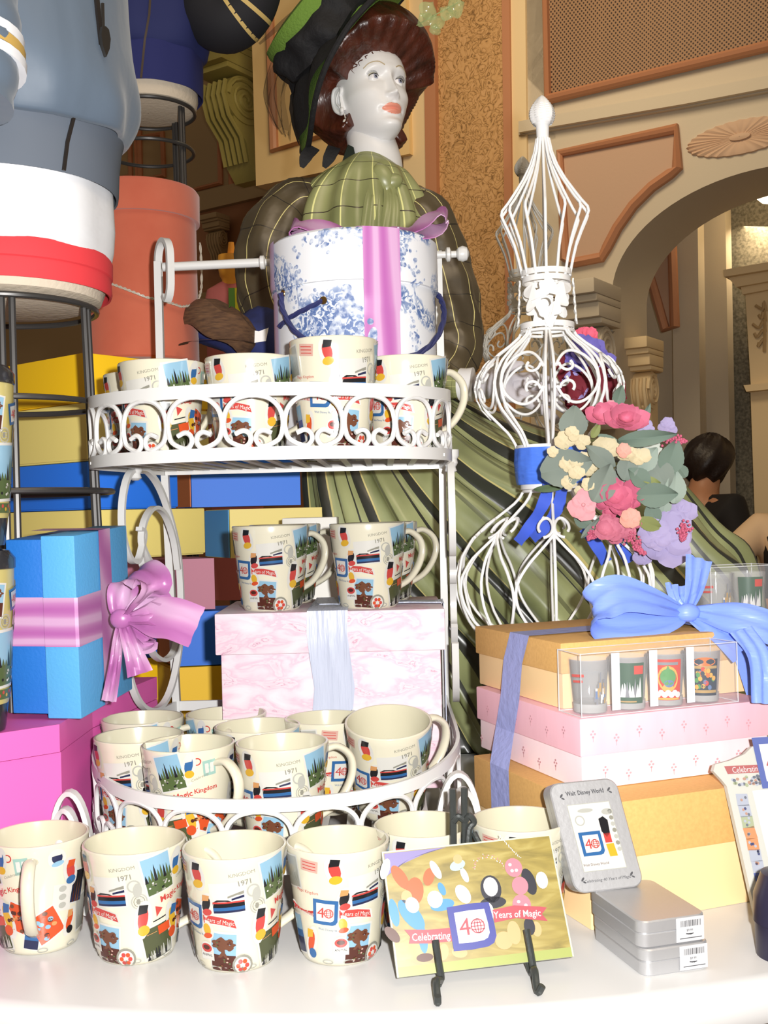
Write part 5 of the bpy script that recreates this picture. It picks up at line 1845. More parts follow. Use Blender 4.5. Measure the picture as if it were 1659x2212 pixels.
def headpt(th, z):
    w_ = sm(WD_, z)
    f_ = sm(FR_, z) if cos(th) > 0 else -sm(BK_, z)
    c_, s_ = cos(th), sin(th)
    e = .86
    x = w_ * (abs(s_) ** e) * (1 if s_ >= 0 else -1)
    y = f_ * (abs(c_) ** (e if c_ > 0 else 1)) * (1 if c_ >= 0 else -1)
    if c_ > -.1:
        k = sst(-.1, .25, c_)
        ax = abs(x)
        d_ = 0
        nr = interp([(-.056, 0), (-.049, .006), (-.0445, .0200), (-.040, .0222), (-.034, .0195), (-.02, .0135), (-.005, .0075), (.012, .002), (.03, 0)], z)
        d_ += nr * G(x, interp([(-.045, .0088), (-.03, .0072), (0, .0060), (.02, .009)], z))
        d_ += .0075 * G(ax - .0115, .0052) * G(z + .0435, .0055)
        d_ -= .0105 * G(ax - .031, .0165) * G(z - .001, .0105)
        d_ -= .004 * G(ax - .016, .007) * G(z - .002, .012)
        d_ += .003 * G(ax - .030, .02) * G(z - .0195, .007)
        d_ += .0045 * G(ax - .046, .02) * G(z + .032, .016)
        lw = G(x, .0185)
        d_ += .0062 * lw * G(z + .0655, .0052) + .0065 * G(x, .016) * G(z + .0770, .0055)
        d_ -= .0030 * G(x, .02) * G(z + .0712, .0018)
        d_ -= .0022 * G(x, .005) * G(z + .057, .005)
        d_ -= .0025 * G(ax - .026, .005) * G(z + .071, .006)
        d_ += .004 * G(x, .016) * G(z + .103, .011)
        y += d_ * k
        x += (.0035 * G(ax - .06, .02) * G(z + .03, .02)) * (1 if x > 0 else -1) * k
    return x, y, z
b = MB()
NT, NZ = 180, 190
rows = []
info = []
for j in range(NZ + 1):
    z = -.122 + .228 * j / NZ
    rr = []
    for i in range(NT):
        th = 2 * pi * i / NT
        # denser in front
        th2 = th - .42 * sin(th)
        q = headpt(th2, z)
        rr.append(hp(*q)); info.append(q)
    rows.append(rr)
b.quadgrid(rows, closed_u=True)
b.f.append(tuple(range(NT - 1, -1, -1))); b.m.append(0)
for k, f in enumerate(b.f):
    if len(f) == 4:
        x = sum(info[i][0] for i in f) / 4; y = sum(info[i][1] for i in f) / 4; z = sum(info[i][2] for i in f) / 4
        if y > .05 and abs(x) < .0245:
            q = 1 - (x / .0245) ** 2
            top = -.0712 + .0108 * q ** .75 - .0022 * G(x, .0045)
            bot = -.0712 - .0112 * q ** .7
            if bot < z < top: b.m[k] = 1
nb = len(b.v)
# neck runs from inside the head to inside the collar
nk = [(pt(790, 240, HD + .01), .040, .044), (pt(797, 285, HD + .01), .0455, .046), (pt(806, 322, HD), .0490, .050), (pt(810, 355, HD), .0530, .053), (pt(800, 395, HD), .064, .058), (pt(792, 440, HD), .085, .06)]
rows = []
for c_, rx_, ry_ in [(a, b_, d_) for a, b_, d_ in nk]:
    rows.append([c_ + V((rx_ * cos(a), ry_ * sin(a), 0)) for a in [2 * pi * i / 48 for i in range(48)]])
cols_ = list(zip(*rows))
sp = [spline(c_, 6) for c_ in cols_]
rows = [[sp[i][k] for i in range(48)] for k in range(len(sp[0]))]
b.cm = 0
b.quadgrid(rows, closed_u=True)
# left ear of the picture
for sg in (-1, 1):
    rim = []
    for x_, z_ in [(.010, .012), (.016, .021), (.008, .029), (-.006, .028), (-.016, .016), (-.017, -.001), (-.010, -.017), (.000, -.027), (.008, -.029), (.010, -.021)]:
        rim.append(hp(sg * (.0735 + (.006 if x_ < 0 else .001)), -.010 + x_ * .95, -.022 + z_))
    b.tube(spline(rim, 5), .0036, 8)
    pts = [(.010, .012), (.014, .020), (.007, .027), (-.006, .027), (-.015, .016), (-.016, 0), (-.009, -.017), (.001, -.027), (.009, -.027), (.011, -.01)]
    o = len(b.v)
    rows = []
    for q, dx in ((1.0, .0045), (.7, .0035), (.35, -.003), (.02, -.004)):
        rows.append([hp(sg * (.0735 + dx + (.003 if x_ < 0 else 0) * q), -.010 + x_ * q, -.022 + z_ * q) for x_, z_ in pts])
    b.quadgrid(rows, closed_u=True)
    rows = [[hp(sg * (.0735 + .0045 + (.003 if x_ < 0 else 0)), -.010 + x_, -.022 + z_) for x_, z_ in pts], [hp(sg * .062, -.004 + x_ * .5, -.022 + z_ * .7) for x_, z_ in pts]]
    b.quadgrid(rows, closed_u=True)
    b.tube(spline([hp(sg * .077, -.002, -.004), hp(sg * .0785, -.010, -.012), hp(sg * .0785, -.014, -.024), hp(sg * .077, -.006, -.036)], 4), .0022, 6)
    b.ball(hp(sg * .0755, -.001, -.046), .0065, 10, 8, (.7, 1, 1))
b.build('head', [m_skin, m_lip], lady, angle=80)
# eyes
m_eyew = mat('eye_white', C(214, 212, 226, .74), .15)
m_iris = mat('iris', C(136, 140, 160, .74), .15)
m_pup = mat('pupil', (.01, .01, .012), .1)
m_lash = mat('lash', (.03, .022, .012), .6)
m_lid = mat('eyelid_gold', C(216, 208, 176, .74), .5)
for sg in (-1, 1):
    ec = V((sg * .0312, .0655, -.0005))
    b = MB(); b.ball(hp(*ec), .0128 * HS, 20, 14); eye = b.build('eye', m_eyew, lady)
    def ep(ax, az, r_): return hp(ec.x + r_ * sin(ax) * cos(az), ec.y + r_ * cos(ax) * cos(az), ec.z + r_ * sin(az))
    gx, gz = .10, .02
    b = MB(); b.quadgrid([[ep(gx + q * cos(a), gz + q * sin(a), .01285) for a in [2 * pi * i / 24 for i in range(24)]] for q in (.46, .2, .01)], closed_u=True); b.build('iris', m_iris, eye)
    b = MB(); b.quadgrid([[ep(gx + q * cos(a), gz + q * sin(a), .0129) for a in [2 * pi * i / 16 for i in range(16)]] for q in (.19, .01)], closed_u=True); b.build('pupil', m_pup, eye)
    b = MB()
    rows = []
    for k in range(9):
        f = k / 8
        rows.append([ep(a, lerp(.42 * (1 - (a / 1.25) ** 2) + .02, 1.5, f), .0136 + .0006 * f) for a in [-1.25 + 2.5 * i / 20 for i in range(21)]])
    b.quadgrid(rows); b.build('eyelid', m_lid, eye)
    b = MB()
    rows = []
    for k in range(5):
        f = k / 4
        rows.append([ep(a, lerp(-.36 * (1 - (a / 1.25) ** 2) - .02, -1.3, f), .0134 + .0006 * f) for a in [-1.25 + 2.5 * i / 20 for i in range(21)]])
    b.quadgrid(rows); b.build('lower_lid', m_skin, eye)
    b = MB()
    b.tube([ep(a, .42 * (1 - (a / 1.25) ** 2) + .03, .0140) for a in [-1.15 + 2.3 * i / 16 for i in range(17)]], .0006, 5)
    for i in range(19):
        a = -1.1 + 2.2 * i / 18
        z0 = .42 * (1 - (a / 1.25) ** 2) + .03
        b.tube([ep(a, z0, .0138), ep(a * 1.12, z0 + .22, .0185), ep(a * 1.22, z0 + .50, .0205)], .00042, 4, scale=[1, .8, .2])
    b.build('lashes', m_lash, eye)
    b = MB()
    b.tube(spline([hp(sg * .014, .0930, .0205), hp(sg * .028, .0895, .0275), hp(sg * .044, .0795, .0255), hp(sg * .054, .069, .017)], 5), .0012, 5)
    b.build('eyebrow', mat('brow', C(168, 152, 120, .74), .7), lady)
# earring
b = MB(); b.ball(pt(746, 263, HD - .04), .0052, 14, 10); b.tube([pt(746, 256, HD - .04), pt(744, 246, HD - .035)], .0011, 6)
b.build('earring', mat('pearl', C(200, 196, 188, .7), .2), lady)

ax_ = V((-.72, -.225, .66)).normalized()
hx_ = V((.72, -.05, .67)); hx_ = (hx_ - ax_ * hx_.dot(ax_)).normalized()
hy_ = ax_.cross(hx_)
hatc = pt(738, 94, HD + .03)
# hair: big rolled pompadour
m_hair = mat('auburn_hair', C(84, 38, 24, .72), .34, spec=.7, bump=(60, 1.0, (1, 1, .25)), var=(34, C(42, 18, 12, .72), .22, (1, 1, .3)))
b = MB()
rows = []
fa = V((0, 1, -.42)).normalized()
NA, NE = 180, 110
for j in range(NE + 1):
    el = -1.32 + (pi / 2 + 1.32) * j / NE
    rr = []
    for i in range(NA):
        az = 2 * pi * i / NA
        d_ = V((sin(az) * cos(el), cos(az) * cos(el), sin(el)))
        R = .148 + .034 * max(0, d_.dot(V((0, .72, .7)))) ** 1.5 + .014 * max(0, -d_.y)
        R -= .016 * max(0, -d_.z)
        R += .016 * max(0, d_.x)
        R += .0011 * sin(26 * az + 9 * el) * cos(el) + .0035 * sin(7 * el + 4 * az) + .003 * noise.noise(d_ * 5)
        ang = math.acos(max(-1, min(1, d_.dot(fa))))
        lim = radians(57) + radians(9) * abs(d_.x) + .02 * sin(30 * az) - .62 * max(0, d_.z)
        f = sst(lim - .16, lim + .10, ang)
        ear = V((-1 if d_.x < 0 else 1, .12, -.40)).normalized()
        f *= sst(.34, .50, math.acos(max(-1, min(1, d_.dot(ear)))))
        under = sst(-1.25, -.98, el) 
        R = lerp(.052, R, f * under)
        q = hp(d_.x * R * .92, d_.y * R - .012, d_.z * R + .020)
        ov = (q - hatc).dot(ax_) + .006
        if ov > 0: q = q - ax_ * ov
        rr.append(q)
    rows.append(rr)
b.quadgrid(rows, closed_u=True)
b.build('hair', m_hair, lady, angle=80)
b = MB()
for k in range(9):
    a = -1.15 + .26 * k
    P = [hp(.078 * sin(a * .8) - .006, .082 - .030 * abs(a * .8) ** 1.6, .060 - .022 * abs(a) ** 1.5)]
    c0 = P[0]
    Q = [c0 + fx3 * (.006 * sin(q * 1.3 + k)) + fz3 * (-.0035 * q) + ff2 * (.004 * sin(q * .9)) for q in range(6)]
    b.tube(Q, .0012, 5, scale=[1, 1, .9, .7, .5, .2])
b.build('hair_wisp', m_hair, lady)

# hat
m_hat = mat('green_felt', C(92, 122, 46, .62), .85, bump=(220, .6))
m_tul = mat('black_crepe', (.012, .012, .014), .75, bump=(60, .8))
def hq(a, r_, h_): return hatc + hx_ * (r_ * cos(a)) + hy_ * (r_ * sin(a)) + ax_ * h_
NB = 96
def brim_h(a, f): return -.085 * f * f * max(0, -cos(a)) ** 1.6 - .035 * f * f * max(0, cos(a)) ** 1.6 + .004 * sin(5 * a) * f
b = MB()
R0, R1 = .095, .205
rows = [[hq(a, lerp(R0, R1, f), .004 + brim_h(a, f)) for a in [2 * pi * i / NB for i in range(NB)]] for f in [k / 10 for k in range(11)]]
rows += [[hq(a, lerp(R1, R0, f), -.002 + brim_h(a, 1 - f)) for a in [2 * pi * i / NB for i in range(NB)]] for f in [k / 10 for k in range(11)]]
b.quadgrid(rows, closed_u=True)
b.build('hat_brim', m_hat, lady, angle=60)
b = MB(); b.tube([hq(a, R1 + .001, .001 + brim_h(a, 1)) for a in [2 * pi * i / NB for i in range(NB)]], .0055, 8, True); b.build('hat_edge', m_tul, lady)
b = MB()
b.quadgrid([[hq(a, r_, h_) for a in [2 * pi * i / 64 for i in range(64)]] for r_, h_ in [(.112, -.01), (.112, .03), (.116, .06), (.119, .082), (.115, .094), (.09, .100), (.01, .098)]], closed_u=True)
b.build('hat_crown', m_hat, lady)
b = MB()
b.quadgrid([[hq(a, r_ + .006 * sin(7 * a + h_ * 60) + .004 * sin(13 * a), h_ + .006 * sin(4 * a)) for a in [2 * pi * i / 96 for i in range(96)]] for r_, h_ in [(.118, .006), (.132, .012), (.128, .03), (.132, .045), (.128, .056), (.126, .064), (.119, .070)]], closed_u=True)
b.quadgrid([[hq(a, lerp(.12, .205, f) , .010 + brim_h(a, f) + .006 * sin(9 * a + f * 3)) for a in [2.2 + 2.4 * i / 40 for i in range(41)]] for f in (0, .25, .5, .75, .93)])
b.build('hat_band', m_tul, lady, angle=80)
# drooping black ribbon ends under the brim
b = MB()
for x0, x1, x2 in ((668, 655, 652), (712, 706, 700)):
    P = spline([pt(x0 + 10, 318, HD), pt(x1 + 6, 338, HD - .01), pt(x2, 362, HD - .01)], 4)
    b.sweep(P, [(-.010, -.001), (.010, -.001), (.010, .001), (-.010, .001)], ref=(1, .2, .3), scale=[1.3, 1.3, 1.3, 1.2, 1.2, 1.1, .9, .7, .4][:len(P)])
b.build('hat_ribbon', m_tul, lady)
# black tulle veil
mv = mat('black_tulle', (.05, .03, .015), .8, alpha=.34)
b = MB()
left = [(690, 0), (655, 35), (622, 70), (588, 130), (570, 200), (585, 250), (610, 290)]
right = [(790, -20), (760, 20), (700, 70), (650, 130), (625, 190), (630, 250), (628, 300)]
L1, L2 = spline([pt(x, y, HD + .04) for x, y in left], 6), spline([pt(x, y, HD + .02) for x, y in right], 6)
rows = []
for i, (p, q) in enumerate(zip(L1, L2)):
    rows.append([p.lerp(q, f / 12) + V((.004 * sin(f * 1.1 + i * .5), .016 * sin(f * .9 + i * .35), .004 * sin(f * 1.3))) for f in range(13)])
b.quadgrid(rows)
rows = []
for i, (p, q) in enumerate(zip(L1, L2)):
    rows.append([p.lerp(q, f / 8 * .8 + .08) + V((-.006 + .004 * sin(f * 1.9), .03 + .012 * sin(f * 1.3 + i * .55), 0)) for f in range(9)])
b.quadgrid(rows[4:-4])
wisp = spline([pt(700, -10, HD + .03), pt(630, 35, HD + .05), pt(560, 95, HD + .06)], 8)
b.sweep(wisp, [(-.010, 0), (0, .002), (.010, 0), (0, -.002)], ref=(.5, 0, .8), scale=[1.6 - 1.4 * i / len(wisp) for i in range(len(wisp))])
for pts in (left, [(x * .6 + x2 * .4, y * .6 + y2 * .4) for (x, y), (x2, y2) in zip(left, right)]):
    b.tube(spline([pt(x, y, HD + .045) for x, y in pts], 6), .0012, 5)
b.build('veil', mv, lady, angle=80)
# iridescent leaves at the front of the hat
mlf = mat('iridescent_leaf', C(150, 168, 116, .6), .15, alpha=.55)
b = MB()
for cx_, cy_, L_, an in ((925, 20, .034, .6), (945, 45, .03, -.6), (918, 40, .028, 2.4), (985, 12, .034, 1.2), (940, 62, .02, .1), (965, 25, .03, -1.0)):
    c_ = pt(cx_, cy_, HD - .10)
    u_ = V((sin(an), .1, cos(an))); r_ = V((cos(an), .3, -sin(an)))
    b.quadgrid([[c_ + u_ * (L_ * (f - .5)) + r_ * (L_ * .55 * sin(pi * min(.98, f + .02)) * x) + V((0, .006 * x * x + .004 * sin(f * 6), 0)) for x in (-1, -.5, 0, .5, 1)] for f in [k / 8 for k in range(9)]])
b.tube(spline([pt(900, 55, HD - .08), pt(935, 35, HD - .1), pt(990, 5, HD - .1)], 5), .0012, 5)
b.build('hat_leaves', mlf, lady, angle=80)

# bodice
BD = 2.13
def ringrow(cx_, py, hw, dep, d_, n=96, fold=.0, nf=13, tilt=0.0):
    c_ = pt(cx_, py, d_)
    w_ = hw * d_ / FPX
    return [c_ + V(((w_ + fold * sin(nf * a)) * cos(a), (dep + fold * sin(nf * a)) * sin(a), tilt * cos(a) + .004 * sin(3 * a))) for a in [2 * pi * i / n for i in range(n)]]
b = MB()
R_ = [ringrow(*q) for q in [(792, 352, 58, .058, BD), (790, 360, 70, .064, BD), (788, 374, 92, .075, BD, 96, .002), (782, 400, 116, .088, BD, 96, .005), (778, 440, 142, .10, BD, 96, .009), (778, 490, 158, .115, BD, 96, .010), (780, 560, 160, .12, BD, 96, .008), (790, 680, 145, .115, BD, 96, .005), (815, 800, 118, .10, BD, 96, .004), (835, 880, 108, .095, BD, 96, .004)]]
sp = [spline(c_, 5) for c_ in zip(*R_)]
b.quadgrid([[sp[i][k] for i in range(96)] for k in range(len(sp[0]))], closed_u=True, uvs=True)
b.build('bodice', m_bod, lady, angle=80)
b = MB()
b.quadgrid([[pt(x, y, d_) for x, y, d_ in q] for q in [[(768, 342, 2.075), (780, 352, 2.070), (800, 368, 2.066), (818, 376, 2.064)], [(772, 358, 2.070), (784, 372, 2.064), (800, 384, 2.06), (816, 384, 2.058)], [(778, 376, 2.06), (790, 386, 2.056), (802, 392, 2.052), (812, 388, 2.05)]]])
b.quadgrid([[hp(0, 0, 0) * 0 + pt(x, y, d_) for x, y, d_ in q] for q in [[(738, 352, 2.10), (745, 330, 2.12), (752, 312, 2.13)], [(770, 362, 2.085), (768, 338, 2.10), (764, 318, 2.115)]]])
b.build('collar', m_dkg, lady, angle=80)
b = MB()
kn = [(806, 392, .020), (828, 384, .024), (846, 392, .018), (836, 402, .018)]
for x, y, r_ in kn: b.ball(pt(x, y, BD - .085), r_, 14, 8, (1.2, .6, .8), Matrix.Rotation(x * .1, 3, 'Y'))
rib([pt(812, 395, BD - .09), pt(806, 430, BD - .115), pt(802, 500, BD - .13)], lambda t: .02 + .02 * t, (1, 0, 0))
rib([pt(840, 398, BD - .088), pt(846, 440, BD - .11), pt(842, 500, BD - .125)], lambda t: .02 + .02 * t, (1, .2, 0))
b.build('neck_bow', m_bod, lady, angle=80)
# sleeves
def sleeve(name, P, R, m, wr=.10, n=40):
    S_ = spline([pt(*p) for p in P], 7)
    L_ = len(S_)
    b = MB()
    rows = []
    prev = None
    for i, p in enumerate(S_):
        t_ = (S_[min(i + 1, L_ - 1)] - S_[max(i - 1, 0)]).normalized()
        N_ = V((0, -1, 0)) - t_ * V((0, -1, 0)).dot(t_); N_.normalize()
        B_ = t_.cross(N_)
        r_ = interp([(7 * k, q) for k, q in enumerate(R)], i) * 2.1 / FPX
        rr = []
        for k in range(n):
            a = 2 * pi * k / n
            q = r_ * (1 + wr * .5 * sin(7 * a + i * .35) + wr * .35 * sin(i * 1.1 + 2 * cos(a)) )
            rr.append(p + N_ * (q * cos(a)) + B_ * (q * sin(a)))
        rows.append(rr)
    b.quadgrid(rows, closed_u=True, uvs=True)
    return b.build(name, m, lady, angle=80)
sleeve('sleeve', [(705, 432, 2.13), (640, 452, 2.12), (592, 520, 2.10), (580, 600, 2.08), (600, 680, 2.06), (660, 760, 2.02), (720, 800, 1.99)], [46, 66, 74, 72, 66, 58, 46], m_slv)
sleeve('sleeve', [(860, 432, 2.14), (915, 480, 2.13), (945, 580, 2.12), (968, 680, 2.10), (975, 760, 2.07), (950, 815, 2.02), (940, 830, 1.98)], [46, 66, 72, 72, 66, 50, 36], m_slv)
sleeve('forearm_sleeve', [(915, 828, 2.0), (950, 829, 1.99), (985, 830, 1.975), (1003, 831, 1.97)], [30, 30, 29, 28], m_bod, .03)
b = MB(); 
b.tube([pt(996, 831, 1.972), pt(1008, 831, 1.968), pt(1022, 831, 1.965)], .030, 32, scale=[.98, .96, 1.02]); b.build('cuff', mat('white_cuff', C(240, 238, 234, .8), .6), lady)


def skin_mesh(verts, edges, radii, sub=2, root=0):
    me = bpy.data.meshes.new('sk'); me.from_pydata([tuple(v) for v in verts], edges, [])
    o = bpy.data.objects.new('sk', me); COL.objects.link(o)
    m_ = o.modifiers.new('s', 'SKIN'); m_.use_smooth_shade = True
    sv = me.skin_vertices[0].data
    for i, r_ in enumerate(radii):
        sv[i].radius = (r_, r_) if not isinstance(r_, tuple) else r_
        sv[i].use_root = (i == root)
    s_ = o.modifiers.new('d', 'SUBSURF'); s_.levels = sub; s_.render_levels = sub
    dg = bpy.context.evaluated_depsgraph_get()
    ev = o.evaluated_get(dg)
    m2 = bpy.data.meshes.new_from_object(ev)
    bpy.data.objects.remove(o)
    return m2


def add_mesh(me, name, m, parent):
    off = BASE.get(parent.name, V((0, 0, 0)))
    for v in me.vertices: v.co -= off
    me.materials.clear(); me.materials.append(m)
    me.polygons.foreach_set('use_smooth', [True] * len(me.polygons))
    me.name = name
    o = bpy.data.objects.new(name, me); COL.objects.link(o); o.parent = parent
    return o


# gloved hand resting across the lap
W0 = pt(1018, 831, 1.965)
Hd = lambda x, y, d_: pt(x, y, d_)
vs = [W0, Hd(1050, 834, 1.96), Hd(1085, 838, 1.955)]
ed = [(0, 1), (1, 2)]
rd = [.026, .028, .033]
for k, (oy, ln) in enumerate(((-30, 118), (-11, 128), (9, 120), (28, 98))):
    a0 = len(vs)
    vs += [Hd(1110, 838 + oy * .7, 1.95 - .004 * k), Hd(1110 + ln * .42, 838 + oy + 8, 1.935), Hd(1110 + ln * .74, 846 + oy * 1.1 + 14, 1.938), Hd(1110 + ln, 858 + oy * 1.1 + 24, 1.95)]
    ed += [(2, a0), (a0, a0 + 1), (a0 + 1, a0 + 2), (a0 + 2, a0 + 3)]
    rd += [.0125, .0105, .0095, .0075]
a0 = len(vs)
vs += [Hd(1075, 810, 1.93), Hd(1105, 792, 1.915), Hd(1135, 790, 1.91)]
ed += [(1, a0), (a0, a0 + 1), (a0 + 1, a0 + 2)]
rd += [.015, .0115, .009]
add_mesh(skin_mesh(vs, ed, rd), 'gloved_hand', mat('grey_glove', C(206, 202, 208, .95), .7, bump=(40, .8)), lady)

# skirt
b = MB()
SK = [(842, 868, 150, -14, .10, 2.10, .003), (868, 930, 205, -40, .14, 2.07, .006), (925, 1000, 258, -70, .17, 2.04, .010), (1040, 1115, 340, -140, .19, 2.02, .015), (1180, 1270, 345, -140, .21, 2.0, .018), (1280, 1430, 330, -200, .22, 2.0, .020), (1320, 1600, 330, -60, .22, 2.0, .020)]
n = 260
rows = []
for (cx_, cy_, ax1, ay1, dep, d_, fo) in SK:
    rr = []
    for i in range(n):
        a = 2 * pi * i / n
        fd = fo * (sin(17 * a + .8) + .6 * sin(29 * a + cx_ * .01))
        p = pt(cx_ + ax1 * cos(a), cy_ + ay1 * cos(a), d_)
        c_ = pt(cx_, cy_, d_)
        out = (p - c_); 
        k = 1 + fd / max(.05, out.length + dep * .5)
        p = c_ + out * k + V((0, -(dep + fd) * sin(a), 0))
        # the front edge sinks a little below the side line
        p += V((0, 0, -.25 * dep * max(0, sin(a))))
        rr.append(p)
    rows.append(rr)
sp = [spline(c_, 7) for c_ in zip(*rows)]
for c_ in sp:
    for p in c_:
        if p.z < .004: p.z = .004
b.quadgrid([[sp[i][k] for i in range(n)] for k in range(len(sp[0]))], closed_u=True, uvs=True)
b.build('skirt', m_skt, lady, angle=80)

# the mannequin's own posy, dark and violet, behind the big topiary
BQ = thing('posy', 'violet and burgundy silk flower posy by the gloved hand, behind the wire topiary', 'posy', pt(1270, 800, 1.86))
def zz(px, py): return (px - 1150) * 4.74, (py - 840) * 4.74
mfx = {k: mat('posy_' + k, C(*c, .7), .75) for k, c in dict(violet=(104, 96, 170), wine=(110, 30, 44), rosy=(220, 96, 120), mauve=(150, 140, 196)).items()}
for i, (x, y, r_, k) in enumerate([(1258, 728, .018, 'rosy'), (1275, 722, .014, 'rosy'), (1270, 758, .028, 'violet'), (1295, 780, .024, 'violet'), (1312, 800, .018, 'mauve'), (1245, 775, .024, 'violet'), (1265, 815, .045, 'wine'), (1290, 850, .045, 'wine'), (1258, 860, .040, 'wine'), (1305, 835, .03, 'mauve'), (1235, 840, .03, 'mauve')]):
    x_, y_ = zz(x, y)
    bloom(x_, y_, r_, 5, mfx[k], 1.87 - .01 * (i % 3), 2, .5, 200 + i)

# ================================================================ BOXES ON THE RIGHT
TY = radians(21)
tr, tl = V((cos(TY), sin(TY), 0)), V((-sin(TY), cos(TY), 0))
TE = 1.55
m_tan = mat('tan_linen_card', C(204, 160, 96, .90), .7, bump=(420, .05), var=(260, C(194, 150, 88, .90), .2))
m_tanl = mat('tan_card', C(236, 202, 150, 1.0), .7)
m_pnk = mat('dusty_pink_card', C(228, 176, 188, .95), .6, var=(50, C(234, 184, 196, .95), .2, (1, 1, .2)))
m_pnk2 = mat('pale_pink_card', C(246, 222, 226, .98), .6, var=(16, C(244, 206, 212, .98), .16, (1, 1, .25)))
m_sprig = mat('pink_print', C(214, 160, 170, 1.1), .6)
m_brib = mat('periwinkle_ribbon', C(150, 158, 210, .98), .6, bump=(90, .4))
m_bbow = mat('blue_organza', C(124, 152, 240, .98), .4, bump=(24, .6, (.4, 1, 3)))
cornB = V((.193, 1.088, 0)); cornM = V((.197, 1.142, 0)); cornT = V((.187, 1.192, 0))
def tb(corner, a, l_, z): return corner + tr * a + tl * l_ + V((0, 0, z))
def giftbox(name, label, corner, w, l, z0, zm, z1, mb, ml_, over=.003):
    t = thing(name, label, 'box', tb(corner, w / 2, l / 2, z0), 'gift boxes stacked on the right')
    boxat(corner, tr, tl, w, l, z0, z1 - .004, 'body', mb, t)
    boxat(corner, tr, tl, w, l, zm, z1, 'lid', ml_, t, grow=over)
    return t
giftbox('gift_box', 'large tan gift box at the bottom of the stack behind the silver tins', cornB, .28, .25, 0, .066, .123, m_tanl, m_tan)
pk = giftbox('gift_box', 'pink gift box with sprig print in the middle of the stack', cornM, .236, .238, .1235, .1585, .198, m_pnk2, m_pnk)
giftbox('gift_box', 'tan gift box on top of the stack, with the periwinkle bow', cornT, .30, .205, .1985, .2365, .270, m_tanl, m_tan)
pr = Print(lambda x, y, l: tb(cornM, x, -.0032 - l, y), .02, .0002)
rnd = random.Random(9)
for i in range(8):
    for z_, off_ in ((.178, 0), (.140, .5)):
        x, y = .012 + .028 * (i + off_), z_ + .003 * (-1) ** i
        if x > .23: continue
        for k in range(4): pr.disc(x + .0022 * cos(k * 1.57), y + .003 * sin(k * 1.57), .0014, .0012, 0, 8)
        pr.rect(x, y - .005, .0006, .006, 0)
pr2 = Print(lambda x, y, l: tb(cornM, -.0032 - l, x, y), .02, .0002)
for i in range(6):
    for z_, off_ in ((.178, 0), (.140, .5)):
        x, y = .03 + .036 * (i + off_), z_ + .003 * (-1) ** i
        if x > .23: continue
        for k in range(4): pr2.disc(x + .0022 * cos(k * 1.57), y + .003 * sin(k * 1.57), .0014, .0012, 0, 8)
        pr2.rect(x, y - .005, .0006, .006, 0)
pr.build('sprig_print', m_sprig, pk); pr2.build('sprig_print', m_sprig, pk)

# periwinkle ribbon and bow
t = thing('ribbon', 'periwinkle ribbon with a big bow wrapped over the stack of tan and pink boxes', 'ribbon', tb(cornT, .12, .1, .27))
b = MB()
rows = []
for lx in [.066 + .046 * i / 8 for i in range(9)]:
    rows.append([tb(cornT, .20, lx * .9 + .03, .2715), tb(cornT, .06, lx + .004, .2715), tb(cornT, -.0036, lx, .2715), tb(cornT, -.0048, lx + .016, .238), tb(cornM, -.0052, lx + .058, .199), tb(cornM, -.0056, lx + .072, .159), tb(cornB, -.0045, lx + .094, .1236), tb(cornB, -.0042, lx + .094, .08), tb(cornB, -.0042, lx + .093, .004)])
b.quadgrid(rows)
b.build('band', m_brib, t, angle=20)
b = MB()
rows = []
for ax in [.215 + .05 * i / 8 for i in range(9)]:
    rows.append([tb(cornT, ax - .05, .12, .272), tb(cornT, ax - .02, .06, .274), tb(cornT, ax, -.0036, .2715), tb(cornT, ax + .006, -.0048, .24), tb(cornT, ax + .012, -.016, .2), tb(cornT, ax + .014, -.03, .17)])
b.quadgrid(rows); b.build('band', m_bbow, t, angle=20)
b = MB()
kn = pt(1482, 1322, 1.285)
rib([kn, pt(1420, 1300, 1.25), pt(1340, 1282, 1.23), pt(1285, 1312, 1.225), pt(1300, 1340, 1.235), pt(1380, 1345, 1.25), pt(1450, 1332, 1.27), kn], lambda q: .014 + .040 * sin(pi * q), lambda q: (.15, .55, .8))
rib([kn, pt(1500, 1270, 1.30), pt(1510, 1205, 1.32)], lambda q: .012 + .02 * q, (1, .3, .1))
rib([kn, pt(1462, 1290, 1.29), pt(1458, 1262, 1.30)], lambda q: .012 + .012 * q, (1, .4, 0))
rib([kn, pt(1530, 1325, 1.27), pt(1590, 1335, 1.25), pt(1650, 1350, 1.24), pt(1700, 1372, 1.24)], lambda q: .014 + .03 * sst(0, .6, q), lambda q: (.1, .5, .8))
rib([kn, pt(1520, 1345, 1.27), pt(1570, 1372, 1.25), pt(1610, 1400, 1.22)], lambda q: .012 + .03 * q, (.5, .2, .8))
rib([pt(1600, 1360, 1.22), pt(1640, 1420, 1.20), pt(1648, 1520, 1.185)], lambda q: .03, (1, .3, .1))
b.ball(kn + V((0, -.008, 0)), .012, 14, 8, (1.2, .8, .9))
b.build('bow', m_bbow, t, angle=75)

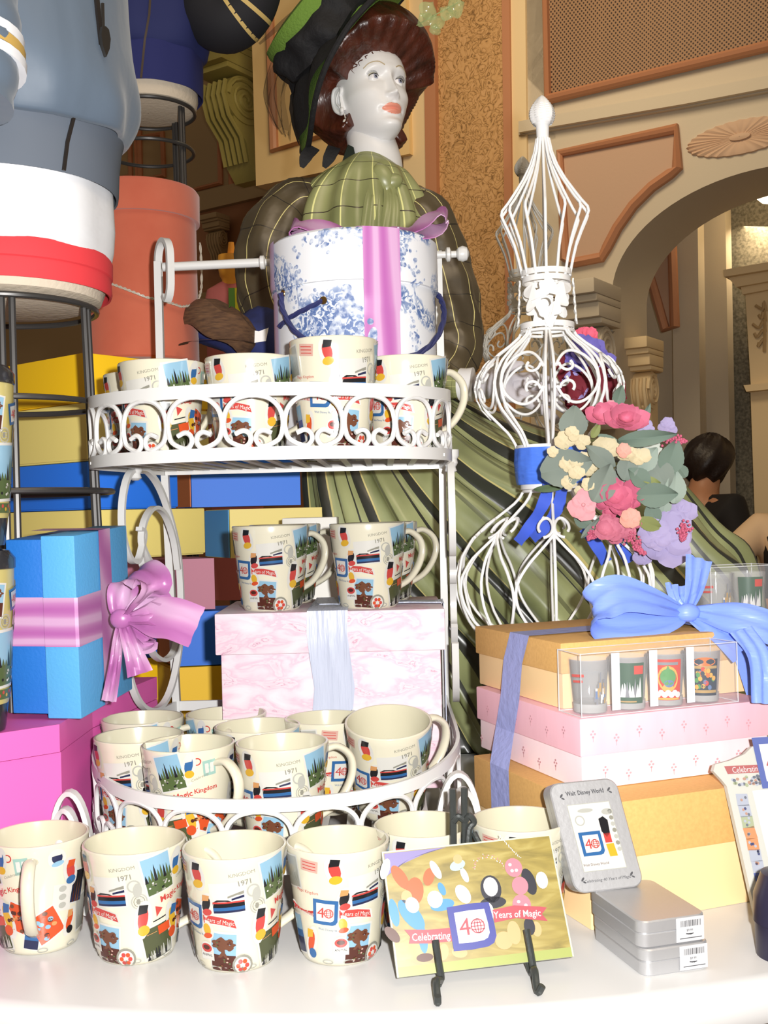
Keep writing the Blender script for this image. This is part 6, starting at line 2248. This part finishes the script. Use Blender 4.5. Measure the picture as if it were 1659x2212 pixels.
# shot glass packs
m_clear = mat('clear_plastic', (.95, .97, 1.0), .08, alpha=.09, spec=1.0)
m_glass = mat('clear_glass', (.95, .97, 1.0), .03, alpha=.09, spec=1.0)
m_base = mat('glass_base', C(214, 216, 214, 1.3), .05, alpha=.55)
m_card = mat('white_insert', C(236, 238, 244, 1.3), .6)
GE = 1.6
gm = [mat('decal_%d' % i, C(*c, GE), .3) for i, c in enumerate([(250, 250, 250), (60, 100, 76), (232, 70, 54), (250, 190, 90), (96, 168, 96), (52, 66, 84), (110, 140, 190), (206, 170, 110), (150, 152, 160), (238, 130, 60)])]
def shot_glass(c, kind, label):
    t = thing('shot_glass', label, 'glass', c, 'shot glasses in clear packs')
    Rg = lambda z: .0180 + .0040 * z / .056
    b = MB(); b.lathe([(.001, .0), (.0176, 0), (.0184, .002), (Rg(.056), .056), (Rg(.056) - .0016, .056), (Rg(.012) - .002, .012), (.001, .010)], 28, c); b.build('glass_wall', m_glass, t)
    b = MB(); b.lathe([(.001, .001), (.0172, .001), (.0178, .010), (.001, .0098)], 24, c); b.build('thick_base', m_base, t)
    p = Print(lambda x, y, l: c + V(((Rg(y) + .0004 + l) * sin(x / .02 - .12), -(Rg(y) + .0004 + l) * cos(x / .02 - .12), y)), .004, .0002)
    rnd = random.Random(kind * 5 + 2)
    if kind == 0:
        p.rect(-.014, .040, .015, .003, 2, .05); p.rect(-.014, .034, .012, .0025, 2, .05)
        for i in range(22):
            q = rnd.random()
            p.layer = 1 + i % 3
            p.rect(.010 + .012 * (rnd.random() - .5), .012 + .012 * rnd.random() + .014 * q * (1 - abs(rnd.random() - .5)), .0022, .004 + .006 * rnd.random(), rnd.choice([0, 6, 8, 8, 7]))
        p.rect(.010, .036, .0012, .016, 8)
    elif kind == 1:
        p.rect(0, .029, .030, .043, 1); p.layer = 2
        p.rect(.009, .043, .010, .009, 2); p.rect(-.002, .0095, .018, .0015, 7)
        for i in range(9):
            p.layer = 2 + i % 2
            x = -.011 + .0027 * i
            p.blob([(x - .0022, .014), (x + .0022, .014), (x + .001, .022 + .010 * rnd.random()), (x, .026 + .010 * rnd.random())], 0 if i % 3 else 8)
    elif kind == 2:
        p.rect(0, .029, .028, .044, 2); p.layer = 2
        p.disc(0, .030, .0105, .014, 3); p.layer = 3
        p.disc(0, .032, .008, .009, 4); p.blob([(-.005, .033), (.005, .033), (0, .045)], 4); p.disc(.001, .025, .005, .004, 6)
        p.layer = 4
        for i in range(7): p.disc(-.011 + .0036 * i, .013 + .002 * (i % 2), .0032, .0034, 0, 10)
        p.rect(0, .0085, .024, .002, 3); p.rect(0, .0465, .02, .003, 8)
    else:
        p.rect(0, .028, .028, .040, 5); p.layer = 2
        p.disc(0, .045, .011, .005, 9); p.rect(0, .039, .026, .003, 7); p.rect(0, .0125, .026, .003, 7)
        for i in range(26):
            p.layer = 3 + i % 3
            p.disc(-.010 + .02 * rnd.random(), .016 + .021 * rnd.random(), .0022, .0028, rnd.choice([2, 3, 3, 6, 4, 9, 5]), 8)
    p.build('decal', gm, t)
    return t
def pack(corner, r_, l_, w, dpt, h, label):
    t = thing('clear_pack', label, 'clear box', corner + r_ * (w / 2) + l_ * (dpt / 2), 'clear packs of shot glasses')
    b = MB()
    R = Matrix((r_, l_, V((0, 0, 1)))).transposed()
    b.box((w, dpt, h), corner + r_ * (w / 2) + l_ * (dpt / 2) + V((0, 0, h / 2)), R, .0015)
    b.build('clear_shell', m_clear, t)
    e = MB()
    for (a0, a1) in (((0, 0), (w, 0)), ((w, 0), (w, dpt)), ((w, dpt), (0, dpt)), ((0, dpt), (0, 0))):
        for z_ in (.0006, h - .0006):
            e.tube([corner + r_ * a0[0] + l_ * a0[1] + V((0, 0, z_)), corner + r_ * a1[0] + l_ * a1[1] + V((0, 0, z_))], .0005, 5)
    for a0 in ((0, 0), (w, 0), (w, dpt), (0, dpt)): e.tube([corner + r_ * a0[0] + l_ * a0[1], corner + r_ * a0[0] + l_ * a0[1] + V((0, 0, h))], .0005, 5)
    e.build('fold_edge', mat('bright_edge', (.8, .82, .85), .1, alpha=.6), t)
    return t
pc0 = tb(cornM, .004, -.0005, .1986)
pc0 = tb(cornM, .000, -.002, .1986)
pk1 = pack(pc0, tr, tl, .196, .046, .066, 'clear box of four souvenir shot glasses on the ledge of the pink box')
b = MB()
for k in range(3):
    a = .040 + .047 * k + .002
    b.box((.010, .0006, .060), pc0 + tr * (a + .006) + tl * .010 + V((0, 0, .0325)), Matrix((tr, tl, V((0, 0, 1)))).transposed())
b.build('card_insert', m_card, pk1)
for k, lb in enumerate(('clear shot glass etched with pale towers, at the cut corner of the four pack', 'shot glass with dark green decal and orange block in the four pack', 'shot glass with red and yellow starburst decal in the four pack', 'shot glass with dark decal under a gold arch in the four pack')):
    shot_glass(pc0 + tr * (.0245 + .0475 * k) + tl * .0235 + V((0, 0, .001)), k, lb)
pc1 = V((pt(1530, 1345, 1.36).x, 1.345, .2722))
pk2 = pack(pc1, tr, tl, .10, .048, .066, 'clear shot glass pack on the top tan box, cut by the frame')
shot_glass(pc1 + tr * .026 + tl * .024 + V((0, 0, .001)), 0, 'clear shot glass with pale towers in the pack on the top tan box')
shot_glass(pc1 + tr * .074 + tl * .024 + V((0, 0, .001)), 1, 'second shot glass in the pack on the top tan box, cut by the frame')

# ================================================================ SILVER TINS
m_tin = mat('brushed_tin', (.50, .50, .51), .38, .6, bump=(200, .05))
m_tind = mat('tin_print', (.05, .05, .055), .5)
tw_, tl2, th_ = .067, .100, .0235
ty = radians(16)
t_r, t_l = V((cos(ty), sin(ty), 0)), V((-sin(ty) * 1.0, cos(ty), 0))
tc0 = V((.218, .976, 0))
def roundbox(b, w, l, h, r, fn, z0=0.0, n=6, bev=.0012):
    """box with rounded vertical corners"""
    def outline(ins):
        P = []
        for cx_, cy_, a0 in ((w - r, r, -pi / 2), (w - r, l - r, 0), (r, l - r, pi / 2), (r, r, pi)):
            for i in range(n + 1):
                a = a0 + pi / 2 * i / n
                P.append((cx_ + (r - ins) * cos(a), cy_ + (r - ins) * sin(a)))
        return P
    rows = [[fn(x, y, z0 + z) for x, y in outline(i_)] for z, i_ in ((0, bev), (bev, 0), (h - bev, 0), (h, bev))]
    o = b.quadgrid(rows, closed_u=True)
    m_ = len(rows[0])
    b.f.append(tuple(o + i for i in range(m_ - 1, -1, -1))); b.m.append(b.cm)
    b.f.append(tuple(o + 3 * m_ + i for i in range(m_))); b.m.append(b.cm)
m_lab = [mat('label_white', C(250, 250, 252, 2.0), .5), m_tind]
for k, lb in enumerate(('flat silver tin with barcode label, lying at the bottom of the pair', 'flat silver tin lying on the bottom tin, with barcode label')):
    z0 = k * .0242
    t = thing('tin', lb, 'tin', tc0 + V((0, 0, z0)), 'silver keepsake tins')
    off_ = V((.0, .0, 0)) if k == 0 else V((-.002, .002, 0))
    fn = lambda x, y, z, off_=off_, z0=z0: tc0 + off_ + t_r * x + t_l * y + V((0, 0, z0 + z))
    b = MB(); roundbox(b, tw_, tl2, .013, .010, fn); b.build('body', m_tin, t, angle=30)
    b = MB(); roundbox(b, tw_ + .001, tl2 + .001, .0112, .0102, lambda x, y, z: fn(x - .0005, y - .0005, z), .0128); b.build('lid', m_tin, t, angle=30)
    p = Print(lambda x, y, l: fn(x, -.0008 - l, y), .02, .0002)
    p.rect(.0495, .0125, .028, .0215, 0)
    p.layer = 2
    rnd = random.Random(4)
    x = .040
    while x < .0605:
        w_ = rnd.choice([.0003, .0005, .0008]); p.rect(x, .0178, w_, .0055, 1); x += w_ + rnd.choice([.0004, .0006, .0010])
    p.text('$9.99', .049, .0118, .0062, 1)
    for k2 in range(3): p.rect(.047 + .002 * k2, .0085 - .0001 * k2, .0035, .0009, 1, .2 * (k2 - 1))
    p.rect(.050, .0048, .022, .0007, 1)
    p.build('price_label', m_lab, t)
# upright tin
ud = V((.150, .06, 0))
u_r = V((cos(radians(12)), sin(radians(12)), 0)); lean = radians(17)
u_n = V((sin(radians(12)), -cos(radians(12)), 0))
u_u = V((0, 0, 1)) * cos(lean) - u_n * sin(lean); u_f = u_n * cos(lean) + V((0, 0, 1)) * sin(lean)
side = V((-.12, 0, 0))
u_u = (u_u + V((-.135, 0, 0))).normalized()
u_rr = (u_r + u_u * .02).normalized()
ub = pt(1246, 1908, 1.052); ub.z = .0492
fnu = lambda x, y, z: ub + u_rr * x + u_u * y + u_f * z
t = thing('tin', 'upright silver tin with framed window showing a blue 40, leaning on the tan box', 'tin', ub, 'silver keepsake tins')
UW, UL = .070, .103
b = MB(); roundbox(b, UW, UL, .013, .011, lambda x, y, z: fnu(x, y, z - .026)); b.build('body', m_tin, t, angle=30)
b = MB(); roundbox(b, UW + .001, UL + .001, .0112, .0112, lambda x, y, z: fnu(x - .0005, y - .0005, z - .0135)); b.build('lid', m_tin, t, angle=30)
pm = Print(lambda x, y, l: fnu(x, y, -.0022 + l), .02, .0002)
pm.rect(UW / 2, UL * .485, .0445, .064, pc['lgrey']); pm.layer = 2
pm.rect(UW / 2, UL * .485, .0430, .0625, pc['white']); pm.layer = 3
forty(pm, UW / 2 - .007, UL * .425, .0225, 0)
pm.layer = 6
pm.blob([(.041, .066), (.046, .068), (.050, .064), (.049, .052), (.045, .048), (.041, .054)], pc['dark'])
pm.blob([(.042, .052), (.049, .052), (.049, .043), (.042, .043)], pc['red']); pm.blob([(.042, .042), (.050, .042), (.051, .030), (.043, .030)], pc['yellow'])
pm.layer = 4
pm.ring(.022, .066, .005, .0012, pc['lgrey']); pm.disc(.052, .072, .006, .003, pc['lgrey']); pm.disc(.030, .075, .008, .002, pc['lgrey'])
for i in range(7): pm.disc(.0545, .036 + .006 * i, .0022, .0022, pc['grey' if i % 2 else 'lgrey'], 8)
pm.text('Walt Disney World', UW / 2 - .008, .0245, .026, pc['maroon'])
pm.build('window_print', PALM, t)
pm = Print(lambda x, y, l: fnu(x, y, -.0022 + l), .02, .0002)
pm.text('Walt', .0200, UL - .0105, .0100, 0, h=.0042, bold=.02); pm.text('Disney World', .0408, UL - .0105, .0270, 0, h=.0042, bold=.02)
pm.text('Celebrating 40 Years of Magic', UW / 2, .0098, .048, 0, shear=.35)
for cx_, cy_ in ((.010, UL - .012), (UW - .010, UL - .010), (.010, .012), (UW - .010, .012)):
    pm.disc(cx_, cy_, .0024, .0010, 0, 10, .8); pm.disc(cx_ + .001, cy_ - .0028, .0018, .0008, 0, 10, -.5)
pm.build('lettering', m_tind, t)

# ================================================================ GOLD CARD ON ITS EASEL
cBL, cBR = pt(858, 2112, .968), pt(1240, 2066, .990)
cTL, cTR = pt(824, 1836, 1.018), pt(1189, 1806, 1.040)
cu = (cBR - cBL); CW = cu.length; cu.normalize()
cv = ((cTL - cBL) + (cTR - cBR)) / 2; CH = cv.length; cv.normalize()
cn_ = cu.cross(cv).normalized()
if cn_.y > 0: cn_ = -cn_
mid0 = (cBL + cBR) / 2
def holo(nt, N, L, tc):
    n1 = N('ShaderNodeTexNoise', Scale=60.0, Detail=3.0, Distortion=1.0)
    mp = N('ShaderNodeMapping'); mp.inputs['Scale'].default_value = (.35, 1, 1.4); L(tc.outputs['Object'], mp.inputs[0]); L(mp.outputs[0], n1.inputs['Vector'])
    r = ramp(N, [(.3, C(150, 132, 50, 2.0)), (.5, C(186, 164, 72, 2.0)), (.7, C(214, 196, 110, 2.0))])
    L(n1.outputs['Fac'], r.inputs[0])
    return r.outputs[0]
m_holo = node_mat('gold_foil', holo, rough=.35, spec=.8)
m_cedge = mat('card_edge', C(232, 236, 210, 1.9), .4)
t = thing('souvenir_card', 'gold foil souvenir card reading Celebrating 40 Years of Magic, on the black easel', 'card', mid0)
def cp(x, y, l): return mid0 + cu * x + cv * y + cn_ * l
b = MB(); b.prism([cp(-CW / 2, 0, -.005), cp(CW / 2, 0, -.005), cp(CW / 2, CH, -.005), cp(-CW / 2, CH, -.005)], cn_ * .005); b.build('board', m_cedge, t, smooth=False)
CE = 2.0
def crd(k, r_, g_, b_):
    return mat('postcard_' + k, C(r_, g_, b_, CE), .35)
cm_ = [m_holo, crd('white', 252, 250, 250), crd('red', 214, 92, 104), crd('blue', 78, 84, 176), crd('sky', 92, 170, 226), crd('orange', 232, 120, 70), crd('brown', 104, 60, 44), crd('black', 52, 52, 64), crd('peach', 252, 200, 140), crd('violet', 168, 156, 214), crd('teal', 206, 240, 232), crd('pinkish', 236, 150, 166), crd('lime', 190, 200, 110)]
p = Print(cp, .02, .00025)
p.rect(0, CH / 2, CW - .003, CH - .003, 0); p.layer = 2
p.blob([(-CW / 2 + .002, CH - .002), (-CW / 2 + .002, CH - .022), (-CW / 2 + .014, CH - .014), (-CW / 2 + .045, CH - .004), (-CW / 2 + .06, CH - .002)], 9)
p.rect(0, .004, CW - .003, .008, 12)
p.layer = 3
S_ = lambda zx, zy: ((zx - 870) / 1659 * 400 / 382 * CW, CH * (1 - (zy - 640) / 1659 * 400 / 284))
SX_ = 400 / 1659 / 382 * CW
# plain coloured party shapes stand where figures are printed
def cb_(zx, zy, rx, ry, m, lay, rot=0.0):
    p.layer = lay
    x, y = S_(zx, zy); p.disc(x, y, rx * SX_, ry * SX_, m, 18, rot)
for zx, zy, rx, ry, m, lay, rot in [
        (215, 905, 55, 120, 5, 3, .5), (330, 1050, 80, 120, 5, 4, -.2), (475, 930, 50, 80, 5, 3, -.4), (90, 810, 40, 95, 1, 4, -.4), (545, 870, 36, 90, 1, 4, .4),
        (120, 1230, 42, 120, 4, 4, .1), (270, 1270, 75, 160, 4, 5, .6), (345, 1500, 40, 120, 4, 4, 0), (80, 1430, 45, 85, 6, 5, .7), (340, 1670, 75, 35, 6, 5, 0),
        (500, 1150, 70, 75, 1, 6, 0), (575, 1060, 30, 60, 4, 7, .3), (560, 1210, 110, 50, 4, 5, .1), (760, 1130, 60, 90, 1, 5, .5), (510, 1640, 45, 70, 8, 4, -.3), (650, 1660, 70, 45, 8, 4, -.2), (290, 1180, 60, 70, 1, 6, .4), (250, 1100, 50, 60, 8, 5, 0),
        (1020, 1110, 95, 120, 7, 5, 0), (1020, 1090, 66, 84, 1, 6, 0), (1020, 1240, 120, 50, 7, 5, 0), (960, 1330, 50, 85, 1, 9, -.1), (1060, 1600, 80, 75, 8, 5, 0), (1160, 1540, 60, 100, 8, 6, 0),
        (1260, 930, 80, 85, 11, 5, .3), (1290, 1110, 75, 80, 11, 6, 0), (1275, 1290, 85, 90, 11, 5, 0), (1380, 1080, 60, 120, 7, 4, .2), (1500, 1080, 55, 75, 1, 5, 0), (1310, 1500, 50, 75, 7, 5, 0), (1370, 1530, 45, 65, 8, 4, 0),
        (750, 850, 75, 45, 10, 4, .3), (760, 790, 42, 42, 8, 5, 0), (800, 950, 30, 70, 1, 4, .3)]:
    cb_(zx, zy, rx, ry, m, lay, rot)
p.layer = 7
for x, y in ((1230, 900), (1280, 960), (1250, 1260), (1310, 1300), (1270, 1340), (1240, 960)): cb_(x, y, 16, 14, 1, 7)
rnd = random.Random(8)
for i in range(46):
    a = pi * i / 45
    x, y = S_(1030 + 130 * cos(a) + rnd.gauss(0, 10), 900 - 110 * sin(a) + rnd.gauss(0, 10)); p.layer = 3; p.disc(x, y, .0005, .0005, 1 if i % 2 else 11, 6)
for i in range(26):
    x, y = S_(lerp(1180, 1330, i / 25) + rnd.gauss(0, 6), lerp(600, 840, i / 25)); p.disc(x, y, .0005, .0005, 1, 6)
p.layer = 10
p.blob([S_(190, 1400), S_(400, 1425), S_(620, 1430), S_(620, 1555), S_(400, 1550), S_(215, 1530), S_(235, 1470)], 2)
p.blob([S_(1000, 1310), S_(1200, 1290), S_(1440, 1330), S_(1495, 1345), S_(1440, 1400), S_(1480, 1470), S_(1380, 1450), S_(1200, 1410), S_(1000, 1430)], 2)
p.layer = 11
x, y = S_(418, 1487); p.text('Celebrating', x, y, 340 * SX_, 1, -.05, h=62 * SX_, bold=.012)
x, y = S_(1215, 1372); p.text('Years of Magic', x, y, 430 * SX_, 1, -.06, h=58 * SX_, bold=.012)
pc_save = dict(pc)
pc.update(blue=3, red=2, white=1)
x, y = S_(795, 1435); p.layer = 12
_l = p.layer
def forty_card():
    s = 400 * SX_
    T = lambda a, b_: (x + s * (a * cos(.02) - b_ * sin(.02)), y + s * .98 * (a * sin(.02) + b_ * cos(.02)))
    pts = [(-.5, -.48), (-.1, -.5), (.28, -.48), (.42, -.42), (.5, -.28), (.5, 0), (.46, .46), (0, .48), (-.5, .46), (-.5, 0)]
    p.layer = 12; p.blob([T(a, b_) for a, b_ in pts], 3)
    p.layer = 13; p.blob([T(a * .72, b_ * .70) for a, b_ in pts], 1)
    p.layer = 14
    q = T(-.17, .0); p.text('4', q[0], q[1], s * .25, 2, 0, h=s * .36)
    q = T(.12, -.02); p.ring(q[0], q[1], s * .16, s * .025, 2); p.ring(q[0], q[1], s * .08, s * .02, 2, ry=s * .16); p.rect(q[0], q[1], s * .02, s * .31, 2)
    for k in (-.07, 0, .07): p.rect(q[0], q[1] + k * s, s * .30, s * .018, 2)
forty_card()
pc.update(pc_save)
p.build('printed_face', cm_, t)
# easel
m_eas = mat('black_cast_iron', (.045, .05, .048), .35, .3, bump=(60, .3))
t = thing('easel', 'small black wrought iron easel holding the gold card on the table', 'easel', V((mid0.x, 1.0, 0)))
def leg(pts, r_=.0034):
    b = MB(); b.tube(spline(pts, 6), r_, 8); b.build('leg', m_eas, t)
for (fx_, fy_), (bx_, by_), (tx, ty_) in (((945, 2160), (948, 2050), (950, 2038)), ((1160, 2138), (1158, 2032), (1158, 2020))):
    foot = onz(fx_, fy_, .0032)
    hk = pt(bx_, by_, .955); tip = pt(tx, ty_, .958)
    p_ = cp((tip - mid0).dot(cu), -.006, .008)
    p2 = cp((tip - mid0).dot(cu), .026, .0075)
    p1 = cp((tip - mid0).dot(cu), -.006, -.006)
    leg([p2, cp((tip - mid0).dot(cu), .008, .0085), p_, V((foot.x, foot.y + .012, .014)), foot + V((0, -.004, 0)), foot + V((.004 if fx_ > 1000 else 0, -.006, .006))], .0032)
    leg([p_, p1, cp((tip - mid0).dot(cu) * .6 + .01, .05, -.012), cp(.012 if fx_ > 1000 else .006, .12, -.020)], .003)
back = onz(1000, 1990, .003)
leg([cp(.008, .10, -.020), V((cp(.008, .1, 0).x, 1.075, .05)), V((cp(.008, .1, 0).x, 1.10, .0035))], .003)
b = MB()
for dx, zt in ((978, 1704), (1003, 1702)):
    b.tube([pt(dx, zt, 1.052), pt(dx + 1, 1770, 1.052), pt(dx + 1, 1830, 1.050)], .0034, 8)
b.tube(spline([pt(979, 1775, 1.05), pt(990, 1764, 1.05), pt(1004, 1772, 1.05), pt(1014, 1762, 1.048), pt(1024, 1776, 1.048), pt(1014, 1790, 1.048), pt(1010, 1832, 1.046)], 5), .0032, 8)
b.build('top_loop', m_eas, t)

# ================================================================ NOTEPAD AND CAP AT THE EDGE
n0 = onz(1634, 1982, .0005)
nu = V((.93, .22, 0)).normalized()
nl = pt(1566, 1690, n0.y + .022) - n0
nv = nl.normalized()
nn = nu.cross(nv).normalized()
if nn.y > 0: nn = -nn
t = thing('memo_pad', 'white memo pad with printed border and die cut Celebrating 40 header, leaning at the edge', 'memo pad', n0)
def np_(x, y, l): return n0 + nu * x + nv * y + nn * l
NH = nl.length
b = MB()
out = [(0, 0), (.13, 0), (.13, NH * 1.24), (.075, NH * 1.26), (.04, NH * 1.25), (.03, NH * 1.20), (.012, NH * 1.16), (-.006, NH * 1.14), (-.010, NH * 1.09), (-.003, NH * 1.02), (.001, NH * .97)]
b.prism([np_(x, y, -.006) for x, y in out], nn * .006); b.build('pad', mat('pad_paper', C(236, 236, 226, 1.7), .6), t, smooth=False)
p = Print(np_, .02, .00025)
p.rect(.078, NH * .47, .10, NH * .90, 0)
p.layer = 2
p.blob([(.003, NH * 1.12), (.045, NH * 1.11), (.045, NH * 1.05), (.005, NH * 1.06)], 1); p.layer = 3
p.text('Celebrating', .027, NH * 1.085, .032, 0, -.02, h=.006)
rnd = random.Random(2)
for i in range(40):
    p.layer = 2 + i % 3; p.disc(.008 + .04 * rnd.random(), NH * .96 + .010 * rnd.random(), .002, .0016, rnd.choice([3, 4, 5, 6]), 8)
for i, k in enumerate([3, 3, 4, 7, 7, 3, 3, 2, 2, 3]):
    p.layer = 3
    y = NH * (.86 - .083 * i)
    p.rect(.0145, y, .013, .012, k, rnd.uniform(-.1, .1))
    p.layer = 4
    for q in range(4): p.disc(.011 + .008 * rnd.random(), y - .004 + .008 * rnd.random(), .0015, .0015, rnd.choice([3, 5, 6, 8]), 8)
pms = [mat('pad_%s' % k, C(*c, 1.7), .5) for k, c in dict(white=(254, 254, 254), red=(206, 120, 120), blue=(112, 128, 200), grey=(204, 210, 226), green=(196, 206, 170), dgrey=(130, 136, 150), tan=(214, 170, 150), orange=(246, 170, 120), navy=(90, 96, 140)).items()]
fx0, fy0 = .062, NH * 1.12
p.layer = 6; p.rect(fx0, fy0, .044, .052, 2, -.02); p.layer = 7; p.rect(fx0, fy0, .031, .038, 0, -.02); p.layer = 8
p.text('4', fx0 - .007, fy0, .010, 1, 0, h=.018); p.ring(fx0 + .007, fy0, .008, .0016, 1)
p.build('printed_border', pms, t)
c_ = V((pt(1700, 1990, 1.02).x, 1.02, 0))
t = thing('tumbler', 'dark navy lidded tumbler at the edge beside the memo pad, mostly outside the frame', 'tumbler', c_)
b = MB(); b.lathe([(.02, 0), (.028, .0), (.0285, .03)], 32, c_); b.build('base', mat('navy_plastic', (.02, .018, .04), .3), t)
b = MB(); b.lathe([(.0285, .03), (.030, .031), (.029, .055), (.022, .075), (.004, .08)], 32, c_); b.build('lid', mat('navy_plastic', (.02, .018, .04), .3), t)

# ================================================================ SHOPPERS BY THE CABINET
m_hairb = mat('black_hair', (.018, .010, .008), .45, bump=(50, .6))
m_flesh = mat('warm_skin', (.55, .26, .14), .5)
def person(name, label, base, yaw, pose, m_top, m_leg, hair=True):
    t = thing(name, label, 'person', base)
    R = Matrix.Rotation(yaw, 3, 'Z')
    B_ = V(base)
    f = lambda x, y, z: B_ + R @ V((x, y, z))
    J = pose
    vs = [f(*J[k]) for k in J]
    ks = list(J)
    ix = {k: i for i, k in enumerate(ks)}
    E_ = [(ix[a], ix[b_]) for a, b_ in [('pelvis', 'waist'), ('waist', 'chest'), ('chest', 'neck'), ('neck', 'head'), ('head', 'crown'), ('chest', 'sl'), ('sl', 'el'), ('el', 'wl'), ('wl', 'hl'), ('chest', 'sr'), ('sr', 'er'), ('er', 'wr'), ('wr', 'hr'), ('pelvis', 'tl'), ('tl', 'kl'), ('kl', 'al'), ('al', 'fl'), ('pelvis', 'tr'), ('tr', 'kr'), ('kr', 'ar'), ('ar', 'fr')]]
    RD = dict(pelvis=.13, waist=.115, chest=.13, neck=.055, head=.085, crown=.075, sl=.065, sr=.065, el=.045, er=.045, wl=.032, wr=.032, hl=.034, hr=.034, tl=.09, tr=.09, kl=.06, kr=.06, al=.042, ar=.042, fl=.04, fr=.04)
    me = skin_mesh(vs, E_, [RD[k] for k in ks], 2)
    body = add_mesh(me, 'body', m_flesh, t)
    def shell(keys, grow, name_, m_):
        kk = [k for k in ks if k in keys]
        i2 = {k: i for i, k in enumerate(kk)}
        ee = [(i2[ks[a]], i2[ks[b_]]) for a, b_ in E_ if ks[a] in i2 and ks[b_] in i2]
        add_mesh(skin_mesh([f(*J[k]) for k in kk], ee, [RD[k] * 1.0 + grow for k in kk], 2), name_, m_, t)
    shell(('pelvis', 'waist', 'chest', 'sl', 'el', 'sr', 'er', 'wl', 'wr'), .022, 'top', m_top)
    shell(('pelvis', 'tl', 'kl', 'al', 'tr', 'kr', 'ar'), .018, 'trousers', m_leg)
    # nose, and hair as a cap over the back of the skull
    hd, cw = f(*J['head']), f(*J['crown'])
    fw = R @ V((0, -1, 0)); up = (cw - hd).normalized()
    b = MB()
    rows = []
    cen = hd.lerp(cw, .45)
    rt_ = fw.cross(up).normalized()
    for j in range(21):
        el = -1.2 + (pi / 2 + 1.2) * j / 20
        rr = []
        for i in range(40):
            az = 2 * pi * i / 40
            d_ = V((sin(az) * cos(el), cos(az) * cos(el), sin(el)))
            face = math.acos(max(-1, min(1, d_.dot(V((0, 1, -.35)).normalized()))))
            k = lerp(.07, .128 + .008 * sin(6 * az + 5 * el), sst(.8, 1.1, face))
            rr.append(cen + rt_ * (d_.x * k * .9) + fw * (d_.y * k) + up * (d_.z * k))
        rows.append(rr)
    b.quadgrid(rows, closed_u=True)
    b.build('hair', m_hairb, t, angle=80)
    b = MB()
    b.ball(hd + fw * .092 + up * .01, .014, 10, 8); b.build('nose', m_flesh, t)
    return t
std = dict(pelvis=(0, 0, .92), waist=(0, .0, 1.08), chest=(0, .01, 1.34), neck=(0, 0, 1.50), head=(0, -.02, 1.60), crown=(0, -.005, 1.70), sl=(.19, .01, 1.40), el=(.25, .02, 1.12), wl=(.22, -.14, .92), hl=(.2, -.20, .86), sr=(-.19, .01, 1.40), er=(-.25, .02, 1.12), wr=(-.22, -.14, .92), hr=(-.2, -.20, .86), tl=(.10, 0, .84), kl=(.11, -.02, .48), al=(.11, .01, .09), fl=(.12, -.12, .035), tr=(-.10, 0, .84), kr=(-.11, -.02, .48), ar=(-.11, .01, .09), fr=(-.12, -.12, .035))
p1 = dict(std); p1.update(head=(0, -.06, 1.58), crown=(0, -.07, 1.68), neck=(0, -.01, 1.48))
q = pt(1512, 1010, 5.3)
person('person', 'person with dark hair in black, seen from behind and turned toward the cabinet', (q.x, 5.3, -1.0), radians(125), p1, mat('black_cloth', (.012, .010, .010), .8), mat('dark_trousers', (.02, .02, .025), .8))
p2 = dict(std); p2.update(el=(.36, -.05, 1.16), wl=(.10, -.30, 1.05), hl=(.02, -.34, 1.04))
p2 = {k: (x, y, z * .90) for k, (x, y, z) in p2.items()}
p2.update(sr=(-.20, .01, 1.30), er=(-.40, -.10, 1.10), wr=(-.20, -.30, 1.0), hr=(-.1, -.34, 1.0))
q = pt(1745, 1100, 4.7)
tp2 = person('person', 'person in dark vest over grey sleeves, reaching out at the edge of the picture', (q.x, 4.7, -1.0), radians(-20), p2, mat('grey_sleeve', C(166, 140, 112, .40), .8), mat('dark_trousers', (.02, .02, .025), .8))
b = MB()
qb = V((q.x, 4.7, -1.0))
b.quadgrid([[qb + Matrix.Rotation(radians(-20), 3, 'Z') @ V((rx_ * cos(a), ry_ * sin(a), z)) for a in [2 * pi * i / 32 for i in range(32)]] for rx_, ry_, z in [(.18, .16, .80), (.17, .15, .98), (.18, .165, 1.15), (.19, .165, 1.27), (.10, .10, 1.36)]], closed_u=True)
b.build('vest', mat('black_vest', (.015, .013, .014), .8), tp2)
